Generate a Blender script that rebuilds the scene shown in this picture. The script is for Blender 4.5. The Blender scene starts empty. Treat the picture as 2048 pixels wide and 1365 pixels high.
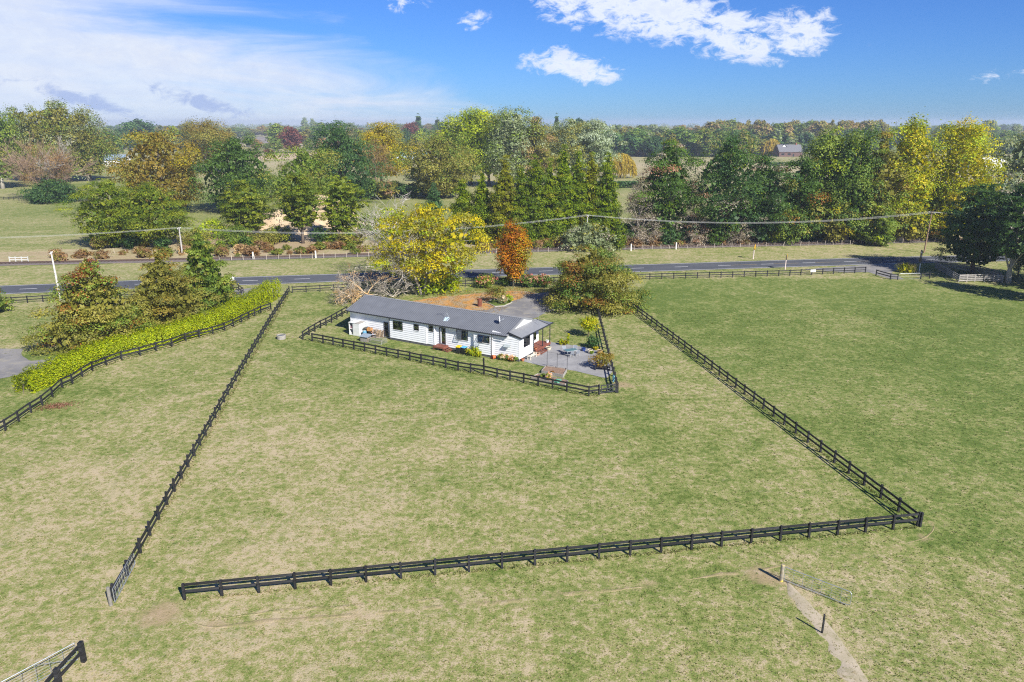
import bpy, math, random
import numpy as np
from mathutils import Vector, Matrix

scene = bpy.context.scene
C = scene.collection
R = math.radians

# ------------------------------------------------------------------ camera, sky, sun, exposure
FPX, HORIZON, CAM_H = 1450.0, 246.0, 30.0          # focal length in photo pixels, horizon row, metres above the paddock
PITCH = math.atan((682.5 - HORIZON) / FPX)
cam_d = bpy.data.cameras.new("camera")
cam_d.sensor_width = 36.0
cam_d.lens = FPX / 2048.0 * 36.0
cam_d.clip_end = 20000.0
cam = bpy.data.objects.new("camera", cam_d)
cam.location = (0, 0, CAM_H)
cam.rotation_euler = (math.pi / 2 - PITCH, 0, 0)
C.objects.link(cam)
scene.camera = cam

SUN_AZ, SUN_EL = -54.0, 37.0                          # degrees, azimuth counted from +X
sun_dir = Vector((math.cos(R(SUN_EL)) * math.cos(R(SUN_AZ)), math.cos(R(SUN_EL)) * math.sin(R(SUN_AZ)), math.sin(R(SUN_EL))))
sun_d = bpy.data.lights.new("sun", 'SUN')
sun_d.energy = 4.6
sun_d.angle = R(0.5)
sun_d.color = (1.0, 0.955, 0.88)
sun = bpy.data.objects.new("sun", sun_d)
sun.rotation_euler = sun_dir.to_track_quat('Z', 'Y').to_euler()
sun.location = (60, -60, 120)
C.objects.link(sun)

scene.view_settings.view_transform = 'Standard'
scene.view_settings.look = 'None'
scene.view_settings.exposure = 0.92
scene.view_settings.gamma = 1.0
scene.view_settings.use_curve_mapping = False
scene.render.engine = 'CYCLES'
cy = scene.cycles
cy.max_bounces = 5
cy.diffuse_bounces = 3
cy.glossy_bounces = 2
cy.transmission_bounces = 3
cy.transparent_max_bounces = 6
cy.volume_bounces = 0
cy.sample_clamp_indirect = 4.0
cy.use_denoising = False
cy.filter_width = 1.15
cy.use_adaptive_sampling = False
cy.adaptive_threshold = 0.015


class NT:
    """small helper to write node trees"""
    def __init__(self, tree):
        self.t = tree
        tree.nodes.clear()

    def n(self, typ, **kw):
        nd = self.t.nodes.new(typ)
        ins = kw.pop('ins', {})
        for k, v in kw.items():
            setattr(nd, k, v)
        for k, v in ins.items():
            s = nd.inputs[k]
            if isinstance(v, bpy.types.NodeSocket):
                self.t.links.new(v, s)
            else:
                s.default_value = v
        return nd

    def math(self, op, a, b=None, clamp=False, c=None):
        ins = {0: a}
        if b is not None:
            ins[1] = b
        if c is not None:
            ins[2] = c
        return self.n('ShaderNodeMath', operation=op, use_clamp=clamp, ins=ins).outputs[0]

    def sstep(self, x, lo, hi):
        return self.n('ShaderNodeMapRange', interpolation_type='SMOOTHSTEP', ins={0: x, 1: lo, 2: hi, 3: 0.0, 4: 1.0}).outputs[0]

    def mix(self, f, a, b, blend='MIX'):
        nd = self.n('ShaderNodeMix', data_type='RGBA', blend_type=blend)
        for i, v in ((0, f), (6, a), (7, b)):
            if isinstance(v, bpy.types.NodeSocket):
                self.t.links.new(v, nd.inputs[i])
            else:
                nd.inputs[i].default_value = v if not (i in (6, 7) and len(v) == 3) else (*v, 1)
        return nd.outputs[2]

    def noise(self, vec, scale, detail=4.0, rough=0.55, out=0, distort=0.0):
        nd = self.n('ShaderNodeTexNoise', ins={'Scale': scale, 'Detail': detail, 'Roughness': rough, 'Distortion': distort})
        if vec is not None:
            self.t.links.new(vec, nd.inputs['Vector'])
        return nd.outputs[out]

    def ramp(self, fac, stops):
        nd = self.n('ShaderNodeValToRGB')
        cr = nd.color_ramp
        while len(cr.elements) < len(stops):
            cr.elements.new(0.5)
        for e, (p, c) in zip(cr.elements, stops):
            e.position = p
            e.color = (*c, 1)
        self.t.links.new(fac, nd.inputs[0])
        return nd.outputs[0]


world = bpy.data.worlds.new("World")
scene.world = world
world.use_nodes = True
w = NT(world.node_tree)
sky = w.n('ShaderNodeTexSky', sky_type='NISHITA', sun_disc=False, sun_elevation=R(SUN_EL), sun_rotation=R(90 - SUN_AZ),
          altitude=300.0, air_density=1.0, dust_density=0.15, ozone_density=3.0)
skyc = w.mix(1.0, sky.outputs[0], (0.32, 0.595, 1.16), 'MULTIPLY')
tc = w.n('ShaderNodeTexCoord')
dirn = tc.outputs['Generated']
sep = w.n('ShaderNodeSeparateXYZ', ins={0: dirn})
AZ = w.math('ARCTAN2', sep.outputs[0], sep.outputs[1])
EL = w.math('ARCSINE', sep.outputs[2])
ae = w.n('ShaderNodeCombineXYZ', ins={0: AZ, 1: w.math('MULTIPLY', EL, 1.9), 2: 0.0}).outputs[0]
wisp_v = w.n('ShaderNodeMapping', ins={'Vector': ae, 'Rotation': (0, 0, R(38)), 'Scale': (3.0, 9.0, 1.0)}).outputs[0]
wisp = w.noise(wisp_v, 1.3, 6, 0.6, distort=0.6)
fine = w.noise(ae, 38.0, 9, 0.68, distort=0.6)
big = w.noise(w.n('ShaderNodeVectorMath', operation='ADD', ins={0: ae, 1: (3.3, 1.7, 0.0)}).outputs[0], 17.0, 5, 0.6)
# thin high cloud bank low over the western horizon
edge = w.math('MINIMUM', w.math('MULTIPLY_ADD', AZ, -0.37, c=-0.036), 0.22)
dep = w.math('SUBTRACT', edge, EL)
dep = w.math('ADD', dep, w.math('MULTIPLY_ADD', wisp, 0.22, c=-0.11))
bank = w.math('MULTIPLY', w.sstep(dep, -0.060, 0.060), w.math('MULTIPLY_ADD', wisp, 0.60, c=0.60), clamp=True)
# fair weather cumulus
def puff(az, el, sa, se, tilt):
    sa, se = sa * 1.3, se * 1.35
    a = w.math('DIVIDE', w.math('SUBTRACT', AZ, az), sa)
    e = w.math('DIVIDE', w.math('SUBTRACT', w.math('MULTIPLY_ADD', w.math('SUBTRACT', AZ, az), tilt, c=EL), el), se)
    d2 = w.math('ADD', w.math('MULTIPLY', a, a), w.math('MULTIPLY', e, e))
    return w.math('POWER', 2.718, w.math('MULTIPLY', d2, -1.0))
pf = None
for p in ((0.085, 0.146, 0.06, 0.018, 0.05), (0.150, 0.138, 0.07, 0.022, 0.12), (0.235, 0.116, 0.075, 0.022, 0.22), (0.315, 0.098, 0.050, 0.017, 0.10), (0.352, 0.108, 0.028, 0.016, -0.2), (0.070, 0.072, 0.050, 0.015, 0.12), (0.100, 0.060, 0.03, 0.008, 0.1),
          (-0.135, 0.146, 0.026, 0.010, 0.0), (-0.050, 0.124, 0.016, 0.008, -0.2), (0.632, 0.104, 0.026, 0.020, 0.1), (0.628, 0.106, 0.022, 0.016, 0.0), (0.565, 0.052, 0.026, 0.008, -0.15),
          (0.95, 0.14, 0.12, 0.03, 0.1), (-1.25, 0.22, 0.15, 0.04, 0.1), (1.9, 0.16, 0.2, 0.04, 0.0), (2.8, 0.2, 0.2, 0.04, 0.1)):
    q = puff(*p)
    pf = q if pf is None else w.math('ADD', pf, q)
pf = w.math('MINIMUM', pf, 1.15)
field = w.math('ADD', w.math('MULTIPLY', pf, 1.15), w.math('ADD', w.math('MULTIPLY_ADD', fine, 5.0, c=-2.5), w.math('MULTIPLY_ADD', big, 4.0, c=-2.0)))
cum = w.sstep(w.math('MULTIPLY', field, w.sstep(pf, 0.03, 0.45)), 0.35, 1.70)
grey = w.sstep(w.math('ADD', w.math('MULTIPLY', fine, 0.6), w.math('MULTIPLY', big, 0.4)), 0.35, 0.62)
# small grey scraps under the bank
scr = w.math('ADD', puff(-0.515, 0.027, 0.050, 0.008, 0.28), puff(-0.385, 0.024, 0.050, 0.008, 0.26))
scr = w.sstep(w.math('ADD', scr, w.math('MULTIPLY_ADD', fine, 2.4, c=-1.2)), 0.35, 1.0)
cloud_col = w.mix(grey, (10.4, 10.6, 11.0), (7.2, 7.9, 9.6))
bank_col = w.mix(grey, (7.6, 8.1, 9.0), (6.8, 7.4, 8.8))
c1 = w.mix(w.math('MULTIPLY', bank, 0.97), skyc, bank_col)
c2 = w.mix(w.math('MULTIPLY', scr, 0.75), c1, (3.4, 4.5, 7.6))
c3 = w.mix(w.math('MULTIPLY', cum, 0.96), c2, cloud_col)
bg = w.n('ShaderNodeBackground', ins={'Color': c3, 'Strength': 0.0575})
wo = w.n('ShaderNodeOutputWorld', ins={0: bg.outputs[0]})


# ------------------------------------------------------------------ helpers
def px_ray(x, y):
    u, v = (x - 1024.0) / FPX, (y - 682.5) / FPX
    cp, sp = math.cos(PITCH), math.sin(PITCH)
    return Vector((u, cp - v * sp, -sp - v * cp))

def G(x, y, z=0.0):
    """ground point (or point at height z) seen at photo pixel x, y"""
    d = px_ray(x, y)
    t = (z - CAM_H) / d.z
    return Vector((d.x * t, d.y * t, z))

def height_at(base, y):
    """height of an upright thing standing at world point base whose top is seen at pixel row y"""
    v = (y - 682.5) / FPX
    cp, sp = math.cos(PITCH), math.sin(PITCH)
    t = base.y / (cp - v * sp)
    return CAM_H + t * (-sp - v * cp)

def m_per_px(base):
    return (base.y * math.cos(PITCH) + CAM_H * math.sin(PITCH)) / FPX

def link(o, parent=None):
    C.objects.link(o)
    if parent is not None:
        o.parent = parent
    return o

def tag(o, label=None, cat=None, group=None, kind=None):
    if label: o['label'] = label
    if cat: o['category'] = cat
    if group: o['group'] = group
    if kind: o['kind'] = kind
    return o

def thing(name, label, cat, loc=(0, 0, 0), rz=0.0, group=None):
    o = bpy.data.objects.new(name, None)
    o.empty_display_size = 0.3
    o.location = loc
    o.rotation_euler = (0, 0, rz)
    C.objects.link(o)
    return tag(o, label, cat, group)

def children_of():
    d = {}
    for o in C.objects:
        if o.parent: d.setdefault(o.parent.name, []).append(o)
    return d

def copy_tree(root, loc, rz=0.0, label=None, scale=None, kids=None):
    kids = kids or children_of()
    r = root.copy(); C.objects.link(r)
    r.location = loc; r.rotation_euler = (0, 0, rz)
    if scale is not None: r.scale = scale
    if label: r['label'] = label
    def rec(src, dst):
        for ch in kids.get(src.name, []):
            c = ch.copy(); C.objects.link(c); c.parent = dst
            rec(ch, c)
    rec(root, r)
    return r

def np_mesh(name, co, faces4=None, tris=None, col=None, mat=None, smooth=False):
    me = bpy.data.meshes.new(name)
    co = np.asarray(co, np.float32)
    loops, starts, tot = [], [], 0
    nq = 0 if faces4 is None else len(faces4)
    ntri = 0 if tris is None else len(tris)
    arr = []
    if nq: arr.append(np.asarray(faces4, np.int32).ravel())
    if ntri: arr.append(np.asarray(tris, np.int32).ravel())
    li = np.concatenate(arr)
    st = np.concatenate([np.arange(nq, dtype=np.int32) * 4, nq * 4 + np.arange(ntri, dtype=np.int32) * 3])
    me.vertices.add(len(co)); me.vertices.foreach_set('co', co.ravel())
    me.loops.add(len(li)); me.loops.foreach_set('vertex_index', li)
    me.polygons.add(nq + ntri); me.polygons.foreach_set('loop_start', st)
    me.update(calc_edges=True)
    if col is not None:
        a = me.attributes.new('Col', 'FLOAT_COLOR', 'FACE')
        c4 = np.ones((nq + ntri, 4), np.float32); c4[:, :3] = col
        a.data.foreach_set('color', c4.ravel())
    if smooth:
        me.polygons.foreach_set('use_smooth', np.ones(nq + ntri, bool))
    if mat is not None: me.materials.append(mat)
    return me

class MB:
    """collects boxes, prisms and tubes; build() links them as ONE mesh object"""
    def __init__(self):
        self.v, self.f = [], []

    def poly(self, vs, fs):
        b = len(self.v)
        self.v += [tuple(p) for p in vs]
        self.f += [tuple(b + i for i in f) for f in fs]
        return self

    def box(self, x0, x1, y0, y1, z0, z1, mat=None, taper=0.0):
        t = taper
        vs = [(x0, y0, z0), (x1, y0, z0), (x1, y1, z0), (x0, y1, z0), (x0 + t, y0 + t, z1), (x1 - t, y0 + t, z1), (x1 - t, y1 - t, z1), (x0 + t, y1 - t, z1)]
        if mat is not None: vs = [mat @ Vector(p) for p in vs]
        return self.poly(vs, [(3, 2, 1, 0), (4, 5, 6, 7), (0, 1, 5, 4), (1, 2, 6, 5), (2, 3, 7, 6), (3, 0, 4, 7)])

    def bar(self, a, b, wd, th, up=(0, 0, 1)):
        """rectangular bar from a to b, wd along up, th across"""
        a, b = Vector(a), Vector(b)
        d = (b - a).normalized(); up = Vector(up)
        s = d.cross(up)
        if s.length < 1e-4: s = d.cross(Vector((1, 0, 0)))
        s.normalize(); u = s.cross(d)
        vs = []
        for p in (a, b):
            for i, j in ((-1, -1), (1, -1), (1, 1), (-1, 1)):
                vs.append(p + s * (th / 2 * i) + u * (wd / 2 * j))
        return self.poly(vs, [(0, 1, 2, 3), (7, 6, 5, 4), (0, 4, 5, 1), (1, 5, 6, 2), (2, 6, 7, 3), (3, 7, 4, 0)])

    def tube(self, pts, rad, n=6, cap=True):
        pts = [Vector(p) for p in pts]
        rad = rad if isinstance(rad, (list, tuple)) else [rad] * len(pts)
        vs, fs = [], []
        ref = None
        for i, p in enumerate(pts):
            d = (pts[min(i + 1, len(pts) - 1)] - pts[max(i - 1, 0)]).normalized()
            if ref is None:
                ref = d.cross(Vector((0.31, 0.95, 0.1)))
                if ref.length < 0.1: ref = d.cross(Vector((1, 0, 0)))
            ref = (ref - d * ref.dot(d)).normalized()
            b = d.cross(ref)
            for k in range(n):
                a = 2 * math.pi * k / n
                vs.append(p + (ref * math.cos(a) + b * math.sin(a)) * rad[i])
        for i in range(len(pts) - 1):
            for k in range(n):
                a, b = i * n + k, i * n + (k + 1) % n
                fs.append((a, b, b + n, a + n))
        if cap:
            fs.append(tuple(range(n - 1, -1, -1)))
            fs.append(tuple(range((len(pts) - 1) * n, len(pts) * n)))
        return self.poly(vs, fs)

    def lathe(self, prof, n=16, c=(0, 0, 0)):
        """prof: list of (r, z)"""
        vs, fs = [], []
        for r, z in prof:
            for k in range(n):
                a = 2 * math.pi * k / n
                vs.append((c[0] + r * math.cos(a), c[1] + r * math.sin(a), c[2] + z))
        for i in range(len(prof) - 1):
            for k in range(n):
                a, b = i * n + k, i * n + (k + 1) % n
                fs.append((a, b, b + n, a + n))
        fs.append(tuple(range(n - 1, -1, -1)))
        fs.append(tuple(range((len(prof) - 1) * n, len(prof) * n)))
        return self.poly(vs, fs)

    def mesh(self, name, mat, smooth=False):
        me = bpy.data.meshes.new(name)
        me.from_pydata(self.v, [], self.f)
        if smooth: me.polygons.foreach_set('use_smooth', np.ones(len(me.polygons), bool))
        me.materials.append(mat)
        return me

    def build(self, name, mat, parent=None, smooth=False, **t):
        o = link(bpy.data.objects.new(name, self.mesh(name, mat, smooth)), parent)
        if t: tag(o, **t)
        return o

def obj(name, me, parent=None, loc=(0, 0, 0), rz=0.0, scale=None):
    o = bpy.data.objects.new(name, me)
    o.location = loc; o.rotation_euler = (0, 0, rz)
    if scale is not None: o.scale = scale
    return link(o, parent)

def lattice(seed):
    return np.random.RandomState(seed).rand(256, 256).astype(np.float32)
_LAT = [lattice(i) for i in range(8)]
def vnoise(x, y, size, k=0):
    g = _LAT[k % 8]
    x = np.asarray(x, float) / size + 37.3 * k; y = np.asarray(y, float) / size + 11.7 * k
    xi, yi = np.floor(x).astype(int), np.floor(y).astype(int)
    fx, fy = x - xi, y - yi
    fx, fy = fx * fx * (3 - 2 * fx), fy * fy * (3 - 2 * fy)
    a, b = g[xi % 256, yi % 256], g[(xi + 1) % 256, yi % 256]
    c, d = g[xi % 256, (yi + 1) % 256], g[(xi + 1) % 256, (yi + 1) % 256]
    return (a * (1 - fx) + b * fx) * (1 - fy) + (c * (1 - fx) + d * fx) * fy

def in_poly(x, y, poly):
    ins = np.zeros(x.shape, bool)
    n = len(poly)
    for i in range(n):
        x0, y0 = poly[i][0], poly[i][1]; x1, y1 = poly[(i + 1) % n][0], poly[(i + 1) % n][1]
        if y0 == y1: continue
        c = ((y0 > y) != (y1 > y)) & (x < (x1 - x0) * (y - y0) / (y1 - y0) + x0)
        ins ^= c
    return ins

def dist_polyline(x, y, pts):
    d = np.full(x.shape, 1e9)
    for (x0, y0), (x1, y1) in zip(pts[:-1], pts[1:]):
        dx, dy = x1 - x0, y1 - y0
        t = np.clip(((x - x0) * dx + (y - y0) * dy) / (dx * dx + dy * dy), 0, 1)
        d = np.minimum(d, np.hypot(x - x0 - t * dx, y - y0 - t * dy))
    return d

def pxs(l, z=0.0):
    return [tuple(G(a, b, z))[:2] for a, b in l]

def resample(pts, step):
    pts = [Vector((p[0], p[1])) for p in pts]
    L = [0.0]
    for a, b in zip(pts[:-1], pts[1:]): L.append(L[-1] + (b - a).length)
    n = max(1, round(L[-1] / step))
    out = []
    for k in range(n + 1):
        s = L[-1] * k / n
        i = 0
        while i < len(L) - 2 and s > L[i + 1]: i += 1
        t = (s - L[i]) / max(1e-6, L[i + 1] - L[i])
        out.append(tuple(pts[i].lerp(pts[i + 1], min(1, t))))
    return out

# ------------------------------------------------------------------ materials
MATS = {}
def mat(name, col, rough=0.7, metal=0.0, var=0.12, scale=6.0, bump=0.0, spec=0.4, obj_var=0.0, streak=None, col2=None):
    if name in MATS: return MATS[name]
    m = bpy.data.materials.new(name); m.use_nodes = True
    t = NT(m.node_tree)
    tc = t.n('ShaderNodeTexCoord')
    v = tc.outputs['Object']
    if streak: v = t.n('ShaderNodeMapping', ins={'Vector': v, 'Scale': streak}).outputs[0]
    nz = t.noise(v, scale, 5, 0.6)
    k = t.n('ShaderNodeMapRange', ins={0: nz, 1: 0.3, 2: 0.7, 3: 1 - var, 4: 1 + var}).outputs[0]
    if obj_var:
        oi = t.n('ShaderNodeObjectInfo')
        k = t.math('MULTIPLY', k, t.math('MULTIPLY_ADD', oi.outputs['Random'], 2 * obj_var, c=1 - obj_var))
    base = (*col, 1)
    if col2 is not None:
        base = t.mix(t.sstep(t.noise(v, scale * 0.35, 4, 0.6), 0.45, 0.62), col, col2)
    c = t.n('ShaderNodeVectorMath', operation='SCALE', ins={3: k})
    if isinstance(base, tuple): c.inputs[0].default_value = base[:3]
    else: t.t.links.new(base, c.inputs[0])
    b = t.n('ShaderNodeBsdfPrincipled', ins={'Base Color': c.outputs[0], 'Roughness': rough, 'Metallic': metal, 'Specular IOR Level': spec})
    if bump:
        bp = t.n('ShaderNodeBump', ins={'Strength': bump, 'Distance': 0.02, 'Height': t.noise(v, scale * 3, 5, 0.6)})
        t.t.links.new(bp.outputs[0], b.inputs['Normal'])
    t.n('ShaderNodeOutputMaterial', ins={0: b.outputs[0]})
    MATS[name] = m
    return m

def leaf_material(name, transl=0.40, rough=0.55):
    m = bpy.data.materials.new(name); m.use_nodes = True
    t = NT(m.node_tree)
    at = t.n('ShaderNodeAttribute', attribute_name='Col')
    oi = t.n('ShaderNodeObjectInfo')
    k = t.math('MULTIPLY_ADD', oi.outputs['Random'], 0.22, c=0.89)
    col = t.n('ShaderNodeVectorMath', operation='SCALE', ins={0: at.outputs['Color'], 3: k}).outputs[0]
    d = t.n('ShaderNodeBsdfPrincipled', ins={'Base Color': col, 'Roughness': rough, 'Specular IOR Level': 0.3})
    tr = t.n('ShaderNodeBsdfTranslucent', ins={'Color': t.mix(1.0, col, (1.25, 1.2, 0.6), 'MULTIPLY')})
    mx = t.n('ShaderNodeMixShader', ins={0: transl, 1: d.outputs[0], 2: tr.outputs[0]})
    t.n('ShaderNodeOutputMaterial', ins={0: mx.outputs[0]})
    return m
LEAF = leaf_material('leaf')
BARK = mat('bark', (0.13, 0.10, 0.075), 0.9, var=0.3, scale=3, bump=0.6)
BARK_PALE = mat('pale_bark', (0.36, 0.33, 0.28), 0.9, var=0.25, scale=3, bump=0.5)
TWIG = mat('dead_wood', (0.34, 0.30, 0.25), 0.9, var=0.3, scale=2)
BLACK = mat('black_stained_timber', (0.013, 0.013, 0.015), 0.62, var=0.5, scale=5, streak=(1, 1, 6), bump=0.3, obj_var=0.4, col2=(0.030, 0.031, 0.034))
GALV = mat('galvanised_steel', (0.50, 0.53, 0.56), 0.42, metal=0.75, var=0.15, scale=9)
WHITE = mat('white_paint', (0.80, 0.80, 0.78), 0.55, var=0.04, scale=2.0, obj_var=0.02)
DARKMETAL = mat('dark_metal', (0.035, 0.037, 0.042), 0.45, var=0.2)
TIMBER = mat('raw_timber', (0.34, 0.25, 0.16), 0.8, var=0.3, scale=5, streak=(1, 1, 0.3), obj_var=0.25)
GREYWOOD = mat('weathered_timber', (0.30, 0.28, 0.25), 0.85, var=0.25, scale=5, obj_var=0.2)

# ------------------------------------------------------------------ ground
xs = np.concatenate([-np.geomspace(75, 6500, 46)[::-1], np.arange(-74, 96, 0.6), np.geomspace(97, 6500, 46)])
ys = np.concatenate([np.linspace(-120, 20, 15), np.arange(21, 130, 0.6), np.arange(130, 240, 2.0), np.geomspace(242, 6500, 70)])
GX, GY = np.meshgrid(xs, ys)
PADDOCK_R = pxs([(1250, 600), (1840, 1053), (2200, 1340), (2400, 1000), (2100, 575), (1760, 560), (1300, 556)])
PADDOCK_MID = pxs([(578, 590), (1190, 565), (1250, 605), (1400, 720), (1100, 780), (900, 740), (520, 700)])
VERGE = pxs([(-600, 545), (0, 532), (500, 521), (1260, 501), (1890, 484), (2400, 470), (2400, 525), (1880, 512), (1280, 529), (500, 552), (0, 570), (-600, 590)])
FIELD_L = pxs([(-500, 400), (200, 345), (260, 480), (0, 530), (-600, 545)])
YARD = pxs([(606, 679), (694, 628), (1200, 640), (1236, 784), (1177, 792), (916, 741)])
SAND = pxs([(545, 425), (650, 415), (668, 470), (640, 505), (430, 500), (400, 470), (470, 440)])
LAWN_L = pxs([(-200, 610), (480, 595), (545, 600), (60, 800), (-200, 900)])
ROADSIDE_BANK = pxs([(-600, 541), (0, 528), (500, 516), (1260, 496), (1890, 479), (2400, 466), (2400, 450), (1890, 468), (1260, 478), (700, 480), (400, 470), (260, 478), (120, 500), (-600, 520)])
TRACK = pxs([(345, 1215), (372, 1240), (420, 1252), (560, 1242), (760, 1226), (1000, 1203), (1250, 1176), (1480, 1146), (1600, 1128), (1760, 1104), (1840, 1082), (1868, 1062), (1866, 1046)])
STRIP = pxs([(1585, 1165), (1640, 1235), (1690, 1300), (1745, 1380), (1790, 1450)])

def ground_fields(x, y):
    fb = 0.36 * vnoise(x, y, 13, 0) + 0.28 * vnoise(x, y, 5.2, 1) + 0.22 * vnoise(x, y, 2.1, 2) + 0.14 * vnoise(x, y, 1.0, 3)
    dry = (fb - 0.5) * 0.80 + 0.49
    far = np.clip((y - 130) / 200, 0, 1)
    j = (vnoise(x, y, 6, 4) - 0.5) * 5
    def reg(poly): return in_poly(x + j, y + j * 0.7, poly).astype(float)
    pr = reg(PADDOCK_R)
    dry = dry - pr * (0.11 + 0.22 * np.clip((y - 45) / 60, 0, 1))
    dry = dry - reg(PADDOCK_MID) * 0.12
    dry = dry + 0.06 * np.exp(-((x + 20) / 22) ** 2 - ((y - 48) / 16) ** 2)
    v = reg(VERGE)
    dry = dry * (1 - v) + v * (0.60 + 0.6 * (fb - 0.5))
    dry = dry + reg(FIELD_L) * 0.04
    dry = dry - reg(YARD) * 0.10
    dry = dry + far * 0.06
    big = vnoise(x, y, 240, 5)
    dry = dry + far * (big - 0.5) * 0.9
    dirt = np.zeros_like(dry)
    n1 = vnoise(x, y, 1.3, 6)
    near = (y < 130) & (np.abs(x) < 100)
    dt = np.where(near, dist_polyline(x, y, TRACK), 99)
    dirt = np.maximum(dirt, np.clip(1.25 - dt / (0.5 + 0.4 * n1), 0, 1) * (0.25 + 0.35 * n1))
    ds = np.where(near, dist_polyline(x, y, STRIP), 99)
    dry = dry + np.clip(1.5 - ds / (0.6 + 0.5 * n1), 0, 1) * 0.18
    dry = dry + 0.10 * np.clip((8 - x) / 30, 0, 1) * np.clip((75 - y) / 30, 0, 1)
    for cx_, cy_, r_, a_ in ((1530, 1150, 1.3, 0.8), (330, 1225, 1.4, 0.75), (250, 1225, 0.9, 0.5), (1245, 770, 1.4, 0.7), (1845, 1075, 0.8, 0.7), (640, 675, 3, 0.35), (1180, 640, 4, 0.35), (1580, 1180, 1.2, 0.45), (430, 1250, 0.9, 0.6)):
        c = G(cx_, cy_)
        dirt = np.maximum(dirt, a_ * np.clip(1.5 - np.hypot(x - c.x, y - c.y) / (r_ * (0.6 + 0.8 * n1)), 0, 1))
    sd = reg(SAND)
    dirt = np.maximum(dirt, sd * (0.75 + 0.25 * n1))
    bk = reg(ROADSIDE_BANK)
    dirt = np.maximum(dirt, bk * (0.25 + 0.5 * n1)); dry = dry + bk * 0.45
    lush = np.clip(vnoise(x, y, 3.4, 7) * 1.6 - 0.85, 0, 1) + 0.42 * pr
    ll = reg(LAWN_L)
    dry = np.where(ll > 0, dry * 0.9 + 0.25 * (vnoise(x, y, 5, 5) - 0.5) * 2, dry)
    # far farm fields, some ploughed or dry
    cell = vnoise(np.floor(x / 190) * 77.7, np.floor((y + 0.22 * x) / 150) * 51.3, 1.0, 3)
    ff = np.clip((y - 260) / 60, 0, 1)
    dry = dry + ff * (cell - 0.5) * 0.7
    dirt = np.maximum(dirt, ff * np.clip((cell - 0.80) * 8, 0, 0.8))
    return np.clip(dry, 0, 1), np.clip(dirt, 0, 1), np.clip(lush, 0, 1)

DRY, DIRT, LUSH = ground_fields(GX, GY)
GZ = -0.03 + 0.022 * (vnoise(GX, GY, 2.2, 1) * 0.6 + vnoise(GX, GY, 0.9, 2) * 0.4)
GZ = np.where(GY > 240, -0.03, GZ)
nx, ny = len(xs), len(ys)
ii = np.arange((ny - 1) * (nx - 1)); r_, c_ = ii // (nx - 1), ii % (nx - 1)
q4 = np.stack([r_ * nx + c_, r_ * nx + c_ + 1, (r_ + 1) * nx + c_ + 1, (r_ + 1) * nx + c_], 1)

GREEN_A, GREEN_B, STRAW, STRAW_B, DIRTC, LUSHC = (0.092, 0.134, 0.024), (0.190, 0.220, 0.060), (0.268, 0.254, 0.100), (0.410, 0.338, 0.208), (0.36, 0.268, 0.165), (0.085, 0.145, 0.024)
def grass_material():
    m = bpy.data.materials.new('grass_ground'); m.use_nodes = True
    t = NT(m.node_tree)
    at = t.n('ShaderNodeAttribute', attribute_name='zone')
    s = t.n('ShaderNodeSeparateColor', ins={0: at.outputs['Color']})
    pos = t.n('ShaderNodeNewGeometry').outputs['Position']
    f1 = t.noise(pos, 1.7, 6, 0.62)
    f2 = t.noise(pos, 9.0, 6, 0.7)
    f3 = t.noise(pos, 0.45, 4, 0.6)
    d = t.math('ADD', s.outputs[0], t.math('ADD', t.math('MULTIPLY_ADD', f1, 2.2, c=-1.1), t.math('MULTIPLY_ADD', f2, 2.2, c=-1.1)))
    d = t.math('ADD', d, t.math('MULTIPLY_ADD', f3, 1.2, c=-0.6))
    col = t.ramp(d, [(0.0, GREEN_A), (0.36, GREEN_B), (0.62, STRAW), (0.92, STRAW_B)])
    lf = t.math('MULTIPLY', s.outputs[2], t.sstep(t.noise(pos, 2.6, 5, 0.6), 0.42, 0.62))
    col = t.mix(t.math('MULTIPLY', lf, 0.55), col, LUSHC)
    dd = t.math('ADD', s.outputs[1], t.math('MULTIPLY_ADD', t.noise(pos, 3.1, 6, 0.7), 1.2, c=-0.6))
    dcol = t.mix(t.noise(pos, 1.1, 5, 0.6), DIRTC, (0.30, 0.215, 0.13))
    col = t.mix(t.math('MULTIPLY', t.sstep(dd, 0.25, 0.62), s.outputs[1]), col, dcol)
    pk = t.sstep(t.noise(pos, 1.15, 6, 0.68, distort=0.4), 0.56, 0.70)
    col = t.mix(t.math('MULTIPLY', t.math('MULTIPLY', pk, 0.75), t.sstep(s.outputs[0], 0.22, 0.5)), col, (0.40, 0.325, 0.215))
    gk = t.sstep(t.noise(t.n('ShaderNodeVectorMath', operation='ADD', ins={0: pos, 1: (31.0, 17.0, 5.0)}).outputs[0], 0.85, 6, 0.7), 0.57, 0.68)
    col = t.mix(t.math('MULTIPLY', gk, 0.5), col, (0.105, 0.160, 0.030))
    sp = t.sstep(t.noise(pos, 11.0, 3, 0.7), 0.56, 0.70)
    col = t.mix(t.math('MULTIPLY', sp, 0.15), col, (0.08, 0.10, 0.03))
    b = t.n('ShaderNodeBsdfPrincipled', ins={'Base Color': col, 'Roughness': 0.9, 'Specular IOR Level': 0.15})
    bp = t.n('ShaderNodeBump', ins={'Strength': 0.7, 'Distance': 0.07, 'Height': t.math('ADD', f2, t.math('MULTIPLY', f1, 0.9))})
    t.t.links.new(bp.outputs[0], b.inputs['Normal'])
    t.n('ShaderNodeOutputMaterial', ins={0: b.outputs[0]})
    return m
GRASS = grass_material()
gm = np_mesh('ground', np.stack([GX.ravel(), GY.ravel(), GZ.ravel()], 1), q4, mat=GRASS, smooth=True)
za = gm.attributes.new('zone', 'FLOAT_COLOR', 'POINT')
za.data.foreach_set('color', np.stack([DRY.ravel(), DIRT.ravel(), LUSH.ravel(), np.ones(DRY.size)], 1).astype(np.float32).ravel())
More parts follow.
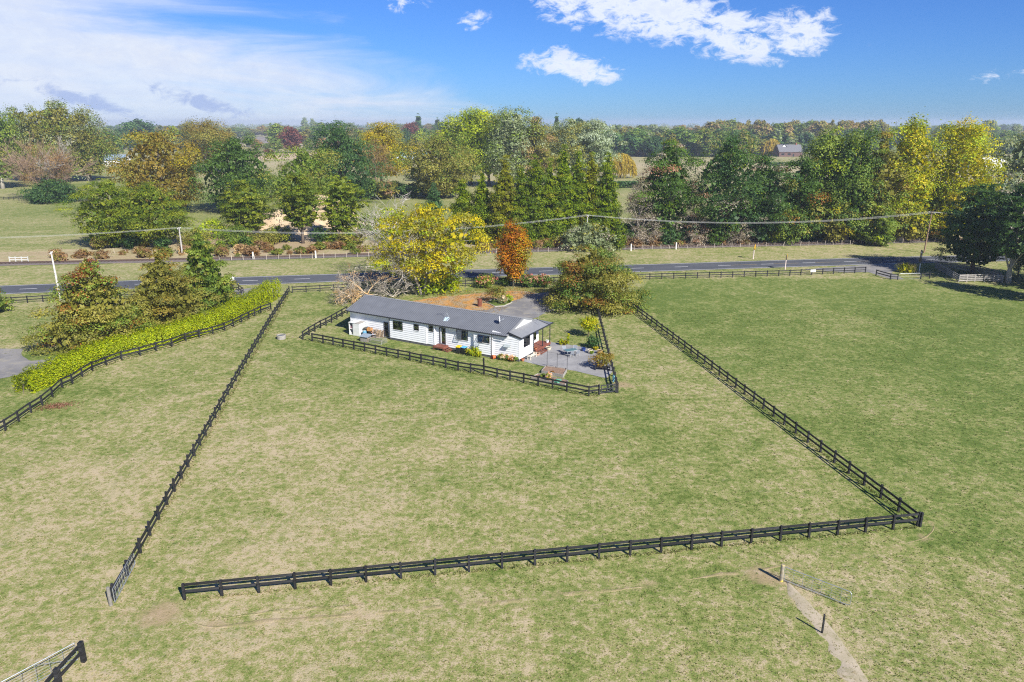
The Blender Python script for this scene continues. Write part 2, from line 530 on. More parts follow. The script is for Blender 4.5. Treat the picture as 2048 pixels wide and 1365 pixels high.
tag(obj('ground', gm), kind='structure')

# sheets lying on the ground
def sheet(name, pts, z, m, wobble=0.0, step=1.0, seed=0, kind='structure'):
    p = resample(list(pts) + [pts[0]], step)[:-1]
    out = []
    for k, (x, y) in enumerate(p):
        a, b = p[k - 1], p[(k + 1) % len(p)]
        t = Vector((b[0] - a[0], b[1] - a[1]))
        nrm = Vector((-t.y, t.x)).normalized() if t.length > 0 else Vector((0, 0))
        o = (float(vnoise(k * step, seed * 9.0, 1.7, seed)) - 0.5) * 2 * wobble
        out.append((x + nrm.x * o, y + nrm.y * o, z))
    import bmesh
    bm = bmesh.new()
    f = bm.faces.new([bm.verts.new(v) for v in out])
    bm.normal_update()
    if f.normal.z < 0: f.normal_flip()
    bmesh.ops.triangulate(bm, faces=bm.faces[:])
    me = bpy.data.meshes.new(name); bm.to_mesh(me); bm.free()
    me.materials.append(m)
    o = obj(name, me)
    if kind: o['kind'] = kind
    return o

def ground_mat(name, c1, c2, c3, s1=0.3, s2=2.0, s3=14.0, rough=0.9, thr=(0.42, 0.62)):
    m = bpy.data.materials.new(name); m.use_nodes = True
    t = NT(m.node_tree)
    pos = t.n('ShaderNodeNewGeometry').outputs['Position']
    a = t.noise(pos, s1, 5, 0.6); b_ = t.noise(pos, s2, 6, 0.65); c_ = t.noise(pos, s3, 4, 0.7)
    col = t.mix(t.sstep(a, *thr), c1, c2)
    col = t.mix(t.math('MULTIPLY', t.sstep(b_, 0.5, 0.68), 0.8), col, c3)
    col = t.mix(0.5, col, t.ramp(c_, [(0.25, (0.5, 0.5, 0.5)), (0.75, (1.0, 1.0, 1.0))]), 'MULTIPLY')
    col = t.n('ShaderNodeVectorMath', operation='SCALE', ins={0: col, 3: 1.14}).outputs[0]
    b = t.n('ShaderNodeBsdfPrincipled', ins={'Base Color': col, 'Roughness': rough, 'Specular IOR Level': 0.25})
    bp = t.n('ShaderNodeBump', ins={'Strength': 0.4, 'Distance': 0.03, 'Height': c_})
    t.t.links.new(bp.outputs[0], b.inputs['Normal'])
    t.n('ShaderNodeOutputMaterial', ins={0: b.outputs[0]})
    return m
ASPHALT = ground_mat('asphalt', (0.072, 0.078, 0.090), (0.088, 0.093, 0.105), (0.060, 0.065, 0.078), 0.08, 0.5)
OLDSEAL = ground_mat('worn_seal', (0.17, 0.165, 0.165), (0.23, 0.22, 0.21), (0.31, 0.285, 0.22), 0.25, 0.6)
PATIO = ground_mat('patio_seal', (0.235, 0.232, 0.23), (0.285, 0.28, 0.275), (0.20, 0.198, 0.198), 0.35, 1.6)
CLAY = ground_mat('orange_clay', (0.46, 0.235, 0.065), (0.34, 0.25, 0.15), (0.24, 0.20, 0.17), 0.5, 1.3, thr=(0.40, 0.58))
BALLAST = ground_mat('ballast', (0.16, 0.14, 0.13), (0.21, 0.17, 0.15), (0.11, 0.095, 0.09), 0.1, 1.2)
LINEW = mat('road_paint', (0.72, 0.71, 0.68), 0.6, var=0.15, scale=1.5)
LINEY = mat('yellow_road_paint', (0.55, 0.40, 0.14), 0.6, var=0.2, scale=1.5)
SANDM = ground_mat('sand', (0.52, 0.40, 0.26), (0.45, 0.34, 0.21), (0.36, 0.27, 0.16), 0.1, 0.5)

TRACKM = ground_mat('trodden_earth', (0.34, 0.255, 0.15), (0.27, 0.235, 0.10), (0.22, 0.225, 0.07), 0.7, 2.2, 9.0)
def offset(pts, d):
    out = []
    for i, p in enumerate(pts):
        a, b = pts[max(i - 1, 0)], pts[min(i + 1, len(pts) - 1)]
        t = Vector((b[0] - a[0], b[1] - a[1])).normalized()
        out.append((p[0] - t.y * d, p[1] + t.x * d))
    return out
def ribbon(name, pts, d0, d1, z, m, kind='structure'):
    A, B = offset(pts, d0), offset(pts, d1)
    n = len(pts)
    co = [(x, y, z) for x, y in A] + [(x, y, z) for x, y in B]
    q = [(i, i + 1, n + i + 1, n + i) for i in range(n - 1)]
    o = obj(name, np_mesh(name, co, q, mat=m))
    if kind: o['kind'] = kind
    return o

# road: centre line from back-projected edges
def smooth_line(pts, step=4.0):
    P_ = [Vector(p) for p in pts]; out = []
    P_ = [P_[0] * 2 - P_[1]] + P_ + [P_[-1] * 2 - P_[-2]]
    for i in range(1, len(P_) - 2):
        a, b, c, d = P_[i - 1], P_[i], P_[i + 1], P_[i + 2]
        n = max(1, int((c - b).length / step))
        for k in range(n):
            t = k / n
            out.append(tuple(0.5 * ((2 * b) + (c - a) * t + (2 * a - 5 * b + 4 * c - d) * t * t + (3 * b - a - 3 * c + d) * t ** 3)))
    out.append(tuple(P_[-2]))
    return out
ROADC = smooth_line([(-330, 98), (-180, 117), (-96, 132.9), (-75, 137.5), (-52.9, 141.1), (-12, 148), (27.6, 154.2), (52.5, 158.2), (73, 161.4), (98, 164.8), (130, 168), (240, 176), (420, 185)])
ribbon('road', ROADC, -4.1, 4.1, 0.004, ASPHALT)
ribbon('edge_line', ROADC, 3.55, 3.72, 0.009, LINEW)
ribbon('edge_line', ROADC, -3.72, -3.55, 0.009, LINEW)
cl = resample(ROADC, 1.0)
k = 0
while k < len(cl) - 4:
    if -130 < cl[k][0] < 160:
        ribbon('centre_dash', cl[k:k + 4], -0.09, 0.09, 0.009, LINEW)
        if 40 < cl[k][0] < 78: ribbon('no_passing_line', cl[k + 3:k + 10], -0.05, 0.05, 0.013, LINEY)
    k += 10
# railway: ballast, two rails
RAILC = smooth_line(pxs([(-500, 540), (0, 528), (280, 522), (500, 516.5), (750, 509.5), (1000, 502.5), (1260, 496), (1500, 490.5), (1700, 486), (1890, 481), (2300, 470)]), 8.0)
ribbon('railway_ballast', RAILC, -2.6, 2.0, 0.03, BALLAST)
RUST = mat('rail_steel', (0.10, 0.065, 0.05), 0.6, metal=0.3, var=0.2)
SLEEP = mat('sleeper_wood', (0.12, 0.10, 0.09), 0.9, var=0.3)
railway = thing('railway_track', 'rusty railway track on ballast beside the road verge', 'railway', (0, 0, 0))
for s in (-0.55, 0.55):
    p = offset(RAILC, s)
    mb = MB()
    for a, b in zip(p[:-1], p[1:]): mb.bar((*a, 0.22), (*b, 0.22), 0.15, 0.08)
    mb.build('rail', RUST, railway)
mb = MB()
for a, b in zip(*(offset(resample(RAILC, 0.8), s) for s in (-1.1, 1.1))):
    if abs(a[0]) < 160: mb.bar((*a, 0.08), (*b, 0.08), 0.12, 0.22)
mb.build('sleepers', SLEEP, railway, kind='stuff')

sheet('driveway', pxs([(-150, 702), (0, 698), (45, 698), (42, 712), (60, 722), (118, 718), (70, 742), (20, 754), (-150, 785)]), 0.006, OLDSEAL, 0.12, 0.8, 1)
sheet('driveway', pxs([(452, 583), (540, 571.5), (560, 576), (548, 596), (505, 622), (470, 640), (462, 620), (492, 604), (486, 592)]), 0.005, OLDSEAL, 0.15, 0.8, 2)
sheet('gateway_gravel', pxs([(1610, 539), (1790, 526), (1800, 535), (1782, 546), (1810, 559), (1780, 558), (1736, 545), (1690, 545)]), 0.005, OLDSEAL, 0.15, 0.8, 3)
sheet('clay_yard', pxs([(770, 612), (850, 598), (960, 586), (1042, 582), (1072, 588), (1040, 602), (1032, 615), (990, 642), (900, 624), (800, 620)]), 0.005, CLAY, 0.5, 0.8, 4)
sheet('parking_yard', pxs([(1022, 604), (1050, 590), (1100, 584), (1150, 596), (1135, 612), (1105, 622), (1080, 632), (1040, 650), (985, 640), (935, 624), (985, 618)]), 0.010, OLDSEAL, 0.5, 0.8, 5)
sheet('patio', [tuple(G(x, y))[:2] for x, y in [(1041, 722), (1072, 700), (1102, 685), (1128, 688), (1185, 698), (1210, 708), (1226, 742), (1212, 757), (1150, 742), (1088, 733)]], 0.008, PATIO, 0.08, 0.8, 6)
sheet('sand_bank', pxs([(575, 432), (640, 417), (660, 440), (655, 470), (610, 486), (560, 470)]), 0.02, SANDM, 1.2, 2.0, 7)
def ragged_strip(name, line, w0, w1, zone, seed, wob=0.14, taper=14, z=-0.0155, m=None):
    L_, R_ = [], []
    n = len(line)
    for i, p in enumerate(line):
        f = min(1.0, i / taper, (n - 1 - i) / taper)
        a = line[max(i - 1, 0)]; b = line[min(i + 1, n - 1)]
        t_ = Vector((b[0] - a[0], b[1] - a[1])).normalized()
        wl = f * w0 * (0.55 + 0.9 * float(vnoise(i * 0.3, seed * 7.1, 0.8, 1))); wr = f * w1 * (0.55 + 0.9 * float(vnoise(i * 0.3, seed * 7.1 + 50, 0.8, 2)))
        wb = wob * 2 * (float(vnoise(i * 0.3, seed * 7.1 + 90, 2.5, 3)) - 0.5)
        L_.append((p[0] - t_.y * (wl + wb), p[1] + t_.x * (wl + wb), z)); R_.append((p[0] + t_.y * (wr - wb), p[1] - t_.x * (wr - wb), z))
    LI = [tuple(Vector(a).lerp(Vector(b), 0.12)) for a, b in zip(L_, R_)]; RI = [tuple(Vector(a).lerp(Vector(b), 0.88)) for a, b in zip(L_, R_)]
    L_ = [(x, y, -0.045) for x, y, _ in L_]; R_ = [(x, y, -0.045) for x, y, _ in R_]
    q = [(c * n + n + i, c * n + n + i + 1, c * n + i + 1, c * n + i) for c in range(3) for i in range(n - 1)]
    me = np_mesh(name, L_ + LI + RI + R_, q, mat=m or GRASS)
    a = me.attributes.new('zone', 'FLOAT_COLOR', 'POINT')
    a.data.foreach_set('color', np.tile(np.array([*zone, 1], np.float32), (4 * n, 1)).ravel())
    o = obj(name, me); o['kind'] = 'structure'
tl = smooth_line(TRACK[1:9], 0.3)
rr = random.Random(12)
k = 0
while k < len(tl) - 30:
    n = rr.randint(40, 110)
    ragged_strip('worn_track', tl[k:k + n], rr.uniform(0.20, 0.34), rr.uniform(0.20, 0.34), (0.6, rr.uniform(0.42, 0.68), 0.0), k)
    k += n + rr.randint(0, 10)
ragged_strip('worn_track', smooth_line(pxs([(420, 1238), (560, 1222), (760, 1208), (960, 1187)]), 0.3), 0.22, 0.22, (0.6, 0.42, 0), 5)
ragged_strip('worn_track', smooth_line(pxs([(1800, 1090), (1845, 1079), (1866, 1064), (1868, 1048)]), 0.3), 0.18, 0.18, (0.6, 0.55, 0), 6)
st = smooth_line(pxs([(1572, 1160), (1640, 1228), (1690, 1292), (1745, 1372), (1800, 1455)]), 0.3)
ragged_strip('sprayed_strip', st, 0.10, 1.25, (0.92, 0.46, 0.0), 7, wob=0.05, taper=5, z=-0.004, m=ground_mat('dead_grass', (0.40, 0.34, 0.245), (0.33, 0.285, 0.19), (0.235, 0.22, 0.11), 0.8, 2.0, 12.0))
def mound(name, cx_, cy_, rx, ry, h, m, seed, rz=0.0):
    a = np.linspace(0, 2 * np.pi, 29)[:-1]; rr = np.linspace(0, 1, 9)
    co, q = [], []
    for r in rr:
        for t_ in a:
            x, y = r * rx * math.cos(t_), r * ry * math.sin(t_)
            z = h * (1 - r * r) ** 1.3 * (0.55 + 0.9 * float(vnoise(x + seed * 31, y, 4.0, seed)))
            co.append((x, y, z - 0.05))
    n = len(a)
    for i in range(len(rr) - 1):
        for j in range(n): q.append((i * n + j, (i + 1) * n + j, (i + 1) * n + (j + 1) % n, i * n + (j + 1) % n))
    o = obj(name, np_mesh(name, co, q, mat=m, smooth=True), None, G(cx_, cy_), rz)
    o['kind'] = 'structure'
    return o
mound('earth_mound', 566, 455, 12, 7, 4.6, SANDM, 1); mound('earth_mound', 638, 452, 17, 9, 8.0, SANDM, 2); mound('earth_mound', 600, 464, 12, 6, 3.0, SANDM, 3)
sheet('sand_field', pxs([(815, 300), (842, 300), (842, 318), (808, 318)]), 0.03, SANDM, 1, 6.0, 1)
sheet('bare_field', pxs([(440, 310), (640, 306), (640, 318), (430, 322)]), 0.03, SANDM, 2, 8.0, 2)
BROWNF = ground_mat('bare_rows', (0.24, 0.20, 0.16), (0.20, 0.17, 0.14), (0.30, 0.26, 0.20), 0.01, 0.05)
sheet('vine_block', pxs([(405, 276), (640, 272), (640, 284), (405, 290)]), 0.05, BROWNF, 3, 20.0, 3)
sheet('vine_block', pxs([(760, 270), (800, 270), (800, 280), (760, 282)]), 0.05, BROWNF, 3, 20.0, 4)

# ------------------------------------------------------------------ the house (local frame: u along the front wall, v towards the back, z up)
HO, HA = Vector((-24.61, 104.47, 0)), R(-29.8157)
HM = Matrix.Translation(HO) @ Matrix.Rotation(HA, 4, 'Z')
def HW(u, v, z=0.0): return HM @ Vector((u, v, z))

house = thing('house', 'long white weatherboard house with grey corrugated iron roof inside the black railed yard', 'house', HO, HA)
BOARD = mat('white_weatherboard', (0.73, 0.74, 0.745), 0.5, var=0.035, scale=1.2, obj_var=0.02)
TRIM = mat('white_trim', (0.80, 0.80, 0.80), 0.5, var=0.02)
PLINTH = mat('dark_base_board', (0.085, 0.087, 0.09), 0.8, var=0.2, scale=3)
IRON = mat('grey_corrugated_iron', (0.132, 0.139, 0.150), 0.42, var=0.10, scale=0.8, spec=0.5)
IRON2 = mat('faded_grey_iron', (0.215, 0.220, 0.225), 0.45, var=0.10, scale=1.0)
GUTTER = mat('charcoal_gutter', (0.030, 0.033, 0.040), 0.5, var=0.15)
FRAME = mat('dark_window_frame', (0.05, 0.042, 0.045), 0.5, var=0.1)
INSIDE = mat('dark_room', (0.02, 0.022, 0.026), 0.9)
CURTAIN = mat('white_curtain', (0.70, 0.70, 0.72), 0.9, var=0.1, scale=8, streak=(6, 1, 0.2))
BLUECURT = mat('blue_curtain', (0.03, 0.08, 0.22), 0.9, var=0.15, scale=6)
DECK = mat('red_stained_timber', (0.19, 0.065, 0.042), 0.65, var=0.2, scale=4, obj_var=0.15)
def glass_mat():
    m = bpy.data.materials.new('window_glass'); m.use_nodes = True
    t = NT(m.node_tree)
    a = t.n('ShaderNodeBsdfTransparent', ins={0: (0.75, 0.8, 0.82, 1)})
    b = t.n('ShaderNodeBsdfGlossy', ins={'Color': (0.9, 0.93, 0.95, 1), 'Roughness': 0.02})
    f = t.n('ShaderNodeFresnel', ins={0: 1.5})
    t.n('ShaderNodeOutputMaterial', ins={0: t.n('ShaderNodeMixShader', ins={0: t.math('MULTIPLY_ADD', f.outputs[0], 1.2, c=0.05, clamp=True), 1: a.outputs[0], 2: b.outputs[0]}).outputs[0]})
    return m
GLASS = glass_mat()

def lerp_top(ztop, s):
    return ztop if not isinstance(ztop, tuple) else ztop[0] + (ztop[1] - ztop[0]) * s

def wall(p0, p1, ztop, zbot=0.34, plinth=True, boards=True):
    """weatherboarded wall from p0 to p1 (u, v); the outside is on the right hand of p0->p1"""
    p0, p1 = Vector((*p0, 0)), Vector((*p1, 0))
    d = (p1 - p0); L = d.length; d.normalize(); nrm = Vector((d.y, -d.x, 0))
    rz = math.atan2(d.y, d.x)
    mb = MB()
    a, b = lerp_top(ztop, 0), lerp_top(ztop, 1)
    mb.poly([(0, 0, zbot), (L, 0, zbot), (L, 0.1, zbot), (0, 0.1, zbot), (0, 0, a), (L, 0, b), (L, 0.1, b), (0, 0.1, a)],
            [(3, 2, 1, 0), (4, 5, 6, 7), (0, 1, 5, 4), (1, 2, 6, 5), (2, 3, 7, 6), (3, 0, 4, 7)])
    o = mb.build('wall', TRIM, house)
    o.location = p0; o.rotation_euler = (0, 0, rz)
    if boards:
        z = zbot - 0.02
        pitch = 0.285
        while z < max(a, b) - 0.05:
            z1 = z + pitch + 0.02
            # clip by a sloping top
            x0, x1 = 0.0, L
            if a != b:
                if z1 > a and b > a: x0 = L * (z1 - a) / (b - a)
                if z1 > b and a > b: x1 = L * (z1 - a) / (b - a)
                if x1 - x0 < 0.15: break
            else:
                z1 = min(z1, a)
            m_ = MB().poly([(x0, -0.052, z), (x1, -0.052, z), (x1, -0.002, z), (x0, -0.002, z), (x0, -0.010, z1), (x1, -0.010, z1), (x1, -0.002, z1), (x0, -0.002, z1)],
                           [(3, 2, 1, 0), (4, 5, 6, 7), (0, 1, 5, 4), (1, 2, 6, 5), (2, 3, 7, 6), (3, 0, 4, 7)])
            m_.build('weatherboard', BOARD, o)
            z += pitch
        MB().box(-0.045, 0.05, -0.05, 0.05, zbot - 0.01, a).build('corner_board', TRIM, o)
        MB().box(L - 0.05, L + 0.045, -0.05, 0.05, zbot - 0.01, b).build('corner_board', TRIM, o)
    if plinth:
        MB().box(-0.02, L + 0.02, 0.0, 0.07, -0.05, zbot - 0.02).build('base_board', PLINTH, o)
    return o

ZT = 3.24
wall((0.42, 0.40), (7.95, 0.40), ZT, 0.12)
wall((8.0, 0.40), (8.0, 0.06), ZT, boards=False)
wall((8.0, 0.06), (14.5, 0.06), ZT)
wall((14.5, 0.06), (14.5, 0.17), ZT, boards=False)
wall((14.52, 0.17), (15.95, 0.17), ZT)
wall((15.95, 0.17), (15.95, 0.34), ZT, boards=False)
wall((15.97, 0.34), (22.48, 0.34), ZT)
wall((22.48, 0.34), (22.48, 0.04), ZT, boards=False)
wall((22.48, 0.04), (25.20, 0.04), ZT)
wall((25.20, 0.04), (25.20, 0.36), ZT, boards=False)
wall((25.22, 0.36), (29.2, 0.36), (3.66, 3.18))
wall((29.22, 0.36), (29.22, 4.28), 3.20)
wall((29.2, 4.30), (27.68, 4.30), 3.3)
wall((27.70, 4.30), (27.70, 8.55), 3.4)
wall((27.66, 8.55), (0.42, 8.55), ZT)
wall((0.40, 8.55), (0.40, 0.40), ZT)
# gable ends
for u, n in ((27.58, 1), (0.42, -1)):
    g = MB().poly([(u - 0.05, 0.1, 3.3), (u + 0.05, 0.1, 3.3), (u + 0.05, 8.85, 3.3), (u - 0.05, 8.85, 3.3), (u - 0.05, 4.47, 4.66), (u + 0.05, 4.47, 4.66)],
                  [(0, 1, 2, 3), (0, 4, 5, 1), (3, 2, 5, 4), (1, 5, 2), (0, 3, 4)]).build('gable_wall', TRIM, house)

# corrugated roof
RIDGE_V, RIDGE_Z, EAVE_Z, ROOF_L = 4.47, 4.78, 3.36, 27.66
def corrugated(a, b, c, pitch, amp, m, name, parent, n_rows=1, thick=0.03):
    """sheet with origin corner a, along-eave vector b (ribs step along it), slope vector c"""
    a, b, c = Vector(a), Vector(b), Vector(c)
    nrm = b.cross(c).normalized()
    if nrm.z < 0: nrm = -nrm
    L = b.length
    k = int(L / pitch) * 6
    co, q = [], []
    for i in range(k + 1):
        s = i / k
        h = amp * math.cos(2 * math.pi * i / 6)
        for j in range(n_rows + 1):
            co.append(a + b * s + c * (j / n_rows) + nrm * h)
    m1 = n_rows + 1
    for i in range(k):
        for j in range(n_rows):
            q.append((i * m1 + j, (i + 1) * m1 + j, (i + 1) * m1 + j + 1, i * m1 + j + 1))
    nb = len(co)
    for p in (a, a + b, a + b + c, a + c): co.append(p - nrm * (thick + amp))
    q.append((nb, nb + 3, nb + 2, nb + 1))
    me = np_mesh(name, [tuple(x) for x in co], q, mat=m, smooth=True)
    return obj(name, me, parent)
corrugated((0, -0.10, EAVE_Z), (ROOF_L, 0, 0), (0, RIDGE_V + 0.10, RIDGE_Z - EAVE_Z), 0.29, 0.024, IRON, 'roof', house)
corrugated((0, 9.04, EAVE_Z), (ROOF_L, 0, 0), (0, -(9.04 - RIDGE_V), RIDGE_Z - EAVE_Z), 0.29, 0.024, IRON, 'roof', house)
sl = (RIDGE_Z - EAVE_Z) / (RIDGE_V + 0.1)
MB().poly([(-0.02, RIDGE_V - 0.2, RIDGE_Z - 0.2 * sl + 0.03), (ROOF_L + 0.02, RIDGE_V - 0.2, RIDGE_Z - 0.2 * sl + 0.03), (ROOF_L + 0.02, RIDGE_V, RIDGE_Z + 0.045), (-0.02, RIDGE_V, RIDGE_Z + 0.045),
           (ROOF_L + 0.02, RIDGE_V + 0.2, RIDGE_Z - 0.2 * sl + 0.03), (-0.02, RIDGE_V + 0.2, RIDGE_Z - 0.2 * sl + 0.03)], [(0, 1, 2, 3), (3, 2, 4, 5)]).build('ridge_cap', IRON2, house)
for u in (-0.02, ROOF_L + 0.02):
    for s, v0 in ((1, -0.12), (-1, 9.06)):
        MB().bar((u, v0, EAVE_Z - 0.03), (u, RIDGE_V, RIDGE_Z - 0.03), 0.24, 0.04).build('barge_board', IRON2 if u > 1 else GUTTER, house)
        mbf = MB().bar((u - math.copysign(0.09, u - 1), v0, EAVE_Z + 0.045), (u - math.copysign(0.09, u - 1), RIDGE_V, RIDGE_Z + 0.045), 0.02, 0.2).build('barge_flashing', IRON2, house)
def gutter(u0, u1, v, z, name='gutter'):
    return MB().poly([(u0, v, z), (u1, v, z), (u1, v + 0.12, z), (u0, v + 0.12, z), (u0, v, z + 0.15), (u1, v, z + 0.15), (u1, v + 0.02, z + 0.15), (u0, v + 0.02, z + 0.15), (u0, v + 0.02, z + 0.02), (u1, v + 0.02, z + 0.02), (u1, v + 0.12, z + 0.02), (u0, v + 0.12, z + 0.02)],
                     [(0, 3, 2, 1), (0, 1, 5, 4), (4, 5, 6, 7), (7, 6, 9, 8), (8, 9, 10, 11), (3, 11, 10, 2), (0, 4, 7, 8), (0, 8, 11, 3), (1, 2, 10, 9), (1, 9, 6, 5)]).build(name, GUTTER, house)
gutter(-0.02, 27.58, -0.22, EAVE_Z - 0.14)
gutter(-0.02, 27.58, 9.02, EAVE_Z - 0.14)
MB().box(0.1, 25.2, -0.09, 0.38, 3.19, 3.21).build('soffit', TRIM, house)

# lean-to roof over the end room and the porch
LZ0, LZ1 = 3.80, 3.27
corrugated((27.62, 0.26, LZ0), (0, 7.75, 0), (1.98, 0, LZ1 - LZ0), 0.40, 0.012, IRON2, 'lean_to_roof', house)
MB().poly([(27.62, 8.01, LZ0), (29.60, 8.01, LZ1), (29.60, 9.40, LZ1 - 0.03), (27.62, 8.01, LZ0 - 0.06), (29.60, 8.01, LZ1 - 0.06), (29.60, 9.40, LZ1 - 0.09)],
          [(0, 1, 2), (3, 5, 4), (0, 2, 5, 3), (0, 3, 4, 1), (1, 4, 5, 2)]).build('porch_roof_end', IRON, house)
MB().bar((27.62, 8.01, LZ0 + 0.02), (29.6, 8.01, LZ1 + 0.03), 0.06, 0.12).build('hip_flashing', GUTTER, house)
MB().bar((27.62, 0.24, LZ0 - 0.06), (29.62, 0.24, LZ1 - 0.06), 0.24, 0.05).build('barge_board', GUTTER, house)
MB().box(29.58, 29.68, 0.22, 9.42, LZ1 - 0.13, LZ1 + 0.01).build('gutter', GUTTER, house)

def window(p0, ang, wd, ht, sill, name='window', curtains=((0.0, 0.3),), cmat=None, panes=2, sash_open=None):
    """window on a wall: p0 = lower left corner (u, v), ang = wall direction, seen from outside"""
    cmat = cmat or CURTAIN
    f = MB(); t = 0.055
    f.box(0, wd, -0.075, -0.005, 0, t).box(0, wd, -0.075, -0.005, ht - t, ht).box(0, t, -0.075, -0.005, t, ht - t).box(wd - t, wd, -0.075, -0.005, t, ht - t)
    for i in range(1, panes): f.box(wd * i / panes - 0.025, wd * i / panes + 0.025, -0.07, -0.01, t, ht - t)
    root = f.build(name, FRAME, house)
    root.location = (p0[0], p0[1], sill); root.rotation_euler = (0, 0, ang)
    MB().box(t, wd - t, -0.046, -0.043, t, ht - t).build('room_shade', INSIDE, root)
    for i in range(panes):
        MB().box(wd * i / panes + 0.03, wd * (i + 1) / panes - 0.03, -0.064, -0.060, t, ht - t).build('pane', GLASS, root)
    for c in curtains:
        a, b = c[0], c[1]
        cm = c[2] if len(c) > 2 else cmat
        m_ = MB(); n = max(3, int((b - a) * wd / 0.09)); x0 = t + (wd - 2 * t) * a; st = (wd - 2 * t) * (b - a) / n
        for i in range(n): m_.box(x0 + i * st, x0 + (i + 1) * st - 0.012, -0.058 + 0.004 * (i % 2), -0.047, t, ht - t)
        m_.build('curtain', cm, root)
    MB().box(-0.04, wd + 0.04, -0.11, -0.045, -0.05, -0.002).build('sill', TRIM, root)
    return root
window((8.72, 0.06), 0, 1.72, 1.35, 1.62, curtains=((0, 0.34), (0.88, 1.0)))
window((12.42, 0.06), 0, 0.88, 0.92, 2.02, curtains=((0, 0.16),), panes=1)
window((14.92, 0.17), 0, 0.74, 0.90, 2.16, curtains=(), panes=1)
ww = window((19.50, 0.34), 0, 1.80, 1.42, 1.66, curtains=((0, 0.36), (0.40, 0.80, BLUECURT), (0.82, 1.0)))
w5 = window((23.12, 0.04), 0, 1.82, 1.04, 1.90, curtains=((0.08, 0.42), (0.55, 0.9)), panes=2)
window((29.22, 1.50), math.pi / 2, 1.72, 1.36, 1.60, curtains=((0.42, 1.0),), panes=2)
window((27.70, 7.0), math.pi / 2, 0.9, 1.9, 0.9, curtains=((0, 0.5),), panes=1)
# an open awning sash on the kitchen window, and stays of the bedroom window
def sash(root, x0, x1, ztop, h, swing):
    c, s = math.cos(swing), math.sin(swing)
    m_ = MB()
    def pt(x, k): return (x, -0.08 - s * h * k, ztop - c * h * k)
    m_.bar(pt(x0, 0), pt(x0, 1), 0.05, 0.04, (0, -1, 0)); m_.bar(pt(x1, 0), pt(x1, 1), 0.05, 0.04, (0, -1, 0))
    m_.bar(pt(x0, 1), pt(x1, 1), 0.05, 0.04, (0, -1, 0)); m_.bar(pt(x0, 0), pt(x1, 0), 0.05, 0.04, (0, -1, 0))
    m_.build('open_sash', FRAME, root)
    MB().poly([pt(x0, 0), pt(x1, 0), pt(x1, 1), pt(x0, 1)], [(0, 1, 2, 3)]).build('pane', GLASS, root)
sash(w5, 0.02, 0.9, 0.98, 0.95, R(24))
sash(ww, 0.02, 0.9, 1.38, 1.3, R(14))
# louvred hood on the end room
aw = MB(); aw.poly([(0, -0.05, 0.30), (0.95, -0.05, 0.30), (0.95, -0.42, 0.02), (0, -0.42, 0.02), (0, -0.05, 0.27), (0.95, -0.05, 0.27), (0.95, -0.42, -0.01), (0, -0.42, -0.01)],
                   [(0, 3, 2, 1), (4, 5, 6, 7), (0, 1, 5, 4), (1, 2, 6, 5), (2, 3, 7, 6), (3, 0, 4, 7)])
awo = aw.build('window_hood', mat('grey_hood', (0.32, 0.36, 0.36), 0.4), house); awo.location = (27.02, 0.36, 1.82)

def door(p0, ang, wd, ht, sill, m, glazed=True):
    f = MB().box(0, 0.07, -0.09, -0.005, 0, ht).box(wd - 0.07, wd, -0.09, -0.005, 0, ht).box(0.07, wd - 0.07, -0.09, -0.005, ht - 0.07, ht)
    root = f.build('door_frame', FRAME, house)
    root.location = (p0[0], p0[1], sill); root.rotation_euler = (0, 0, ang)
    MB().box(0.07, wd - 0.07, -0.05, -0.044, 0, ht - 0.07).build('door', m, root)
    if glazed:
        MB().box(0.17, wd - 0.17, -0.062, -0.052, ht * 0.48, ht - 0.2).build('pane', GLASS, root)
        MB().box(0.17, wd - 0.17, -0.062, -0.052, 0.16, ht * 0.43).build('pane', GLASS, root)
    MB().bar((wd - 0.14, -0.10, 1.02), (wd - 0.14, -0.055, 1.02), 0.05, 0.12).build('handle', GALV, root)
    return root
DOORM = mat('dark_door', (0.03, 0.034, 0.038), 0.35)
door((6.72, 0.40), 0, 0.82, 2.25, 0.14, DOORM)
door((16.62, 0.34), 0, 1.02, 2.38, 0.62, DOORM)
MB().box(16.80, 16.97, 0.245, 0.27, 0.70, 2.85).build('door_curtain', CURTAIN, house)
door((27.70, 5.1), math.pi / 2, 1.0, 2.1, 0.56, DOORM)
# downpipes
for u, v, m_, z0 in ((8.06, -0.02, DARKMETAL, 0.05), (7.80, 0.30, TRIM, 0.05), (15.90, 0.10, TRIM, 0.3), (25.23, 0.0, DARKMETAL, 0.02)):
    MB().tube([(u, v, z0), (u, v, 3.22)], 0.05, 8).build('downpipe', m_, house)
MB().box(29.24, 29.34, 4.16, 4.27, 0.0, 3.18).build('porch_post', GUTTER, house)
# deck with boards
NB = 15
for i in range(NB):
    u0 = 27.78 + i * (29.55 - 27.78) / NB
    MB().box(u0, u0 + 0.108, 4.34, 8.70, 0.50, 0.535).build('deck_board', DECK, house)
MB().box(29.56, 29.61, 4.33, 8.72, 0.26, 0.53).build('deck_edge', DECK, house)
MB().box(27.76, 29.55, 8.71, 8.76, 0.26, 0.53).build('deck_edge', DECK, house)
for v in (6.45, 8.62):
    MB().box(29.45, 29.55, v, v + 0.1, 0.0, LZ1 - 0.12).build('porch_post', GUTTER, house)
for i in range(3):
    z = 0.40 - i * 0.13
    st = MB().box(29.63 + i * 0.27, 29.90 + i * 0.27, 4.55, 6.15, z - 0.035, z).build('tread', DECK, house)
MB().bar((29.62, 4.53, 0.30), (30.44, 4.53, 0.02), 0.2, 0.04).build('step_stringer', DECK, house)
MB().bar((29.62, 6.17, 0.30), (30.44, 6.17, 0.02), 0.2, 0.04).build('step_stringer', DECK, house)

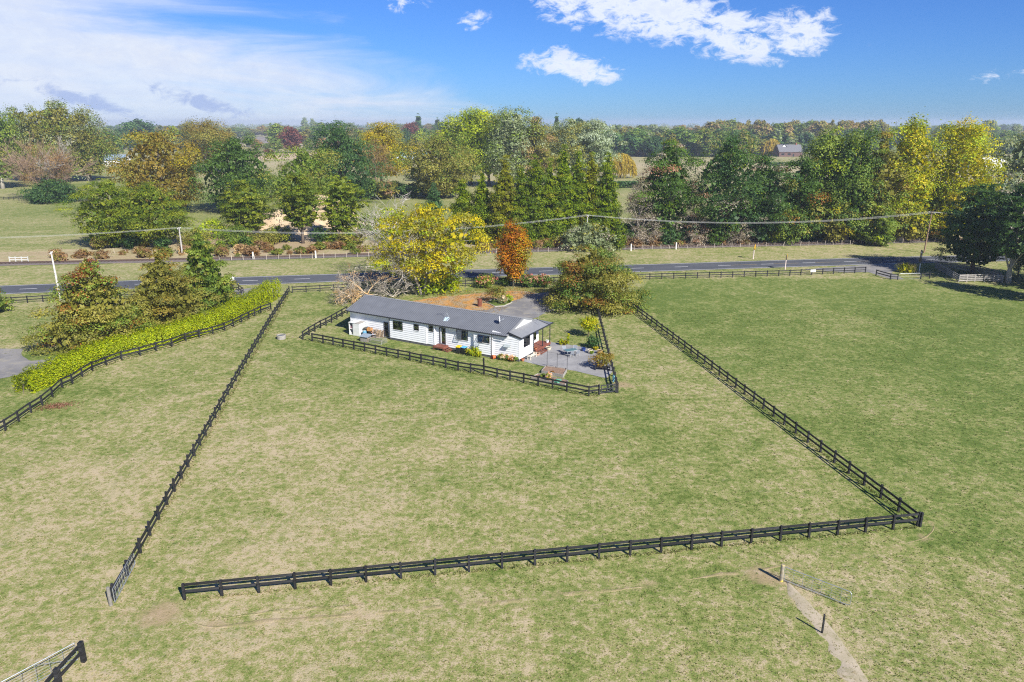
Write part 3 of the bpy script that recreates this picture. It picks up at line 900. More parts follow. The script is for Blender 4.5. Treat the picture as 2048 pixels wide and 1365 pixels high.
# back steps at the middle door
bs = thing('porch_steps', 'red-brown timber porch landing with three steps below the middle back door', 'steps', HW(16.35, 0.27), HA)
for i in range(9): MB().box(0.0, 1.7, -1.25 + i * 0.14, -1.25 + i * 0.14 + 0.125, 0.52, 0.56).build('board', DECK, bs)
MB().box(0, 1.7, -1.29, -1.255, 0.36, 0.55).build('fascia', DECK, bs)
MB().box(1.705, 1.74, -1.26, 0.0, 0.36, 0.55).build('fascia', DECK, bs)
for i in range(3):
    z = 0.42 - i * 0.15
    MB().box(1.75 + i * 0.27, 2.0 + i * 0.27, -1.25, -0.1, z - 0.04, z).build('tread', DECK, bs)
for y in (-1.23, -0.12):
    MB().bar((1.74, y, 0.34), (2.52, y, 0.0), 0.16, 0.04).build('stringer', DECK, bs)
for x, y in ((0.08, -1.15), (1.6, -1.15), (0.08, -0.2)): MB().box(x - 0.05, x + 0.05, y - 0.05, y + 0.05, -0.02, 0.36).build('leg', DECK, bs)

# satellite dish, tv aerials
def roof_z(v): return EAVE_Z + (v + 0.1) * sl + 0.02
dish = thing('satellite_dish', 'white satellite dish on an arm near the gable end of the grey roof', 'satellite dish', HW(25.0, 2.3, roof_z(2.3)), R(10))
mb = MB(); prof = [(0.02, 0.0), (0.2, 0.015), (0.32, 0.05), (0.44, 0.105), (0.45, 0.12)]
mb.lathe(prof, 20)
d_ = mb.build('reflector', WHITE, dish); d_.location = (0, 0.0, 0.62); d_.rotation_euler = (R(15), R(82), 0)
MB().tube([(0, 0, -0.02), (0, 0, 0.4), (0.0, 0, 0.62)], 0.035, 6).build('mount', DARKMETAL, dish)
MB().tube([(0, 0, 0.28), (0.62, 0.0, 0.62)], 0.025, 6).build('arm', GALV, dish)
MB().box(0.56, 0.72, -0.05, 0.05, 0.58, 0.68).build('receiver', GALV, dish)
for nm, u, v, hgt, lb, wide in (('tv_aerial', 16.95, 1.75, 1.65, 'thin white television aerial on a stayed mast, middle of the grey roof', 0.5), ('tv_aerial', 28.9, 6.4, 1.75, 'slim aerial mast rising from the low porch roof at the house end', 1.0)):
    zb = roof_z(v) if u < 27 else LZ0 + (LZ1 - LZ0) * (u - 27.62) / 1.98 + 0.01
    a = thing(nm, lb, 'aerial', HW(u, v, zb), HA + R(20))
    MB().tube([(0, 0, 0), (0, 0, hgt)], 0.022, 5).build('mast', GALV, a)
    MB().tube([(-wide, 0, hgt - 0.05), (wide, 0, hgt - 0.05)], 0.018, 5).build('boom', GALV, a)
    for k in range(7):
        x = -wide + 0.05 + k * (2 * wide - 0.1) / 6
        MB().tube([(x, -0.28 + 0.02 * k, hgt - 0.05), (x, 0.28 - 0.02 * k, hgt - 0.05)], 0.012, 4).build('element', GALV, a)
    if u < 27:
        for k in (-1, 1): MB().tube([(0, 0, hgt * 0.45), (k * 0.5, -0.35, -0.05)], 0.010, 4).build('stay', GALV, a)
        MB().box(-0.35, 0.35, -0.8, 0.3, 0.0, 0.006, mat=Matrix.Rotation(math.atan(sl), 4, 'X')).build('flashing', mat('pale_flashing', (0.42, 0.52, 0.58), 0.4), a)

# ------------------------------------------------------------------ things around the house
def at_house(name, label, cat, u, v, rz=0.0, z=0.0, group=None): return thing(name, label, cat, HW(u, v, z), HA + rz, group)
PLASTIC_B = mat('black_plastic', (0.018, 0.019, 0.021), 0.45)
PLASTIC_BL = mat('blue_plastic', (0.10, 0.27, 0.42), 0.45, var=0.15)
def lid_mat(n, c): return mat(n, c, 0.4)
def wheelie_bin(label, u, v, rz, lid):
    b = at_house('wheelie_bin', label, 'bin', u, v, rz, group='wheelie bins against the back wall')
    mb = MB().poly([(-0.24, -0.27, 0.08), (0.24, -0.27, 0.08), (0.24, 0.22, 0.08), (-0.24, 0.22, 0.08), (-0.30, -0.36, 0.95), (0.30, -0.36, 0.95), (0.30, 0.30, 0.95), (-0.30, 0.30, 0.95)],
                   [(3, 2, 1, 0), (4, 5, 6, 7), (0, 1, 5, 4), (1, 2, 6, 5), (2, 3, 7, 6), (3, 0, 4, 7)])
    mb.build('body', PLASTIC_B, b)
    MB().poly([(-0.33, -0.40, 0.955), (0.33, -0.40, 0.955), (0.33, 0.32, 0.955), (-0.33, 0.32, 0.955), (-0.29, -0.34, 1.02), (0.29, -0.34, 1.02), (0.29, 0.28, 1.06), (-0.29, 0.28, 1.06)],
              [(3, 2, 1, 0), (4, 5, 6, 7), (0, 1, 5, 4), (1, 2, 6, 5), (2, 3, 7, 6), (3, 0, 4, 7)]).build('lid', lid, b)
    MB().tube([(-0.26, 0.36, 0.98), (0.26, 0.36, 0.98)], 0.02, 6).build('handle', PLASTIC_B, b)
    for x in (-0.27, 0.27): MB().tube([(x - 0.03, 0.22, 0.1), (x + 0.03, 0.22, 0.1)], 0.1, 10).build('wheel', PLASTIC_B, b)
wheelie_bin('black wheelie bin with yellow lid under the open bedroom window', 20.35, -0.55, 0.15, lid_mat('yellow_lid', (0.75, 0.50, 0.01)))
wheelie_bin('black wheelie bin with blue lid beside the yellow lidded bin', 21.15, -0.40, -0.1, lid_mat('blue_lid', (0.10, 0.38, 0.68)))

# white cupboard / shelf unit at the left corner
cu = at_house('outdoor_cupboard', 'white outdoor cupboard with open shelves at one end of the house wall', 'cupboard', 1.35, -1.15, 0.05)
SHEDW = mat('dull_white_board', (0.62, 0.63, 0.60), 0.7, var=0.12, scale=2)
MB().box(0.0, 0.05, 0, 1.35, 0, 1.9).build('side_panel', SHEDW, cu)
MB().box(0.70, 0.75, 0.01, 1.35, 0, 1.9).build('side_panel', SHEDW, cu)
MB().box(1.85, 1.90, 0.0, 1.35, 0, 1.9).build('side_panel', SHEDW, cu)
MB().box(0.05, 0.70, 1.28, 1.33, 0, 1.9).build('back_panel', SHEDW, cu)
MB().box(0.75, 1.85, 0.0, 0.04, 0.02, 1.9).build('door', SHEDW, cu)
MB().box(-0.06, 1.1, -0.06, 1.4, 1.905, 1.95).build('top', SHEDW, cu)
MB().box(1.1, 1.95, -0.04, 1.4, 1.905, 1.94).build('top', GREYWOOD, cu)
for z in (0.05, 0.95): MB().box(0.05, 0.70, 0.03, 1.28, z, z + 0.04).build('shelf', SHEDW, cu)
for i, (x, z, c) in enumerate(((0.15, 0.99, (0.25, 0.10, 0.13)), (0.35, 0.99, (0.6, 0.55, 0.5)), (0.5, 0.99, (0.3, 0.15, 0.08)), (0.15, 0.09, (0.65, 0.62, 0.6)), (0.42, 0.09, (0.2, 0.25, 0.12)))):
    hb = HM @ Matrix.Identity(4)
    o = thing('storage_box', ['maroon storage box on the upper shelf of the white cupboard', 'cream tin in the middle of the upper cupboard shelf', 'brown box at the inner end of the upper cupboard shelf', 'pale bucket on the lower shelf of the white cupboard', 'green bucket on the lower shelf of the white cupboard'][i], 'container', HW(1.35 + x + 0.08, -0.85, z), HA)
    mb = MB()
    if i in (1, 3, 4): mb.lathe([(0.09, 0), (0.11, 0.3), (0.10, 0.3), (0.09, 0.25)], 10)
    else: mb.box(-0.09, 0.09, -0.1, 0.2, 0, 0.36, taper=0.01)
    mb.build('body', mat('box_%d' % i, c, 0.6), o)
# blue drum, black bin, crate, pallets
dr = at_house('plastic_drum', 'faded blue plastic drum between the white cupboard and the black bin', 'drum', 3.95, -0.75)
MB().lathe([(0.25, 0), (0.30, 0.04), (0.30, 0.30), (0.315, 0.33), (0.30, 0.36), (0.30, 0.60), (0.315, 0.63), (0.30, 0.66), (0.29, 0.85), (0.24, 0.93), (0.2, 0.93)], 18).build('body', PLASTIC_BL, dr)
MB().box(0.05, 0.22, -0.31, -0.295, 0.3, 0.55).build('label', WHITE, dr)
MB().lathe([(0.2, 0.93), (0.2, 0.98), (0.1, 0.99)], 14).build('lid', mat('grey_lid', (0.3, 0.33, 0.32), 0.6), dr)
bb = at_house('rubbish_bin', 'round black rubbish bin holding an orange crate by the blue drum', 'bin', 4.62, -0.35)
MB().lathe([(0.24, 0), (0.31, 0.85), (0.33, 0.86), (0.33, 0.9), (0.29, 0.9)], 16).build('body', PLASTIC_B, bb)
cr = at_house('wooden_crate', 'small orange wooden crate lying on top of the black bin', 'crate', 4.62, -0.35, 0.2, 0.9)
CRATE = mat('orange_timber', (0.48, 0.23, 0.07), 0.7, var=0.15)
for z in (0, 0.15, 0.3): 
    for s in (-1, 1): MB().box(-0.36, 0.36, s * 0.24 - 0.015, s * 0.24 + 0.015, z + 0.01, z + 0.13).build('slat', CRATE, cr)
for x in (-0.35, 0.35): MB().box(x - 0.015, x + 0.015, -0.22, 0.22, 0.01, 0.43).build('end_board', CRATE, cr)
MB().box(-0.34, 0.34, -0.22, 0.22, 0.0, 0.02).build('base', CRATE, cr)
tb = at_house('black_tub', 'tall black tub turned on end against the white wall above the drum', 'tub', 4.05, 0.05)
mb = MB().lathe([(0.34, 0), (0.46, 1.15), (0.48, 1.15), (0.48, 1.2), (0.42, 1.2)], 18); mb.build('body', PLASTIC_B, tb)
tb.location = HW(3.85, -0.12, 0.0); 
for k in (-0.2, 0.15): MB().tube([(k - 0.07, -0.44, 1.15), (k - 0.07, -0.44, 1.38), (k + 0.07, -0.44, 1.38), (k + 0.07, -0.44, 1.15)], 0.02, 5).build('handle', GREYWOOD, tb)
orr = at_house('orange_post', 'orange upright road marker standing beside the crate heap', 'marker', 5.18, -0.5)
MB().lathe([(0.12, 0), (0.11, 0.05), (0.05, 0.08), (0.05, 0.85), (0.03, 0.88)], 10).build('body', mat('orange_plastic', (0.65, 0.12, 0.02), 0.5), orr)
MB().lathe([(0.052, 0.55), (0.052, 0.7)], 10).build('band', WHITE, orr)
ch = at_house('plastic_chair', 'pale grey plastic chair half buried among the junk by the wall', 'chair', 5.45, -0.35, 0.4)
for x, y in ((-0.22, -0.22), (0.22, -0.22), (-0.22, 0.22), (0.22, 0.22)): MB().bar((x, y, 0), (x * 0.9, y * 0.9, 0.44), 0.05, 0.05, (1, 0, 0)).build('leg', DARKMETAL, ch)
MB().box(-0.26, 0.26, -0.26, 0.26, 0.44, 0.48).build('seat', mat('grey_plastic', (0.42, 0.43, 0.47), 0.5), ch)
MB().bar((0, 0.27, 0.5), (0, 0.40, 0.98), 0.03, 0.52, (0, 1, 0.3)).build('backrest', mat('grey_plastic', (0.42, 0.43, 0.47), 0.5), ch)
def pallet(label, u, v, rot, n):
    p = at_house('pallet', label, 'pallet', u, v, group='timber pallets leaning on the house wall')
    p.rotation_euler = (R(rot), 0, HA)
    for i in range(n):
        z = 0.05 + i * 1.1 / n
        MB().box(-0.55, 0.55, -0.015, 0.01, z, z + 0.62 / n).build('slat', TIMBER, p)
    for x in (-0.5, 0, 0.5): MB().box(x - 0.04, x + 0.04, 0.012, 0.10, 0.02, 1.15).build('bearer', TIMBER, p)
pallet('timber pallet leaning nearest the camera in the wall heap', 5.9, -0.45, -14, 6)
pallet('timber pallet leaning flat against the wall beside the dark door', 6.15, 0.02, -9, 7)
for k in range(9):
    rr = random.Random(k + 3)
    o = at_house('offcut_board', 'short timber offcut tossed on the heap of pallets and crates', 'board', 5.0 + rr.random() * 1.3, -0.5 + rr.random() * 0.4, rr.random() * 3, 0.85 + rr.random() * 0.35, group='timber offcuts on the heap')
    MB().box(-0.35, 0.35, -0.05, 0.05, 0, 0.03, mat=Matrix.Rotation(rr.uniform(-0.5, 0.5), 4, 'Y')).build('plank', TIMBER, o)
# hutch with grey roof and wire run
hu = at_house('animal_hutch', 'small timber hutch with sloping grey-blue roof by the yard fence', 'hutch', 5.0, -2.9, 0.08)
for i in range(7): MB().box(i * 0.17, i * 0.17 + 0.16, 0, 0.03, 0.0, 0.72).build('plank', GREYWOOD, hu)
MB().box(0, 0.03, 0.035, 0.9, 0, 0.78).build('side_wall', GREYWOOD, hu)
MB().box(0, 1.2, 0.9, 0.93, 0, 0.85).build('back_wall', GREYWOOD, hu)
MB().box(1.16, 1.2, 0.035, 0.35, 0, 0.75).build('side_wall', TIMBER, hu)
MB().box(1.16, 1.2, 0.36, 0.89, 0.32, 0.38).build('rail', TIMBER, hu)
MB().poly([(-0.12, -0.15, 0.74), (1.4, -0.15, 0.74), (1.4, 1.05, 0.92), (-0.12, 1.05, 0.92), (-0.12, -0.15, 0.78), (1.4, -0.15, 0.78), (1.4, 1.05, 0.96), (-0.12, 1.05, 0.96)],
          [(3, 2, 1, 0), (4, 5, 6, 7), (0, 1, 5, 4), (1, 2, 6, 5), (2, 3, 7, 6), (3, 0, 4, 7)]).build('roof', mat('blue_grey_sheet', (0.24, 0.29, 0.34), 0.5), hu)
def wire_mat():
    m = bpy.data.materials.new('wire_netting'); m.use_nodes = True
    t = NT(m.node_tree)
    a = t.n('ShaderNodeBsdfTransparent'); b = t.n('ShaderNodeBsdfPrincipled', ins={'Base Color': (0.5, 0.52, 0.53, 1), 'Roughness': 0.5, 'Metallic': 0.6})
    t.n('ShaderNodeOutputMaterial', ins={0: t.n('ShaderNodeMixShader', ins={0: 0.22, 1: a.outputs[0], 2: b.outputs[0]}).outputs[0]})
    return m
WIRE = wire_mat()
ru = at_house('wire_run', 'low wire netting run lying beside the hutch', 'animal run', 6.35, -2.75, 0.05)
L, W_, H_ = 2.3, 1.3, 0.55
for (a, b) in (((0, 0, 0), (L, 0, 0)), ((0, W_, 0), (L, W_, 0)), ((0, 0, H_), (L, 0, H_)), ((0, W_, H_), (L, W_, H_)), ((0, 0, 0), (0, 0, H_)), ((L, 0, 0), (L, 0, H_)), ((0, W_, 0), (0, W_, H_)), ((L, W_, 0), (L, W_, H_)), ((0, 0, H_), (0, W_, H_)), ((L, 0, H_), (L, W_, H_))):
    MB().bar(a, b, 0.04, 0.04, (0.3, 0.2, 0.9)).build('frame_bar', GREYWOOD, ru)
for nm, pts in (('top_netting', [(0, 0, H_ + 0.02), (L, 0, H_ + 0.02), (L, W_, H_ + 0.02), (0, W_, H_ + 0.02)]), ('side_netting', [(0, -0.02, 0), (L, -0.02, 0), (L, -0.02, H_), (0, -0.02, H_)]), ('side_netting', [(L + 0.02, 0, 0), (L + 0.02, W_, 0), (L + 0.02, W_, H_), (L + 0.02, 0, H_)])):
    MB().poly(pts, [(0, 1, 2, 3)]).build(nm, WIRE, ru)
# buckets by the downpipe
bk = at_house('bucket', 'orange bucket tipped on its side beside the dark downpipe', 'bucket', 25.85, -0.35)
mb = MB().lathe([(0.20, 0), (0.26, 0.4), (0.27, 0.42), (0.24, 0.42), (0.18, 0.05)], 16)
o = mb.build('body', mat('orange_bucket', (0.75, 0.16, 0.05), 0.45), bk); o.rotation_euler = (R(85), 0, R(-30)); o.location = (0, 0.2, 0.26)
MB().tube([(-0.25, -0.1, 0.3), (-0.1, -0.3, 0.5), (0.12, -0.3, 0.5), (0.26, -0.12, 0.3)], 0.012, 5).build('handle', GALV, bk)
bk = at_house('bucket', 'black bucket lying behind the orange bucket against the wall', 'bucket', 26.35, 0.0)
mb = MB().lathe([(0.22, 0), (0.30, 0.5), (0.31, 0.52), (0.28, 0.52), (0.2, 0.05)], 16)
o = mb.build('body', PLASTIC_B, bk); o.rotation_euler = (R(80), 0, R(20)); o.location = (0, 0.25, 0.30)
MB().tube([(-0.28, -0.1, 0.35), (-0.1, -0.32, 0.58), (0.12, -0.32, 0.58), (0.29, -0.12, 0.35)], 0.012, 5).build('handle', GALV, bk)

def pot(label, p, r, h, m, plant=None):
    o = thing('plant_pot', label, 'plant pot', p)
    MB().lathe([(r * 0.68, 0), (r * 0.95, h * 0.55), (r, h * 0.9), (r * 1.08, h * 0.92), (r * 1.08, h), (r * 0.92, h), (r * 0.88, h * 0.88)], 16).build('pot', m, o, smooth=False)
    MB().lathe([(r * 0.86, h * 0.86), (r * 0.86, h * 0.88)], 12).build('soil', mat('soil', (0.06, 0.045, 0.03), 0.9), o)
    return o
TERRA = mat('terracotta', (0.42, 0.15, 0.07), 0.8)
CREAM = mat('cream_glaze', (0.66, 0.58, 0.42), 0.6)
BLUEG = mat('blue_glaze', (0.03, 0.06, 0.22), 0.3)
pot('small terracotta pot on the seal at the house corner', G(1045.5, 722.5), 0.22, 0.34, TERRA)
pot('cream pot on the patio edge beside the blue pot', G(1180, 707), 0.32, 0.55, CREAM)
pot('blue glazed pot on the patio edge near the table', G(1167, 702.5), 0.30, 0.45, BLUEG)
pot('tan pot with dark rim closest to the yard fence', G(1199.5, 707.5), 0.34, 0.5, mat('tan_pot', (0.48, 0.34, 0.2), 0.7))
pot('cream bowl planter on the patio below the deck steps', HW(30.2, 6.95), 0.36, 0.4, CREAM)
pot('pale pot standing on the far corner of the deck', HW(29.3, 8.3, 0.54), 0.22, 0.35, WHITE)
pot('terracotta bowl on the deck edge at the top of the steps', HW(29.35, 4.75, 0.54), 0.24, 0.25, TERRA)
pot('wide cream bowl beside the bench at the foot of the steps', HW(29.95, 4.05), 0.42, 0.3, mat('peach_pot', (0.6, 0.36, 0.24), 0.7))

# white bench by the end wall
be = thing('garden_bench', 'cream timber bench standing against the white end wall on the patio', 'bench', HW(29.85, 1.55), HA + math.pi / 2)
BEN = mat('cream_timber', (0.60, 0.55, 0.45), 0.7, var=0.12)
for i in range(3): MB().box(0, 1.75, -0.45 + i * 0.16, -0.45 + i * 0.16 + 0.145, 0.42, 0.46).build('seat_slat', BEN, be)
for x in (0.03, 1.64):
    for y in (-0.44, -0.04): MB().box(x, x + 0.09, y, y + 0.09, 0, 0.415 if y < -0.1 else 0.62).build('leg', BEN, be)
    MB().box(x, x + 0.09, -0.46, 0.05, 0.62, 0.67).build('armrest', BEN, be)
    MB().box(x + 0.002, x + 0.088, -0.438, -0.352, 0.465, 0.62).build('arm_post', BEN, be)

# patio table and four chairs
TT = G(1141, 710)
tr = HA + R(58)
tb_ = thing('patio_table', 'rectangular green glass patio table with pale metal legs', 'table', TT, tr)
MB().box(-0.85, 0.85, -0.48, 0.48, 0.70, 0.73).build('tabletop', mat('green_glass_top', (0.10, 0.19, 0.18), 0.15, spec=0.6), tb_)
LM = mat('pale_metal', (0.55, 0.57, 0.60), 0.4, metal=0.3)
f = MB()
for s in (-1, 1):
    f.box(-0.86, 0.86, s * 0.48 - 0.02, s * 0.48 + 0.02, 0.66, 0.70); f.box(s * 0.85 - 0.02, s * 0.85 + 0.02, -0.45, 0.45, 0.66, 0.70)
f.build('rim', LM, tb_)
for x in (-0.72, 0.72):
    for y in (-0.38, 0.38): MB().tube([(x * 1.08, y * 1.1, 0), (x, y, 0.67)], 0.022, 6).build('leg', LM, tb_)
SLING = mat('grey_sling', (0.20, 0.22, 0.25), 0.8)
for i, (x, y, rz, lb) in enumerate(((-0.45, -0.85, 0, 'grey sling patio chair nearest the house bench'), (0.45, -0.9, 0.1, 'grey sling patio chair nearest the trellis bed'), (-0.3, 0.88, math.pi, 'grey sling patio chair between the table and the deck plants'), (1.05, 0.55, 2.4, 'grey sling patio chair at the table end towards the blue pot'))):
    p = Matrix.Translation(TT) @ Matrix.Rotation(tr, 4, 'Z') @ Vector((x, y, 0))
    c = thing('patio_chair', lb, 'chair', p, tr + rz, group='patio chairs round the glass table')
    for sx in (-0.25, 0.25):
        MB().tube([(sx, 0.22, 0), (sx, 0.20, 0.42), (sx, 0.18, 0.62)], 0.016, 5).build('leg', LM, c)
        MB().tube([(sx, -0.30, 0), (sx, -0.22, 0.42)], 0.016, 5).build('leg', LM, c)
        MB().tube([(sx, 0.18, 0.62), (sx, -0.28, 0.64)], 0.018, 5).build('armrest', LM, c)
        MB().tube([(sx * 0.95, -0.2, 0.42), (sx * 0.95, -0.36, 0.98)], 0.016, 5).build('back_rail', LM, c)
    MB().bar((0, 0.22, 0.43), (0, -0.2, 0.40), 0.02, 0.46).build('seat', SLING, c)
    MB().bar((0, -0.215, 0.43), (0, -0.36, 0.96), 0.02, 0.46, (0, -1, 0)).build('backrest', SLING, c)

# raised vegetable bed with trellis frames
RB = [G(1083, 747), G(1126, 756), G(1134, 743), G(1092, 737)]
rv = thing('raised_bed', 'grey timber raised garden bed with tall wire trellis frames on the lawn', 'garden bed', RB[0])
def loc(p): return p - RB[0]
for i in range(4):
    a, b = loc(RB[i]), loc(RB[(i + 1) % 4])
    MB().bar(a + Vector((0, 0, 0.2)), b + Vector((0, 0, 0.2)), 0.42, 0.06).build('side_board', GREYWOOD, rv)
MB().poly([tuple(loc(p) * 0.985 + Vector((0.02, 0.03, 0.30))) for p in RB], [(0, 1, 2, 3)]).build('soil', mat('bed_soil', (0.23, 0.15, 0.10), 0.95, var=0.35, scale=4), rv)
tp = [loc(G(1094, 738)), loc(G(1114, 741)), loc(G(1134, 744))]
for i, p in enumerate(tp): MB().tube([p, p + Vector((0, 0, 2.3 if i < 2 else 2.15))], 0.03, 6).build('trellis_post', DARKMETAL, rv)
MB().bar(tp[1] + Vector((0, 0, 2.15)), tp[2] + Vector((0, 0, 2.15)), 0.05, 0.05).build('trellis_rail', DARKMETAL, rv)
MB().bar(tp[0] + Vector((0, 0, 2.25)), tp[1] + Vector((0, 0, 2.25)), 0.02, 0.02).build('trellis_rail', DARKMETAL, rv)
for a, b in ((0, 1), (1, 2)):
    for k in range(1, 10): MB().bar(tp[a] + Vector((0, 0, 0.2 * k + 0.2)), tp[b] + Vector((0, 0, 0.2 * k + 0.2)), 0.006, 0.006).build('trellis_wire', GALV, rv)
# low bed with flowers by the fence
lb_ = [G(1062, 757), G(1130, 772), G(1136, 764), G(1076, 750)]
lo = thing('garden_bed', 'low brown flower bed edged with boards beside the black yard fence', 'garden bed', lb_[0])
for i in range(4):
    a, b = lb_[i] - lb_[0], lb_[(i + 1) % 4] - lb_[0]
    MB().bar(a + Vector((0, 0, 0.09)), b + Vector((0, 0, 0.09)), 0.2, 0.05).build('edging_board', GREYWOOD, lo)
MB().poly([tuple((p - lb_[0]) * 0.98 + Vector((0.03, 0.02, 0.1))) for p in lb_], [(0, 1, 2, 3)]).build('soil', mat('bed_soil', (0.23, 0.15, 0.10)), lo)
# black planter bench by the right fence
pb = thing('planter_box', 'black planter bench under the bronze shrub beside the yard fence', 'planter', G(1190, 741), R(-10))
for i in range(3): MB().box(0, 1.9, i * 0.2, i * 0.2 + 0.18, 0.40, 0.44).build('plank', BLACK, pb)
for x in (0.0, 1.8):
    MB().box(x, x + 0.1, 0, 0.58, 0, 0.395).build('leg', BLACK, pb)
MB().box(0, 0.08, 0.0, 0.6, 0.445, 0.75).build('armrest', BLACK, pb)
# junk by the fence
jb = thing('watering_can', 'pale blue watering can on the patio behind the bronze shrub', 'watering can', G(1203, 716))
MB().lathe([(0.2, 0), (0.22, 0.4), (0.15, 0.45), (0.1, 0.45)], 12).build('body', mat('pale_blue', (0.35, 0.48, 0.55), 0.4), jb)
MB().tube([(0.18, 0, 0.1), (0.45, 0, 0.5)], [0.04, 0.025], 6).build('spout', mat('pale_blue', (0.35, 0.48, 0.55), 0.4), jb)
MB().tube([(-0.2, 0, 0.4), (-0.38, 0, 0.3), (-0.22, 0, 0.08)], 0.02, 5).build('handle', mat('pale_blue', (0.35, 0.48, 0.55), 0.4), jb)
hs = thing('garden_hose', 'coiled pale blue hose hanging on the yard fence near the gate', 'hose', G(1229, 768) + Vector((-0.12, 0, 0)))
for k in range(6):
    pts = [(0.05 * math.sin(k + a), 0.55 * math.sin(a * 0.9) + 0.06 * k - 0.1, 0.62 + 0.48 * math.cos(a)) for a in np.linspace(0, 2 * math.pi, 13)]
    MB().tube(pts, 0.022, 5, cap=False).build('loop', mat('hose_blue', (0.22, 0.50, 0.60), 0.4), hs)

# rusty drum, kerbed bed in the parking area
rd = thing('rusty_drum', 'upright rusty steel burning drum on the orange clay behind the house', 'drum', G(959.5, 613))
RUSTY = mat('rust', (0.17, 0.055, 0.03), 0.85, var=0.4, scale=5)
MB().lathe([(0.38, 0), (0.38, 0.45), (0.40, 0.47), (0.38, 0.49), (0.38, 0.9), (0.40, 0.92), (0.38, 0.94), (0.38, 1.3), (0.40, 1.32), (0.35, 1.32), (0.35, 0.3)], 20).build('body', RUSTY, rd)
kb = [G(973, 606), G(990, 614), G(1008, 613), G(1024, 606), G(1010, 600), G(985, 600)]
kd = thing('kerbed_bed', 'small kerbed garden bed set in the parking area behind the house', 'garden bed', kb[0])
for i in range(6):
    a, b = kb[i] - kb[0], kb[(i + 1) % 6] - kb[0]
    MB().bar(a + Vector((0, 0, 0.06)), b + Vector((0, 0, 0.06)), 0.16, 0.1).build('kerb', mat('concrete_kerb', (0.42, 0.39, 0.33), 0.9), kd)
MB().poly([tuple((p - kb[0]) * 0.98 + Vector((0.03, 0, 0.07))) for p in kb], [tuple(range(6))]).build('lawn', GRASS, kd)
# trough in the paddock
wt = thing('water_trough', 'round grey concrete water trough alone in the paddock near the yard corner', 'trough', G(563, 678))
CONC = mat('grey_concrete', (0.30, 0.28, 0.25), 0.9, var=0.2)
MB().lathe([(0.62, 0), (0.66, 0.6), (0.58, 0.62), (0.55, 0.45)], 20).build('tank', CONC, wt)
MB().lathe([(0.55, 0.50), (0.55, 0.505)], 20).build('water', mat('dark_water', (0.05, 0.06, 0.05), 0.05), wt)

# ------------------------------------------------------------------ fences: every post and rail a part
POST_ME = {}
def post_mesh(h, s, m):
    k = (h, s, m.name)
    if k not in POST_ME:
        mb = MB()
        a = s / 2
        mb.poly([(-a, -a, -0.3), (a, -a, -0.3), (a, a, -0.3), (-a, a, -0.3), (-a, -a, h - 0.03), (a, -a, h - 0.03), (a, a, h), (-a, a, h)],
                [(3, 2, 1, 0), (4, 5, 6, 7), (0, 1, 5, 4), (1, 2, 6, 5), (2, 3, 7, 6), (3, 0, 4, 7)])
        POST_ME[k] = mb.mesh('post', m)
    return POST_ME[k]
RAIL_ME = {}
def rail_mesh(wd, th, m):
    k = (wd, th, m.name)
    if k not in RAIL_ME:
        RAIL_ME[k] = MB().box(0, 1, -th / 2, th / 2, -wd / 2, wd / 2).mesh('rail', m)
    return RAIL_ME[k]
def fence(name, label, pts, rails=(1.06, 0.56), rw=0.19, h=1.24, ps=0.155, side=1, m=BLACK, group=None, seed=0, skip=(), tall=(), cat='fence', rail_th=0.045):
    rr = random.Random(seed + len(pts))
    pts = [Vector((p[0], p[1])) for p in pts]
    root = thing(name, label, cat, (pts[0].x, pts[0].y, 0), 0, group)
    for i, p in enumerate(pts):
        d = (pts[min(i + 1, len(pts) - 1)] - pts[max(i - 1, 0)])
        rz = math.atan2(d.y, d.x)
        o = obj('post', post_mesh(h, ps, m), root, (p.x - pts[0].x, p.y - pts[0].y, 0), rz + rr.uniform(-0.06, 0.06))
        o.rotation_euler.x = rr.uniform(-0.025, 0.025); o.rotation_euler.y = rr.uniform(-0.02, 0.02)
        if i in tall: o.scale = (1, 1, 1.75)
    for i in range(len(pts) - 1):
        if i in skip: continue
        d = pts[i + 1] - pts[i]; L = d.length
        n = Vector((-d.y, d.x)).normalized() * side * (ps / 2 + rail_th / 2 + 0.002)
        for z in rails:
            o = obj('rail', rail_mesh(rw, rail_th, m), root, (pts[i].x - pts[0].x + n.x, pts[i].y - pts[0].y + n.y, z + rr.uniform(-0.02, 0.02)), math.atan2(d.y, d.x), (L - 0.008, 1, 1))
            o.rotation_euler.y = rr.uniform(-0.006, 0.006)
    return root

FRONT_L, FRONT_R = G(369.7, 1199.8), G(1839.8, 1053.4)
fence('boundary_fence', 'black post and rail fence along the near edge of the paddock above the worn track', resample([FRONT_L, FRONT_R], 2.34), side=1, seed=1)
fence('boundary_fence', 'black post and rail fence running from the near corner to the wide spreading oak', resample([FRONT_R + Vector((-0.16, 0.10, 0)), G(1249, 607), G(1222, 585)], 2.2), side=1, seed=2)
LB = [G(281.7, 1106), G(413, 870.6), G(451, 800.8), G(498, 718), G(545, 637.6), G(578.7, 585)]
fence('boundary_fence', 'black post and rail fence along the paddock side facing the yellow hedge', [tuple(G(229, 1200))[:2], tuple(G(256, 1152))[:2]] + resample(LB, 2.3), side=-1, seed=3)
ROADF = resample([G(585, 586.2), G(668, 582), G(942.4, 573), G(1306, 559), G(1446.5, 555.6), G(1564.6, 552.3), G(1730.6, 545.6)], 2.45)
fence('roadside_fence', 'black post and rail fence between the paddocks and the road', ROADF, side=1, seed=4, rw=0.17)
fence('entrance_fence', 'short black fence angling from the roadside fence to the galvanised field gate', [G(1730.6, 545.6), G(1752, 551.5), G(1780.4, 559.5), G(1795, 560)][1:], side=1, seed=5)
fence('gate_end_fence', 'single black rail panel beyond the galvanised field gate by the dark conifers', [G(1841, 559), G(1859, 557.5)], side=1, seed=6)
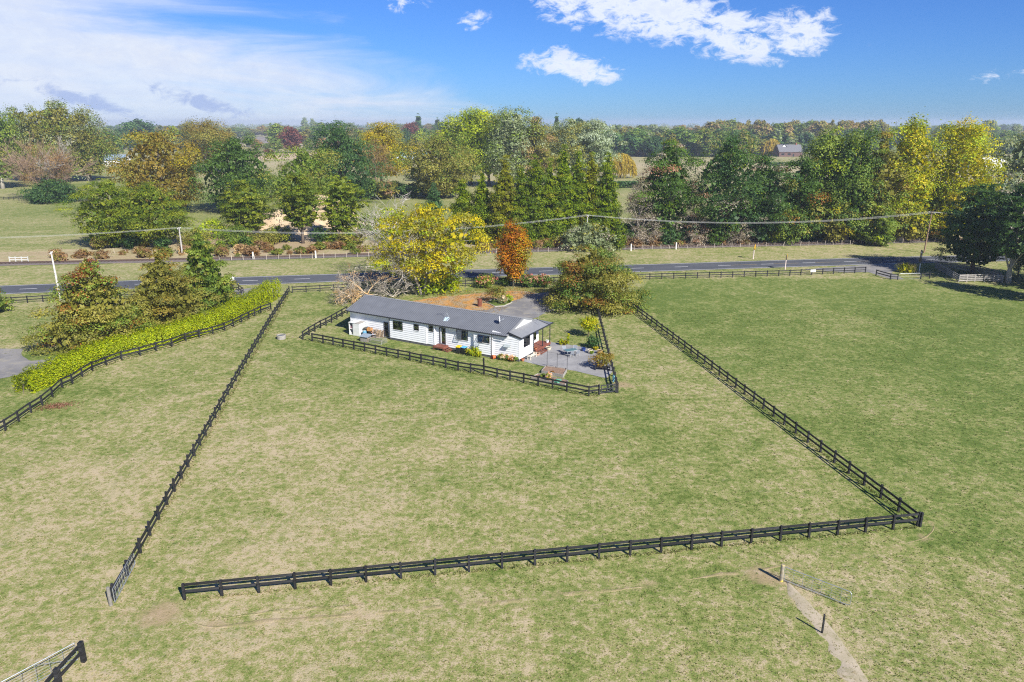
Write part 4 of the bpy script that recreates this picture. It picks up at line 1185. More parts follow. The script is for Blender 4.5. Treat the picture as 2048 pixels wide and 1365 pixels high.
YF = [G(*p) for p in ((694.6, 627.5), (684.5, 633.5), (674, 639.5), (663.5, 645.5), (652.4, 651.5), (641.5, 656.7), (630, 663.7), (618.5, 670.5), (606, 679.5))]
fence('yard_fence', 'short black yard fence from the house corner to the paddock', YF, side=-1, seed=7)
YFf = [G(*p) for p in ((606, 679.5), (624.8, 683), (646.4, 686.9), (666.5, 690.9), (686.7, 695), (708, 699.4), (729.4, 703.2), (751.4, 707.6), (773.3, 712.5), (796.7, 717), (819.9, 721.3), (842.4, 726.1), (866.5, 730.8), (891.5, 735.9), (916.5, 741.4), (941.2, 745.7), (968.1, 749.8), (994.5, 755.9), (1020.1, 760.9), (1047.4, 766.1), (1076.3, 772), (1104.9, 777.6), (1133.3, 783.2), (1177.5, 792.5), (1198, 789.7))]
fence('yard_fence', 'long black post and rail fence in front of the house wall and raised beds', YFf[1:], side=1, seed=8, tall=(15,))
a, b = G(1235.5, 785.5), G(1193, 617)
fence('yard_fence', 'black yard fence with ladder-like shadow past the patio to the spreading tree', resample([a, b], 1.9), side=1, seed=9)
HF = [G(*p) for p in ((-60, 905), (-32, 886), (-12, 875), (11.7, 861.8), (38, 844), (62.4, 826.6), (85.6, 812), (106, 795.3), (125.4, 776.8), (145.6, 768), (165.5, 754.8), (185.5, 742.2), (213.3, 731.4), (243.8, 720.3), (280.4, 711.5), (312.6, 702), (344.3, 694), (372, 683), (399, 675.7), (426.3, 669), (449.7, 661.7), (467.3, 653.8), (483.4, 645.6), (498, 638.5), (509.8, 632.7), (522, 626.8), (542, 620))]
fence('hedge_fence', 'curving black post and rail fence along the foot of the yellow-green hedge', HF, side=1, seed=10)
fence('roadside_fence', 'black post and rail fence behind the red-topped trees beside the road', resample([G(-140, 608), G(16, 608.5), G(126, 602), G(251.5, 596), G(482, 591)], 2.4) + [tuple(G(487, 588))[:2], tuple(G(478, 581.5))[:2], tuple(G(464, 580))[:2]], side=1, seed=11, rw=0.17)
fence('paddock_fence', 'distant black paddock fence at the foot of the bare brown tree', resample([G(-150, 396), G(0, 399.5), G(60, 403), G(160, 405), G(200, 402)], 3.0), side=1, seed=12, rails=(1.05, 0.62))
fence('corner_fence', 'black fence end with a thick post at the corner of the frame holding a gate', [G(168, 1323), G(120, 1377), G(72, 1435)], side=-1, seed=13, ps=0.24, h=1.36, rw=0.2)
# stockyard under the conifers: four rails
GREYRAIL = mat('grey_rail_timber', (0.30, 0.28, 0.26), 0.85, var=0.25, obj_var=0.25, scale=3)
fence('stockyard_fence', 'grey four rail stockyard panel catching the sun under the dark conifers', [G(1917, 564.5), G(1933, 564), G(1949, 563.5)], rails=(0.3, 0.65, 1.0, 1.35), h=1.5, rw=0.2, m=GREYRAIL, side=-1, seed=14)
fence('stockyard_fence', 'shaded stockyard fence from the sunlit panel back to the road sign', [G(1917, 564.5), G(1905, 557), G(1893, 550), G(1881, 543), G(1871, 537)], rails=(0.3, 0.65, 1.0, 1.35), h=1.5, rw=0.2, m=GREYRAIL, side=1, seed=15)
fence('stockyard_fence', 'stockyard fence running from the sunlit panel to the pale conifer trunk', [G(1949, 563.5), G(1968, 564), G(1986, 565), G(2004, 566)], rails=(0.3, 0.65, 1.0, 1.35), h=1.5, rw=0.2, m=GREYRAIL, side=1, seed=16)
fence('stockyard_fence', 'back fence of the stockyard under the conifer branches', [G(1871, 537), G(1900, 539), G(1930, 542), G(1958, 546), G(1985, 554), G(2004, 566)], rails=(0.3, 0.65, 1.0, 1.35), h=1.5, rw=0.2, m=GREYRAIL, side=1, seed=17)
WHITER = mat('white_fence_rail', (0.50, 0.50, 0.47), 0.7)
fence('white_yard_fence', 'short white rail fence standing at the far side of the railway', [G(20, 524), G(32, 524), G(44, 524), G(57, 524)], rails=(0.45, 0.95), h=1.2, m=WHITER, side=1, seed=18)
fence('arena_fence', 'distant white rail fence in front of the blue-green arena', resample([G(788, 330), G(832, 326)], 7.0), rails=(0.6, 1.2), h=1.4, m=WHITER, side=1, seed=19, ps=0.25, rw=0.3)
# railway post and wire fences
POSTW = mat('pale_fence_post', (0.42, 0.36, 0.30), 0.85, var=0.15, obj_var=0.2)
FWIRE = mat('fence_wire', (0.30, 0.28, 0.26), 0.8)
def wire_fence(label, line, step, h=1.15, seed=0, lean=0.10, big=()):
    rr = random.Random(seed)
    p = resample(line, step)
    root = thing('wire_fence', label, 'fence', (*p[0], 0))
    pm = MB().box(-0.045, 0.045, -0.045, 0.045, -0.2, h).mesh('post', POSTW)
    for q in p:
        o = obj('post', pm, root, (q[0] - p[0][0], q[1] - p[0][1], 0), rr.random())
        o.rotation_euler.x, o.rotation_euler.y = rr.gauss(0, lean * 0.5), rr.gauss(0, lean)
    bm_ = MB().box(-0.14, 0.14, -0.14, 0.14, -0.2, 1.7).mesh('strainer_post', mat('white_strainer', (0.68, 0.64, 0.56), 0.8))
    for bx in big:
        g = G(*bx); obj('strainer_post', bm_, root, (g.x - p[0][0], g.y - p[0][1], 0))
    for z in (0.4, 0.75, 1.08):
        MB().tube([(q[0] - p[0][0], q[1] - p[0][1], z) for q in p[::2] + [p[-1]]], 0.005, 3, cap=False).build('wire', FWIRE, root)
    return root
wire_fence('post and wire fence with two white strainer posts along the railway before the brown scrub', pxs([(440, 521.5), (600, 518), (760, 513.5)]), 2.6, seed=1, big=((507, 519), (632, 516.5)))
wire_fence('post and wire fence along the railway behind the orange upright tree', pxs([(950, 508), (1060, 505), (1240, 501)]), 2.6, seed=2, big=((1003, 507),))
wire_fence('leaning pale posts and wire along the railway beyond the yellow warning signs', pxs([(1250, 500.5), (1400, 497), (1560, 493), (1700, 489.5)]), 2.3, seed=3, lean=0.2, big=((1262, 502), (1352, 499)))
wire_fence('post and wire fence along the railway behind the brown power pole', pxs([(1705, 489), (1800, 486.5), (1900, 483)]), 2.3, seed=4, lean=0.12)
wire_fence('thin post and wire fence along the tree line behind the rails', pxs([(1590, 478), (1750, 473), (1890, 468)]), 2.6, seed=5)
wire_fence('old leaning posts in the dry scrub beside the two dark cedars', pxs([(205, 506), (250, 507), (300, 508), (330, 505)]), 3.0, seed=6, lean=0.25)

# gates
def mesh_gate(name, label, p, rz, L, h=1.12, stays=6, rails=5, tilt=0.0, brace=False, group=None):
    g = thing(name, label, 'gate', p, rz, group)
    pts = [(0.02, 0, 0.12), (L - 0.12, 0, 0.12), (L, 0, 0.22), (L, 0, h - 0.12), (L - 0.12, 0, h), (0.02, 0, h), (0.02, 0, 0.12)]
    MB().tube(pts, 0.026, 6).build('frame', GALV, g)
    for i in range(1, stays + 1): MB().tube([(L * i / (stays + 1), 0, 0.14), (L * i / (stays + 1), 0, h - 0.02)], 0.014, 5).build('upright', GALV, g)
    for i in range(1, rails): MB().tube([(0.03, 0, 0.12 + (h - 0.12) * i / rails), (L - 0.02, 0, 0.12 + (h - 0.12) * i / rails)], 0.007, 4).build('wire', GALV, g)
    if brace: MB().tube([(0.05, 0, 0.15), (L * 0.5, 0, h - 0.05)], 0.018, 5).build('brace', GALV, g)
    return g
gp = G(1562, 1162)
far = G(1694, 1214)
d = far - gp
gpost = thing('gate_post', 'lichen-stained round timber gate post standing alone outside the near fence', 'gate post', gp)
MB().lathe([(0.13, -0.1), (0.125, 1.25), (0.10, 1.28)], 12).build('post', mat('lichen_post', (0.28, 0.25, 0.20), 0.9, var=0.3, scale=4, col2=(0.55, 0.40, 0.06)), gpost)
mesh_gate('field_gate', 'galvanised wire gate swung open from the lichen-stained post', gp + Vector((0.15, -0.05, 0)), math.atan2(d.y, d.x), d.length, stays=6, rails=5)
sp = thing('marker_post', 'thin black post with wire holes standing on the dry strip', 'post', G(1644, 1266))
MB().box(-0.045, 0.045, -0.045, 0.045, -0.1, 1.32).build('post', BLACK, sp)
for k in range(5): MB().box(-0.05, 0.05, -0.055, -0.046, 0.3 + 0.2 * k, 0.33 + 0.2 * k).build('insulator', DARKMETAL, sp)
cp_ = thing('gate_post', 'weathered round timber post at the open corner gateway of the paddock', 'gate post', G(222, 1211))
MB().lathe([(0.115, -0.1), (0.11, 1.32), (0.09, 1.36)], 12).build('post', mat('grey_round_post', (0.20, 0.185, 0.16), 0.9, var=0.3), cp_)
g0, g1 = G(230, 1208.6), G(271, 1130)
d = g1 - g0
mesh_gate('field_gate', 'galvanised gate folded back against the black fence at the paddock corner', g0, math.atan2(d.y, d.x), d.length, stays=9, rails=5)
b0, b1 = G(157, 1322), G(20, 1398)
d = b1 - b0
mesh_gate('field_gate', 'galvanised gate with diagonal brace hung from the thick corner post', b0, math.atan2(d.y, d.x), 4.3, h=1.25, stays=5, rails=6, brace=True)
q0, q1 = G(1798.5, 560), G(1839, 559)
d = q1 - q0
mesh_gate('field_gate', 'silver tubular field gate closed across the gravel entrance by the road', q0, math.atan2(d.y, d.x), d.length, h=1.25, stays=1, rails=2)
# timber yard gate at the corner of the yard
h0, h1 = G(1199.5, 789.2), G(1233, 785.6)
d = h1 - h0; L = d.length - 0.2
yg = thing('yard_gate', 'black timber yard gate with cross braces at the fence corner near the patio', 'gate', h0 + d.normalized() * 0.1, math.atan2(d.y, d.x))
BG = mat('faded_black_timber', (0.035, 0.037, 0.042), 0.6, var=0.3)
for z in (0.22, 0.62, 1.06): MB().box(0, L, -0.02, 0.02, z - 0.06, z + 0.06).build('rail', BG, yg)
for x in (0.0, L * 0.38, L - 0.1): MB().box(x, x + 0.1, -0.055, -0.022, 0.14, 1.14).build('stile', BG, yg)
MB().bar((L * 0.42, -0.07, 0.2), (L - 0.06, -0.07, 1.08), 0.09, 0.025).build('brace', BG, yg)
MB().bar((L * 0.42, -0.10, 1.08), (L - 0.06, -0.10, 0.2), 0.09, 0.025).build('brace', BG, yg)
gpp = thing('gate_post', 'thick black post hanging the timber yard gate', 'gate post', h1)
MB().box(-0.1, 0.1, -0.1, 0.1, -0.1, 1.4).build('post', BLACK, gpp)

# power poles and wires
CONCP = mat('pale_concrete_pole', (0.58, 0.54, 0.50), 0.8, var=0.12)
POLEW = mat('brown_pole', (0.26, 0.17, 0.11), 0.85, var=0.2)
def pole(label, base, h, m, lean=(0, 0), arm=1.1, rz=0.25, n=3):
    p = thing('power_pole', label, 'power pole', base)
    top = Vector((lean[0], lean[1], h))
    MB().tube([(0, 0, -0.3), top * 0.5, top], [0.19, 0.16, 0.12], 10).build('pole', m, p)
    d = Vector((math.cos(rz), math.sin(rz), 0))
    nrm = Vector((-d.y, d.x, 0))
    MB().bar(top + nrm * -arm + Vector((0, 0, -0.3)), top + nrm * arm + Vector((0, 0, -0.3)), 0.12, 0.1).build('crossarm', GREYWOOD if m is not CONCP else CONCP, p)
    ends = []
    for k in range(n):
        q = top + nrm * (-arm * 0.9 + 1.8 * arm * k / max(1, n - 1)) + Vector((0, 0, -0.24))
        MB().lathe([(0.05, 0), (0.06, 0.08), (0.03, 0.16)], 6, tuple(q)).build('insulator', WHITE, p)
        ends.append(Vector(base) + q + Vector((0, 0, 0.15)))
    return ends
def base_for(x, ytop, h):
    """where an upright of height h stands whose top is seen at x, ytop"""
    t = G(x, ytop, h); return Vector((t.x, t.y, 0))
ROADDIR = math.atan2(0.11, 1)
e2 = pole('slim pale power pole behind the two cedars across the railway', G(365, 510), height_at(G(365, 510), 455), mat('grey_pole', (0.40, 0.38, 0.36), 0.85), rz=ROADDIR)
e3 = pole('power pole half hidden by the row of bright green conifers', G(1173, 498), height_at(G(1173, 498), 430), mat('grey_pole', (0.4, 0.38, 0.36)), rz=ROADDIR)
e4 = pole('tall brown wooden power pole on the verge near the dark conifers', G(1848, 506), 9.8, POLEW, lean=(0.3, 0.0), rz=ROADDIR)
pole('white concrete power pole on the near side of the road by the red-topped tree', G(122, 605), 8.9, CONCP, lean=(-0.12, 0), arm=0.9, rz=0.35, n=2)
e1 = [v + Vector((-95, -13, 0)) for v in e2]
e5 = [v + Vector((70, 10, -0.5)) for v in e4]
WIREM = mat('aluminium_wire', (0.62, 0.62, 0.60), 0.5, metal=0.2, var=0.05)
spans = [(e1, e2, 'the left field', 1.6), (e2, e3, 'the yellow tree', 2.6), (e3, e4, 'the tall mixed trees', 2.2), (e4, e5, 'the dark conifers', 1.2)]
names = ('power wires crossing the open field beyond the red-topped tree', 'power wires passing behind the big yellow tree', 'power wires strung in front of the tall mixed trees', 'power wires leading from the brown pole into the dark conifers')
for (a, b, _, sag), lb in zip(spans, names):
    root = thing('power_wires', lb, 'wires', a[0])
    for k in range(3):
        p, q = a[k], b[k]
        pts = []
        for i in range(25):
            t = i / 24
            v = p.lerp(q, t); v.z -= sag * 4 * t * (1 - t)
            pts.append(v - a[0])
        MB().tube(pts, 0.013, 4, cap=False).build('wire', WIREM, root)

# signs, letterbox
SIGNY = mat('yellow_sign', (0.62, 0.36, 0.01), 0.5)
PINKPOST = mat('pale_pink_post', (0.70, 0.58, 0.54), 0.7)
for x, y, rz, lb in ((1570, 539.5, 1.15, 'yellow diamond warning sign on a pale post just beyond the roadside fence'), (1506.5, 518.5, 1.0, 'yellow diamond warning sign on a pale post across the road')):
    s = thing('warning_sign', lb, 'road sign', G(x, y), rz, 'yellow road warning signs')
    MB().tube([(0, 0, -0.2), (0, 0, 3.05)], 0.10, 8).build('post', PINKPOST, s)
    c = 2.75; r_ = 0.72
    for nm, m_, y0, k in (('sign_plate', SIGNY, -0.17, 1.0), ('sign_back', mat('sign_back', (0.2, 0.17, 0.08), 0.6), -0.14, 1.0)):
        MB().poly([(0, y0, c - r_), (r_, y0, c), (0, y0, c + r_), (-r_, y0, c), (0, y0 + 0.02, c - r_), (r_, y0 + 0.02, c), (0, y0 + 0.02, c + r_), (-r_, y0 + 0.02, c)],
                  [(0, 1, 2, 3), (7, 6, 5, 4), (0, 4, 5, 1), (1, 5, 6, 2), (2, 6, 7, 3), (3, 7, 4, 0)]).build(nm, m_, s)
    sy = MB().bar((-0.2, -0.178, c - 0.25), (0.05, -0.178, c + 0.3), 0.16, 0.006, (1, 0, 0.3)).bar((0.0, -0.18, c - 0.3), (0.22, -0.18, c + 0.1), 0.1, 0.006, (1, 0, 0.3))
    sy.build('symbol', PLASTIC_B, s)
rs = thing('road_sign', 'dark sign board seen edge-on with a pale post beside the shaded gateway', 'road sign', G(1838, 545), R(70))
MB().tube([(0, 0, -0.2), (0, 0, 4.6)], 0.09, 8).build('post', WHITE, rs)
MB().box(-1.1, 1.1, 0.06, 0.12, 2.0, 4.6).build('sign_plate', PLASTIC_B, rs)
MB().box(-0.8, 0.8, 0.121, 0.126, 4.0, 4.3).build('lettering', WHITE, rs)
MB().box(-0.8, 0.4, 0.121, 0.126, 3.3, 3.6).build('lettering', WHITE, rs)
wb = thing('notice_board', 'small blank white board fixed on the roadside fence by the gravel entrance', 'sign', G(1624.5, 550) + Vector((0, -0.2, 0)), ROADDIR)
MB().box(-0.55, 0.55, -0.04, 0.0, 0.62, 1.12).build('board', WHITE, wb)
for x in (-0.4, 0.4): MB().box(x - 0.03, x + 0.03, 0.002, 0.04, 0.62, 1.12).build('batten', GREYWOOD, wb)
lb2 = thing('letterbox', 'white letterbox on a dark post where the driveway meets the road', 'letterbox', G(466, 573), ROADDIR)
MB().box(-0.09, 0.09, -0.09, 0.09, -0.1, 1.15).build('post', BLACK, lb2)
MB().box(-0.28, 0.28, -0.35, 0.35, 1.16, 1.55).build('box', WHITE, lb2)
MB().poly([(-0.32, -0.4, 1.555), (0.32, -0.4, 1.555), (0.32, 0.4, 1.555), (-0.32, 0.4, 1.555), (0, -0.4, 1.8), (0, 0.4, 1.8)], [(0, 1, 4), (3, 5, 2), (0, 4, 5, 3), (1, 2, 5, 4), (0, 3, 2, 1)]).build('lid', WHITE, lb2)

# far buildings
def barn(name, label, cat, base, rz, L, W, hw, hr, wallm, roofm, wins=(), doors=(), chim=False):
    b = thing(name, label, cat, base, rz)
    MB().box(0, L, 0, W, -0.1, hw).build('wall', wallm, b)
    MB().poly([(0.01, 0, hw), (0.01, W, hw), (0.01, W / 2, hr), (L - 0.01, 0, hw), (L - 0.01, W, hw), (L - 0.01, W / 2, hr)], [(0, 2, 1), (3, 4, 5), (0, 1, 4, 3)]).build('gable_wall', wallm, b)
    e = 0.5
    for s in (0, 1):
        y0, y1 = (-e, W / 2) if s == 0 else (W + e, W / 2)
        z0 = hw - e * (hr - hw) / (W / 2)
        MB().poly([(-e, y0, z0 + 0.05), (L + e, y0, z0 + 0.05), (L + e, y1, hr + 0.05), (-e, y1, hr + 0.05), (-e, y0, z0 + 0.2), (L + e, y0, z0 + 0.2), (L + e, y1, hr + 0.2), (-e, y1, hr + 0.2)],
                  [(3, 2, 1, 0), (4, 5, 6, 7), (0, 1, 5, 4), (1, 2, 6, 5), (2, 3, 7, 6), (3, 0, 4, 7)]).build('roof', roofm, b)
    for x, z, wd, ht in wins:
        f = MB().box(x, x + wd, -0.08, -0.01, z, z + ht).build('window', FRAME, b)
        MB().box(x + 0.1, x + wd - 0.1, -0.10, -0.085, z + 0.1, z + ht - 0.1).build('pane', INSIDE, f)
    for x, wd, ht in doors: MB().box(x, x + wd, -0.08, -0.01, 0, ht).build('door', DOORM, b)
    if chim: MB().box(L * 0.8, L * 0.8 + 1.2, W / 2 - 0.5, W / 2 + 0.5, hr - 1, hr + 1.6).build('chimney', mat('brick', (0.25, 0.1, 0.07), 0.9), b)
    return b
BLUEROOF = mat('blue_grey_roof', (0.20, 0.27, 0.36), 0.5)
barn('house', 'distant white house with blue-grey roof behind the tall trees', 'house', G(205, 333), 0.02, 17, 8, 4.3, 7.8, WHITE, BLUEROOF, ((1.5, 1.6, 2.2, 1.3), (5.5, 1.6, 2.6, 1.3), (13.5, 1.5, 2, 1.5)), ((10.5, 1.2, 2.4),))
barn('house', 'distant steep grey roofed house with white and dark gables beside a golden willow', 'house', G(1558, 314), 0.1, 22, 12, 4.6, 10.5, mat('red_brown_wall', (0.12, 0.07, 0.06), 0.8), mat('grey_roof', (0.13, 0.13, 0.14), 0.6), ((2, 1.5, 3, 1.6), (8, 1.5, 3, 1.6)), ((13, 1.4, 2.6),), True)
barn('house_wing', 'white gabled wing joined to the far steep roofed house', 'house', G(1576, 313.5), 0.1 + math.pi / 2, 10, 9, 6.5, 11, WHITE, mat('dark_roof', (0.06, 0.06, 0.07), 0.6), ())
barn('shed', 'long pale shed with a green roof between the far trees', 'shed', G(790, 321.5), 0.03, 26, 14, 4.0, 6.6, mat('pale_blue_wall', (0.45, 0.56, 0.68), 0.6), mat('green_roof', (0.17, 0.30, 0.27), 0.5), ((3, 1.2, 4, 1.4), (10, 1.2, 4, 1.4)), ((18, 3, 3),))
barn('shed', 'white roofed shed glimpsed beyond the yellow poplars', 'shed', G(1942, 336), -0.1, 22, 12, 4, 6.5, WHITE, WHITE, (), ((5, 3, 3),))
barn('cottage', 'small white building far off beyond the golden autumn tree', 'cottage', G(776, 297), 0.0, 16, 9, 4, 7, WHITE, mat('grey_roof', (0.22, 0.22, 0.23)), ((3, 1.4, 2, 1.4),))
barn('stable', 'low brown stable under the trees behind the weeping willow', 'stable', G(1258, 313), 0.1, 16, 8, 3.4, 5.4, mat('brown_wall', (0.24, 0.15, 0.10), 0.8), mat('tan_roof', (0.40, 0.27, 0.2), 0.7), (), ((3, 3, 2.6), (9, 3, 2.6)))

# ------------------------------------------------------------------ trees and plants
PAL = {
    'dark': [(0.028, 0.048, 0.014), (0.036, 0.060, 0.017), (0.050, 0.078, 0.020)],
    'deep': [(0.022, 0.042, 0.016), (0.030, 0.055, 0.022), (0.042, 0.070, 0.025)],
    'cedar': [(0.052, 0.074, 0.018), (0.078, 0.098, 0.022), (0.115, 0.128, 0.030)],
    'mid': [(0.055, 0.082, 0.022), (0.080, 0.105, 0.028), (0.105, 0.128, 0.036)],
    'lime': [(0.105, 0.140, 0.025), (0.150, 0.185, 0.032), (0.195, 0.215, 0.045)],
    'crypt': [(0.055, 0.085, 0.014), (0.090, 0.125, 0.018), (0.135, 0.165, 0.026)],
    'cryptb': [(0.085, 0.085, 0.020), (0.10, 0.11, 0.022), (0.14, 0.14, 0.03)],
    'olive': [(0.085, 0.088, 0.028), (0.115, 0.112, 0.036), (0.140, 0.130, 0.045)],
    'brown': [(0.140, 0.108, 0.035), (0.180, 0.138, 0.045), (0.140, 0.126, 0.038)],
    'tan': [(0.250, 0.185, 0.105), (0.290, 0.215, 0.125), (0.210, 0.155, 0.085)],
    'yellow': [(0.300, 0.262, 0.030), (0.370, 0.310, 0.030), (0.235, 0.225, 0.034), (0.170, 0.180, 0.034)],
    'poplar': [(0.240, 0.240, 0.030), (0.330, 0.290, 0.030), (0.170, 0.190, 0.032)],
    'gold': [(0.29, 0.225, 0.03), (0.23, 0.20, 0.03), (0.17, 0.165, 0.03)],
    'red': [(0.130, 0.038, 0.026), (0.185, 0.060, 0.034), (0.110, 0.055, 0.024)],
    'orange': [(0.340, 0.150, 0.030), (0.420, 0.220, 0.035), (0.240, 0.105, 0.028), (0.220, 0.200, 0.034)],
    'rust': [(0.200, 0.105, 0.040), (0.150, 0.095, 0.035), (0.250, 0.135, 0.050)],
    'purple': [(0.060, 0.028, 0.024), (0.085, 0.036, 0.028)],
    'grey': [(0.120, 0.140, 0.085), (0.155, 0.170, 0.110), (0.095, 0.115, 0.062)],
    'silver': [(0.24, 0.27, 0.21), (0.19, 0.22, 0.16), (0.14, 0.17, 0.11)],
    'hedge': [(0.150, 0.190, 0.016), (0.215, 0.255, 0.020), (0.280, 0.300, 0.028)],
    'citrus': [(0.120, 0.150, 0.024), (0.185, 0.205, 0.036), (0.27, 0.25, 0.04)],
    'bracken': [(0.175, 0.110, 0.060), (0.145, 0.10, 0.060), (0.23, 0.165, 0.10)],
    'drygrass': [(0.36, 0.28, 0.17), (0.28, 0.21, 0.125), (0.20, 0.155, 0.10)],
    'deadgrey': [(0.330, 0.300, 0.255), (0.260, 0.230, 0.195), (0.2, 0.175, 0.15)],
    'deadrust': [(0.26, 0.145, 0.10), (0.20, 0.12, 0.085), (0.3, 0.2, 0.15)],
    'willow': [(0.34, 0.27, 0.085), (0.28, 0.23, 0.075), (0.22, 0.19, 0.06)],
    'bronze': [(0.135, 0.095, 0.032), (0.175, 0.125, 0.042), (0.10, 0.10, 0.03)],
    'pink': [(0.50, 0.22, 0.20), (0.55, 0.36, 0.26), (0.36, 0.16, 0.14)],
    'flower': [(0.7, 0.55, 0.45), (0.62, 0.36, 0.26), (0.7, 0.62, 0.5)],
    'bluegreen': [(0.10, 0.24, 0.19), (0.14, 0.30, 0.24)],
}

for _k in PAL:      # leaf colours were noted a little dull; lift them together
    _g = 1.44 * {'hedge': 1.0, 'yellow': 0.9, 'poplar': 1.05, 'orange': 0.85, 'cedar': 1.55, 'mid': 1.55, 'tan': 0.95, 'crypt': 1.12, 'brown': 1.1, 'gold': 1.05, 'red': 1.0, 'rust': 0.78, 'bracken': 1.0, 'drygrass': 1.0, 'pink': 0.85, 'flower': 0.85, 'deadgrey': 1.0, 'deadrust': 0.95, 'silver': 1.1, 'willow': 1.0, 'citrus': 1.2, 'deep': 1.6, 'dark': 1.6}.get(_k, 1.45)
    PAL[_k] = [tuple(max(0.004, (sum(c) / 3 + 1.34 * (x - sum(c) / 3)) * _g) for x in c) for c in PAL[_k]]

def unit(v):
    return v / np.maximum(1e-6, np.linalg.norm(v, axis=1, keepdims=True))

def leaf_quads(c, nrm, L, W, rs):
    n = len(c)
    nrm = unit(nrm)
    r = unit(rs.normal(size=(n, 3)))
    t = unit(np.cross(nrm, r)); b = np.cross(nrm, t)
    s = rs.uniform(0.7, 1.3, (n, 1))
    bend = nrm * (0.18 * L * s)
    v = np.stack([c - t * L * s * .5, c + b * W * s * .5 + bend * .4, c + t * L * s * .5, c - b * W * s * .5 + bend * .4], 1)
    return v.reshape(-1, 3), np.arange(n * 4).reshape(-1, 4)

def profile(shape, h):
    """relative crown radius at relative crown height h"""
    if shape == 'round': return np.sqrt(np.clip(1 - (2 * h - 0.92) ** 2 / 1.18, 0, 1))
    if shape == 'oak': return np.clip(np.sin(np.pi * np.clip(h * 0.86 + 0.13, 0, 1)), 0, 1) ** 0.55
    if shape == 'pyramid': return np.clip((1 - h) ** 0.72 * np.clip(0.62 + h * 4.5, 0, 1), 0.06, 1)
    if shape == 'spread': return np.clip((1 - h ** 2.2) ** 0.6 * np.clip(0.75 + h * 2, 0, 1), 0.05, 1)
    if shape == 'column': return np.clip(np.sin(np.pi * np.clip(0.14 + h * 0.83, 0, 1)), 0, 1) ** 0.7
    if shape == 'poplar': return np.clip(np.sin(np.pi * np.clip(0.20 + h * 0.72, 0, 1)), 0, 1) ** 0.6
    if shape == 'cone': return np.clip((1 - h) ** 0.66 * np.clip(0.78 + h * 2.4, 0, 1), 0.05, 1)
    if shape == 'spire': return np.clip((1 - h) ** 0.95, 0.02, 1)
    if shape == 'egg': return np.clip(np.sin(np.pi * np.clip(0.10 + h * 0.86, 0, 1)) ** 0.75 * (1.06 - 0.25 * h), 0, 1)
    return np.ones_like(h)

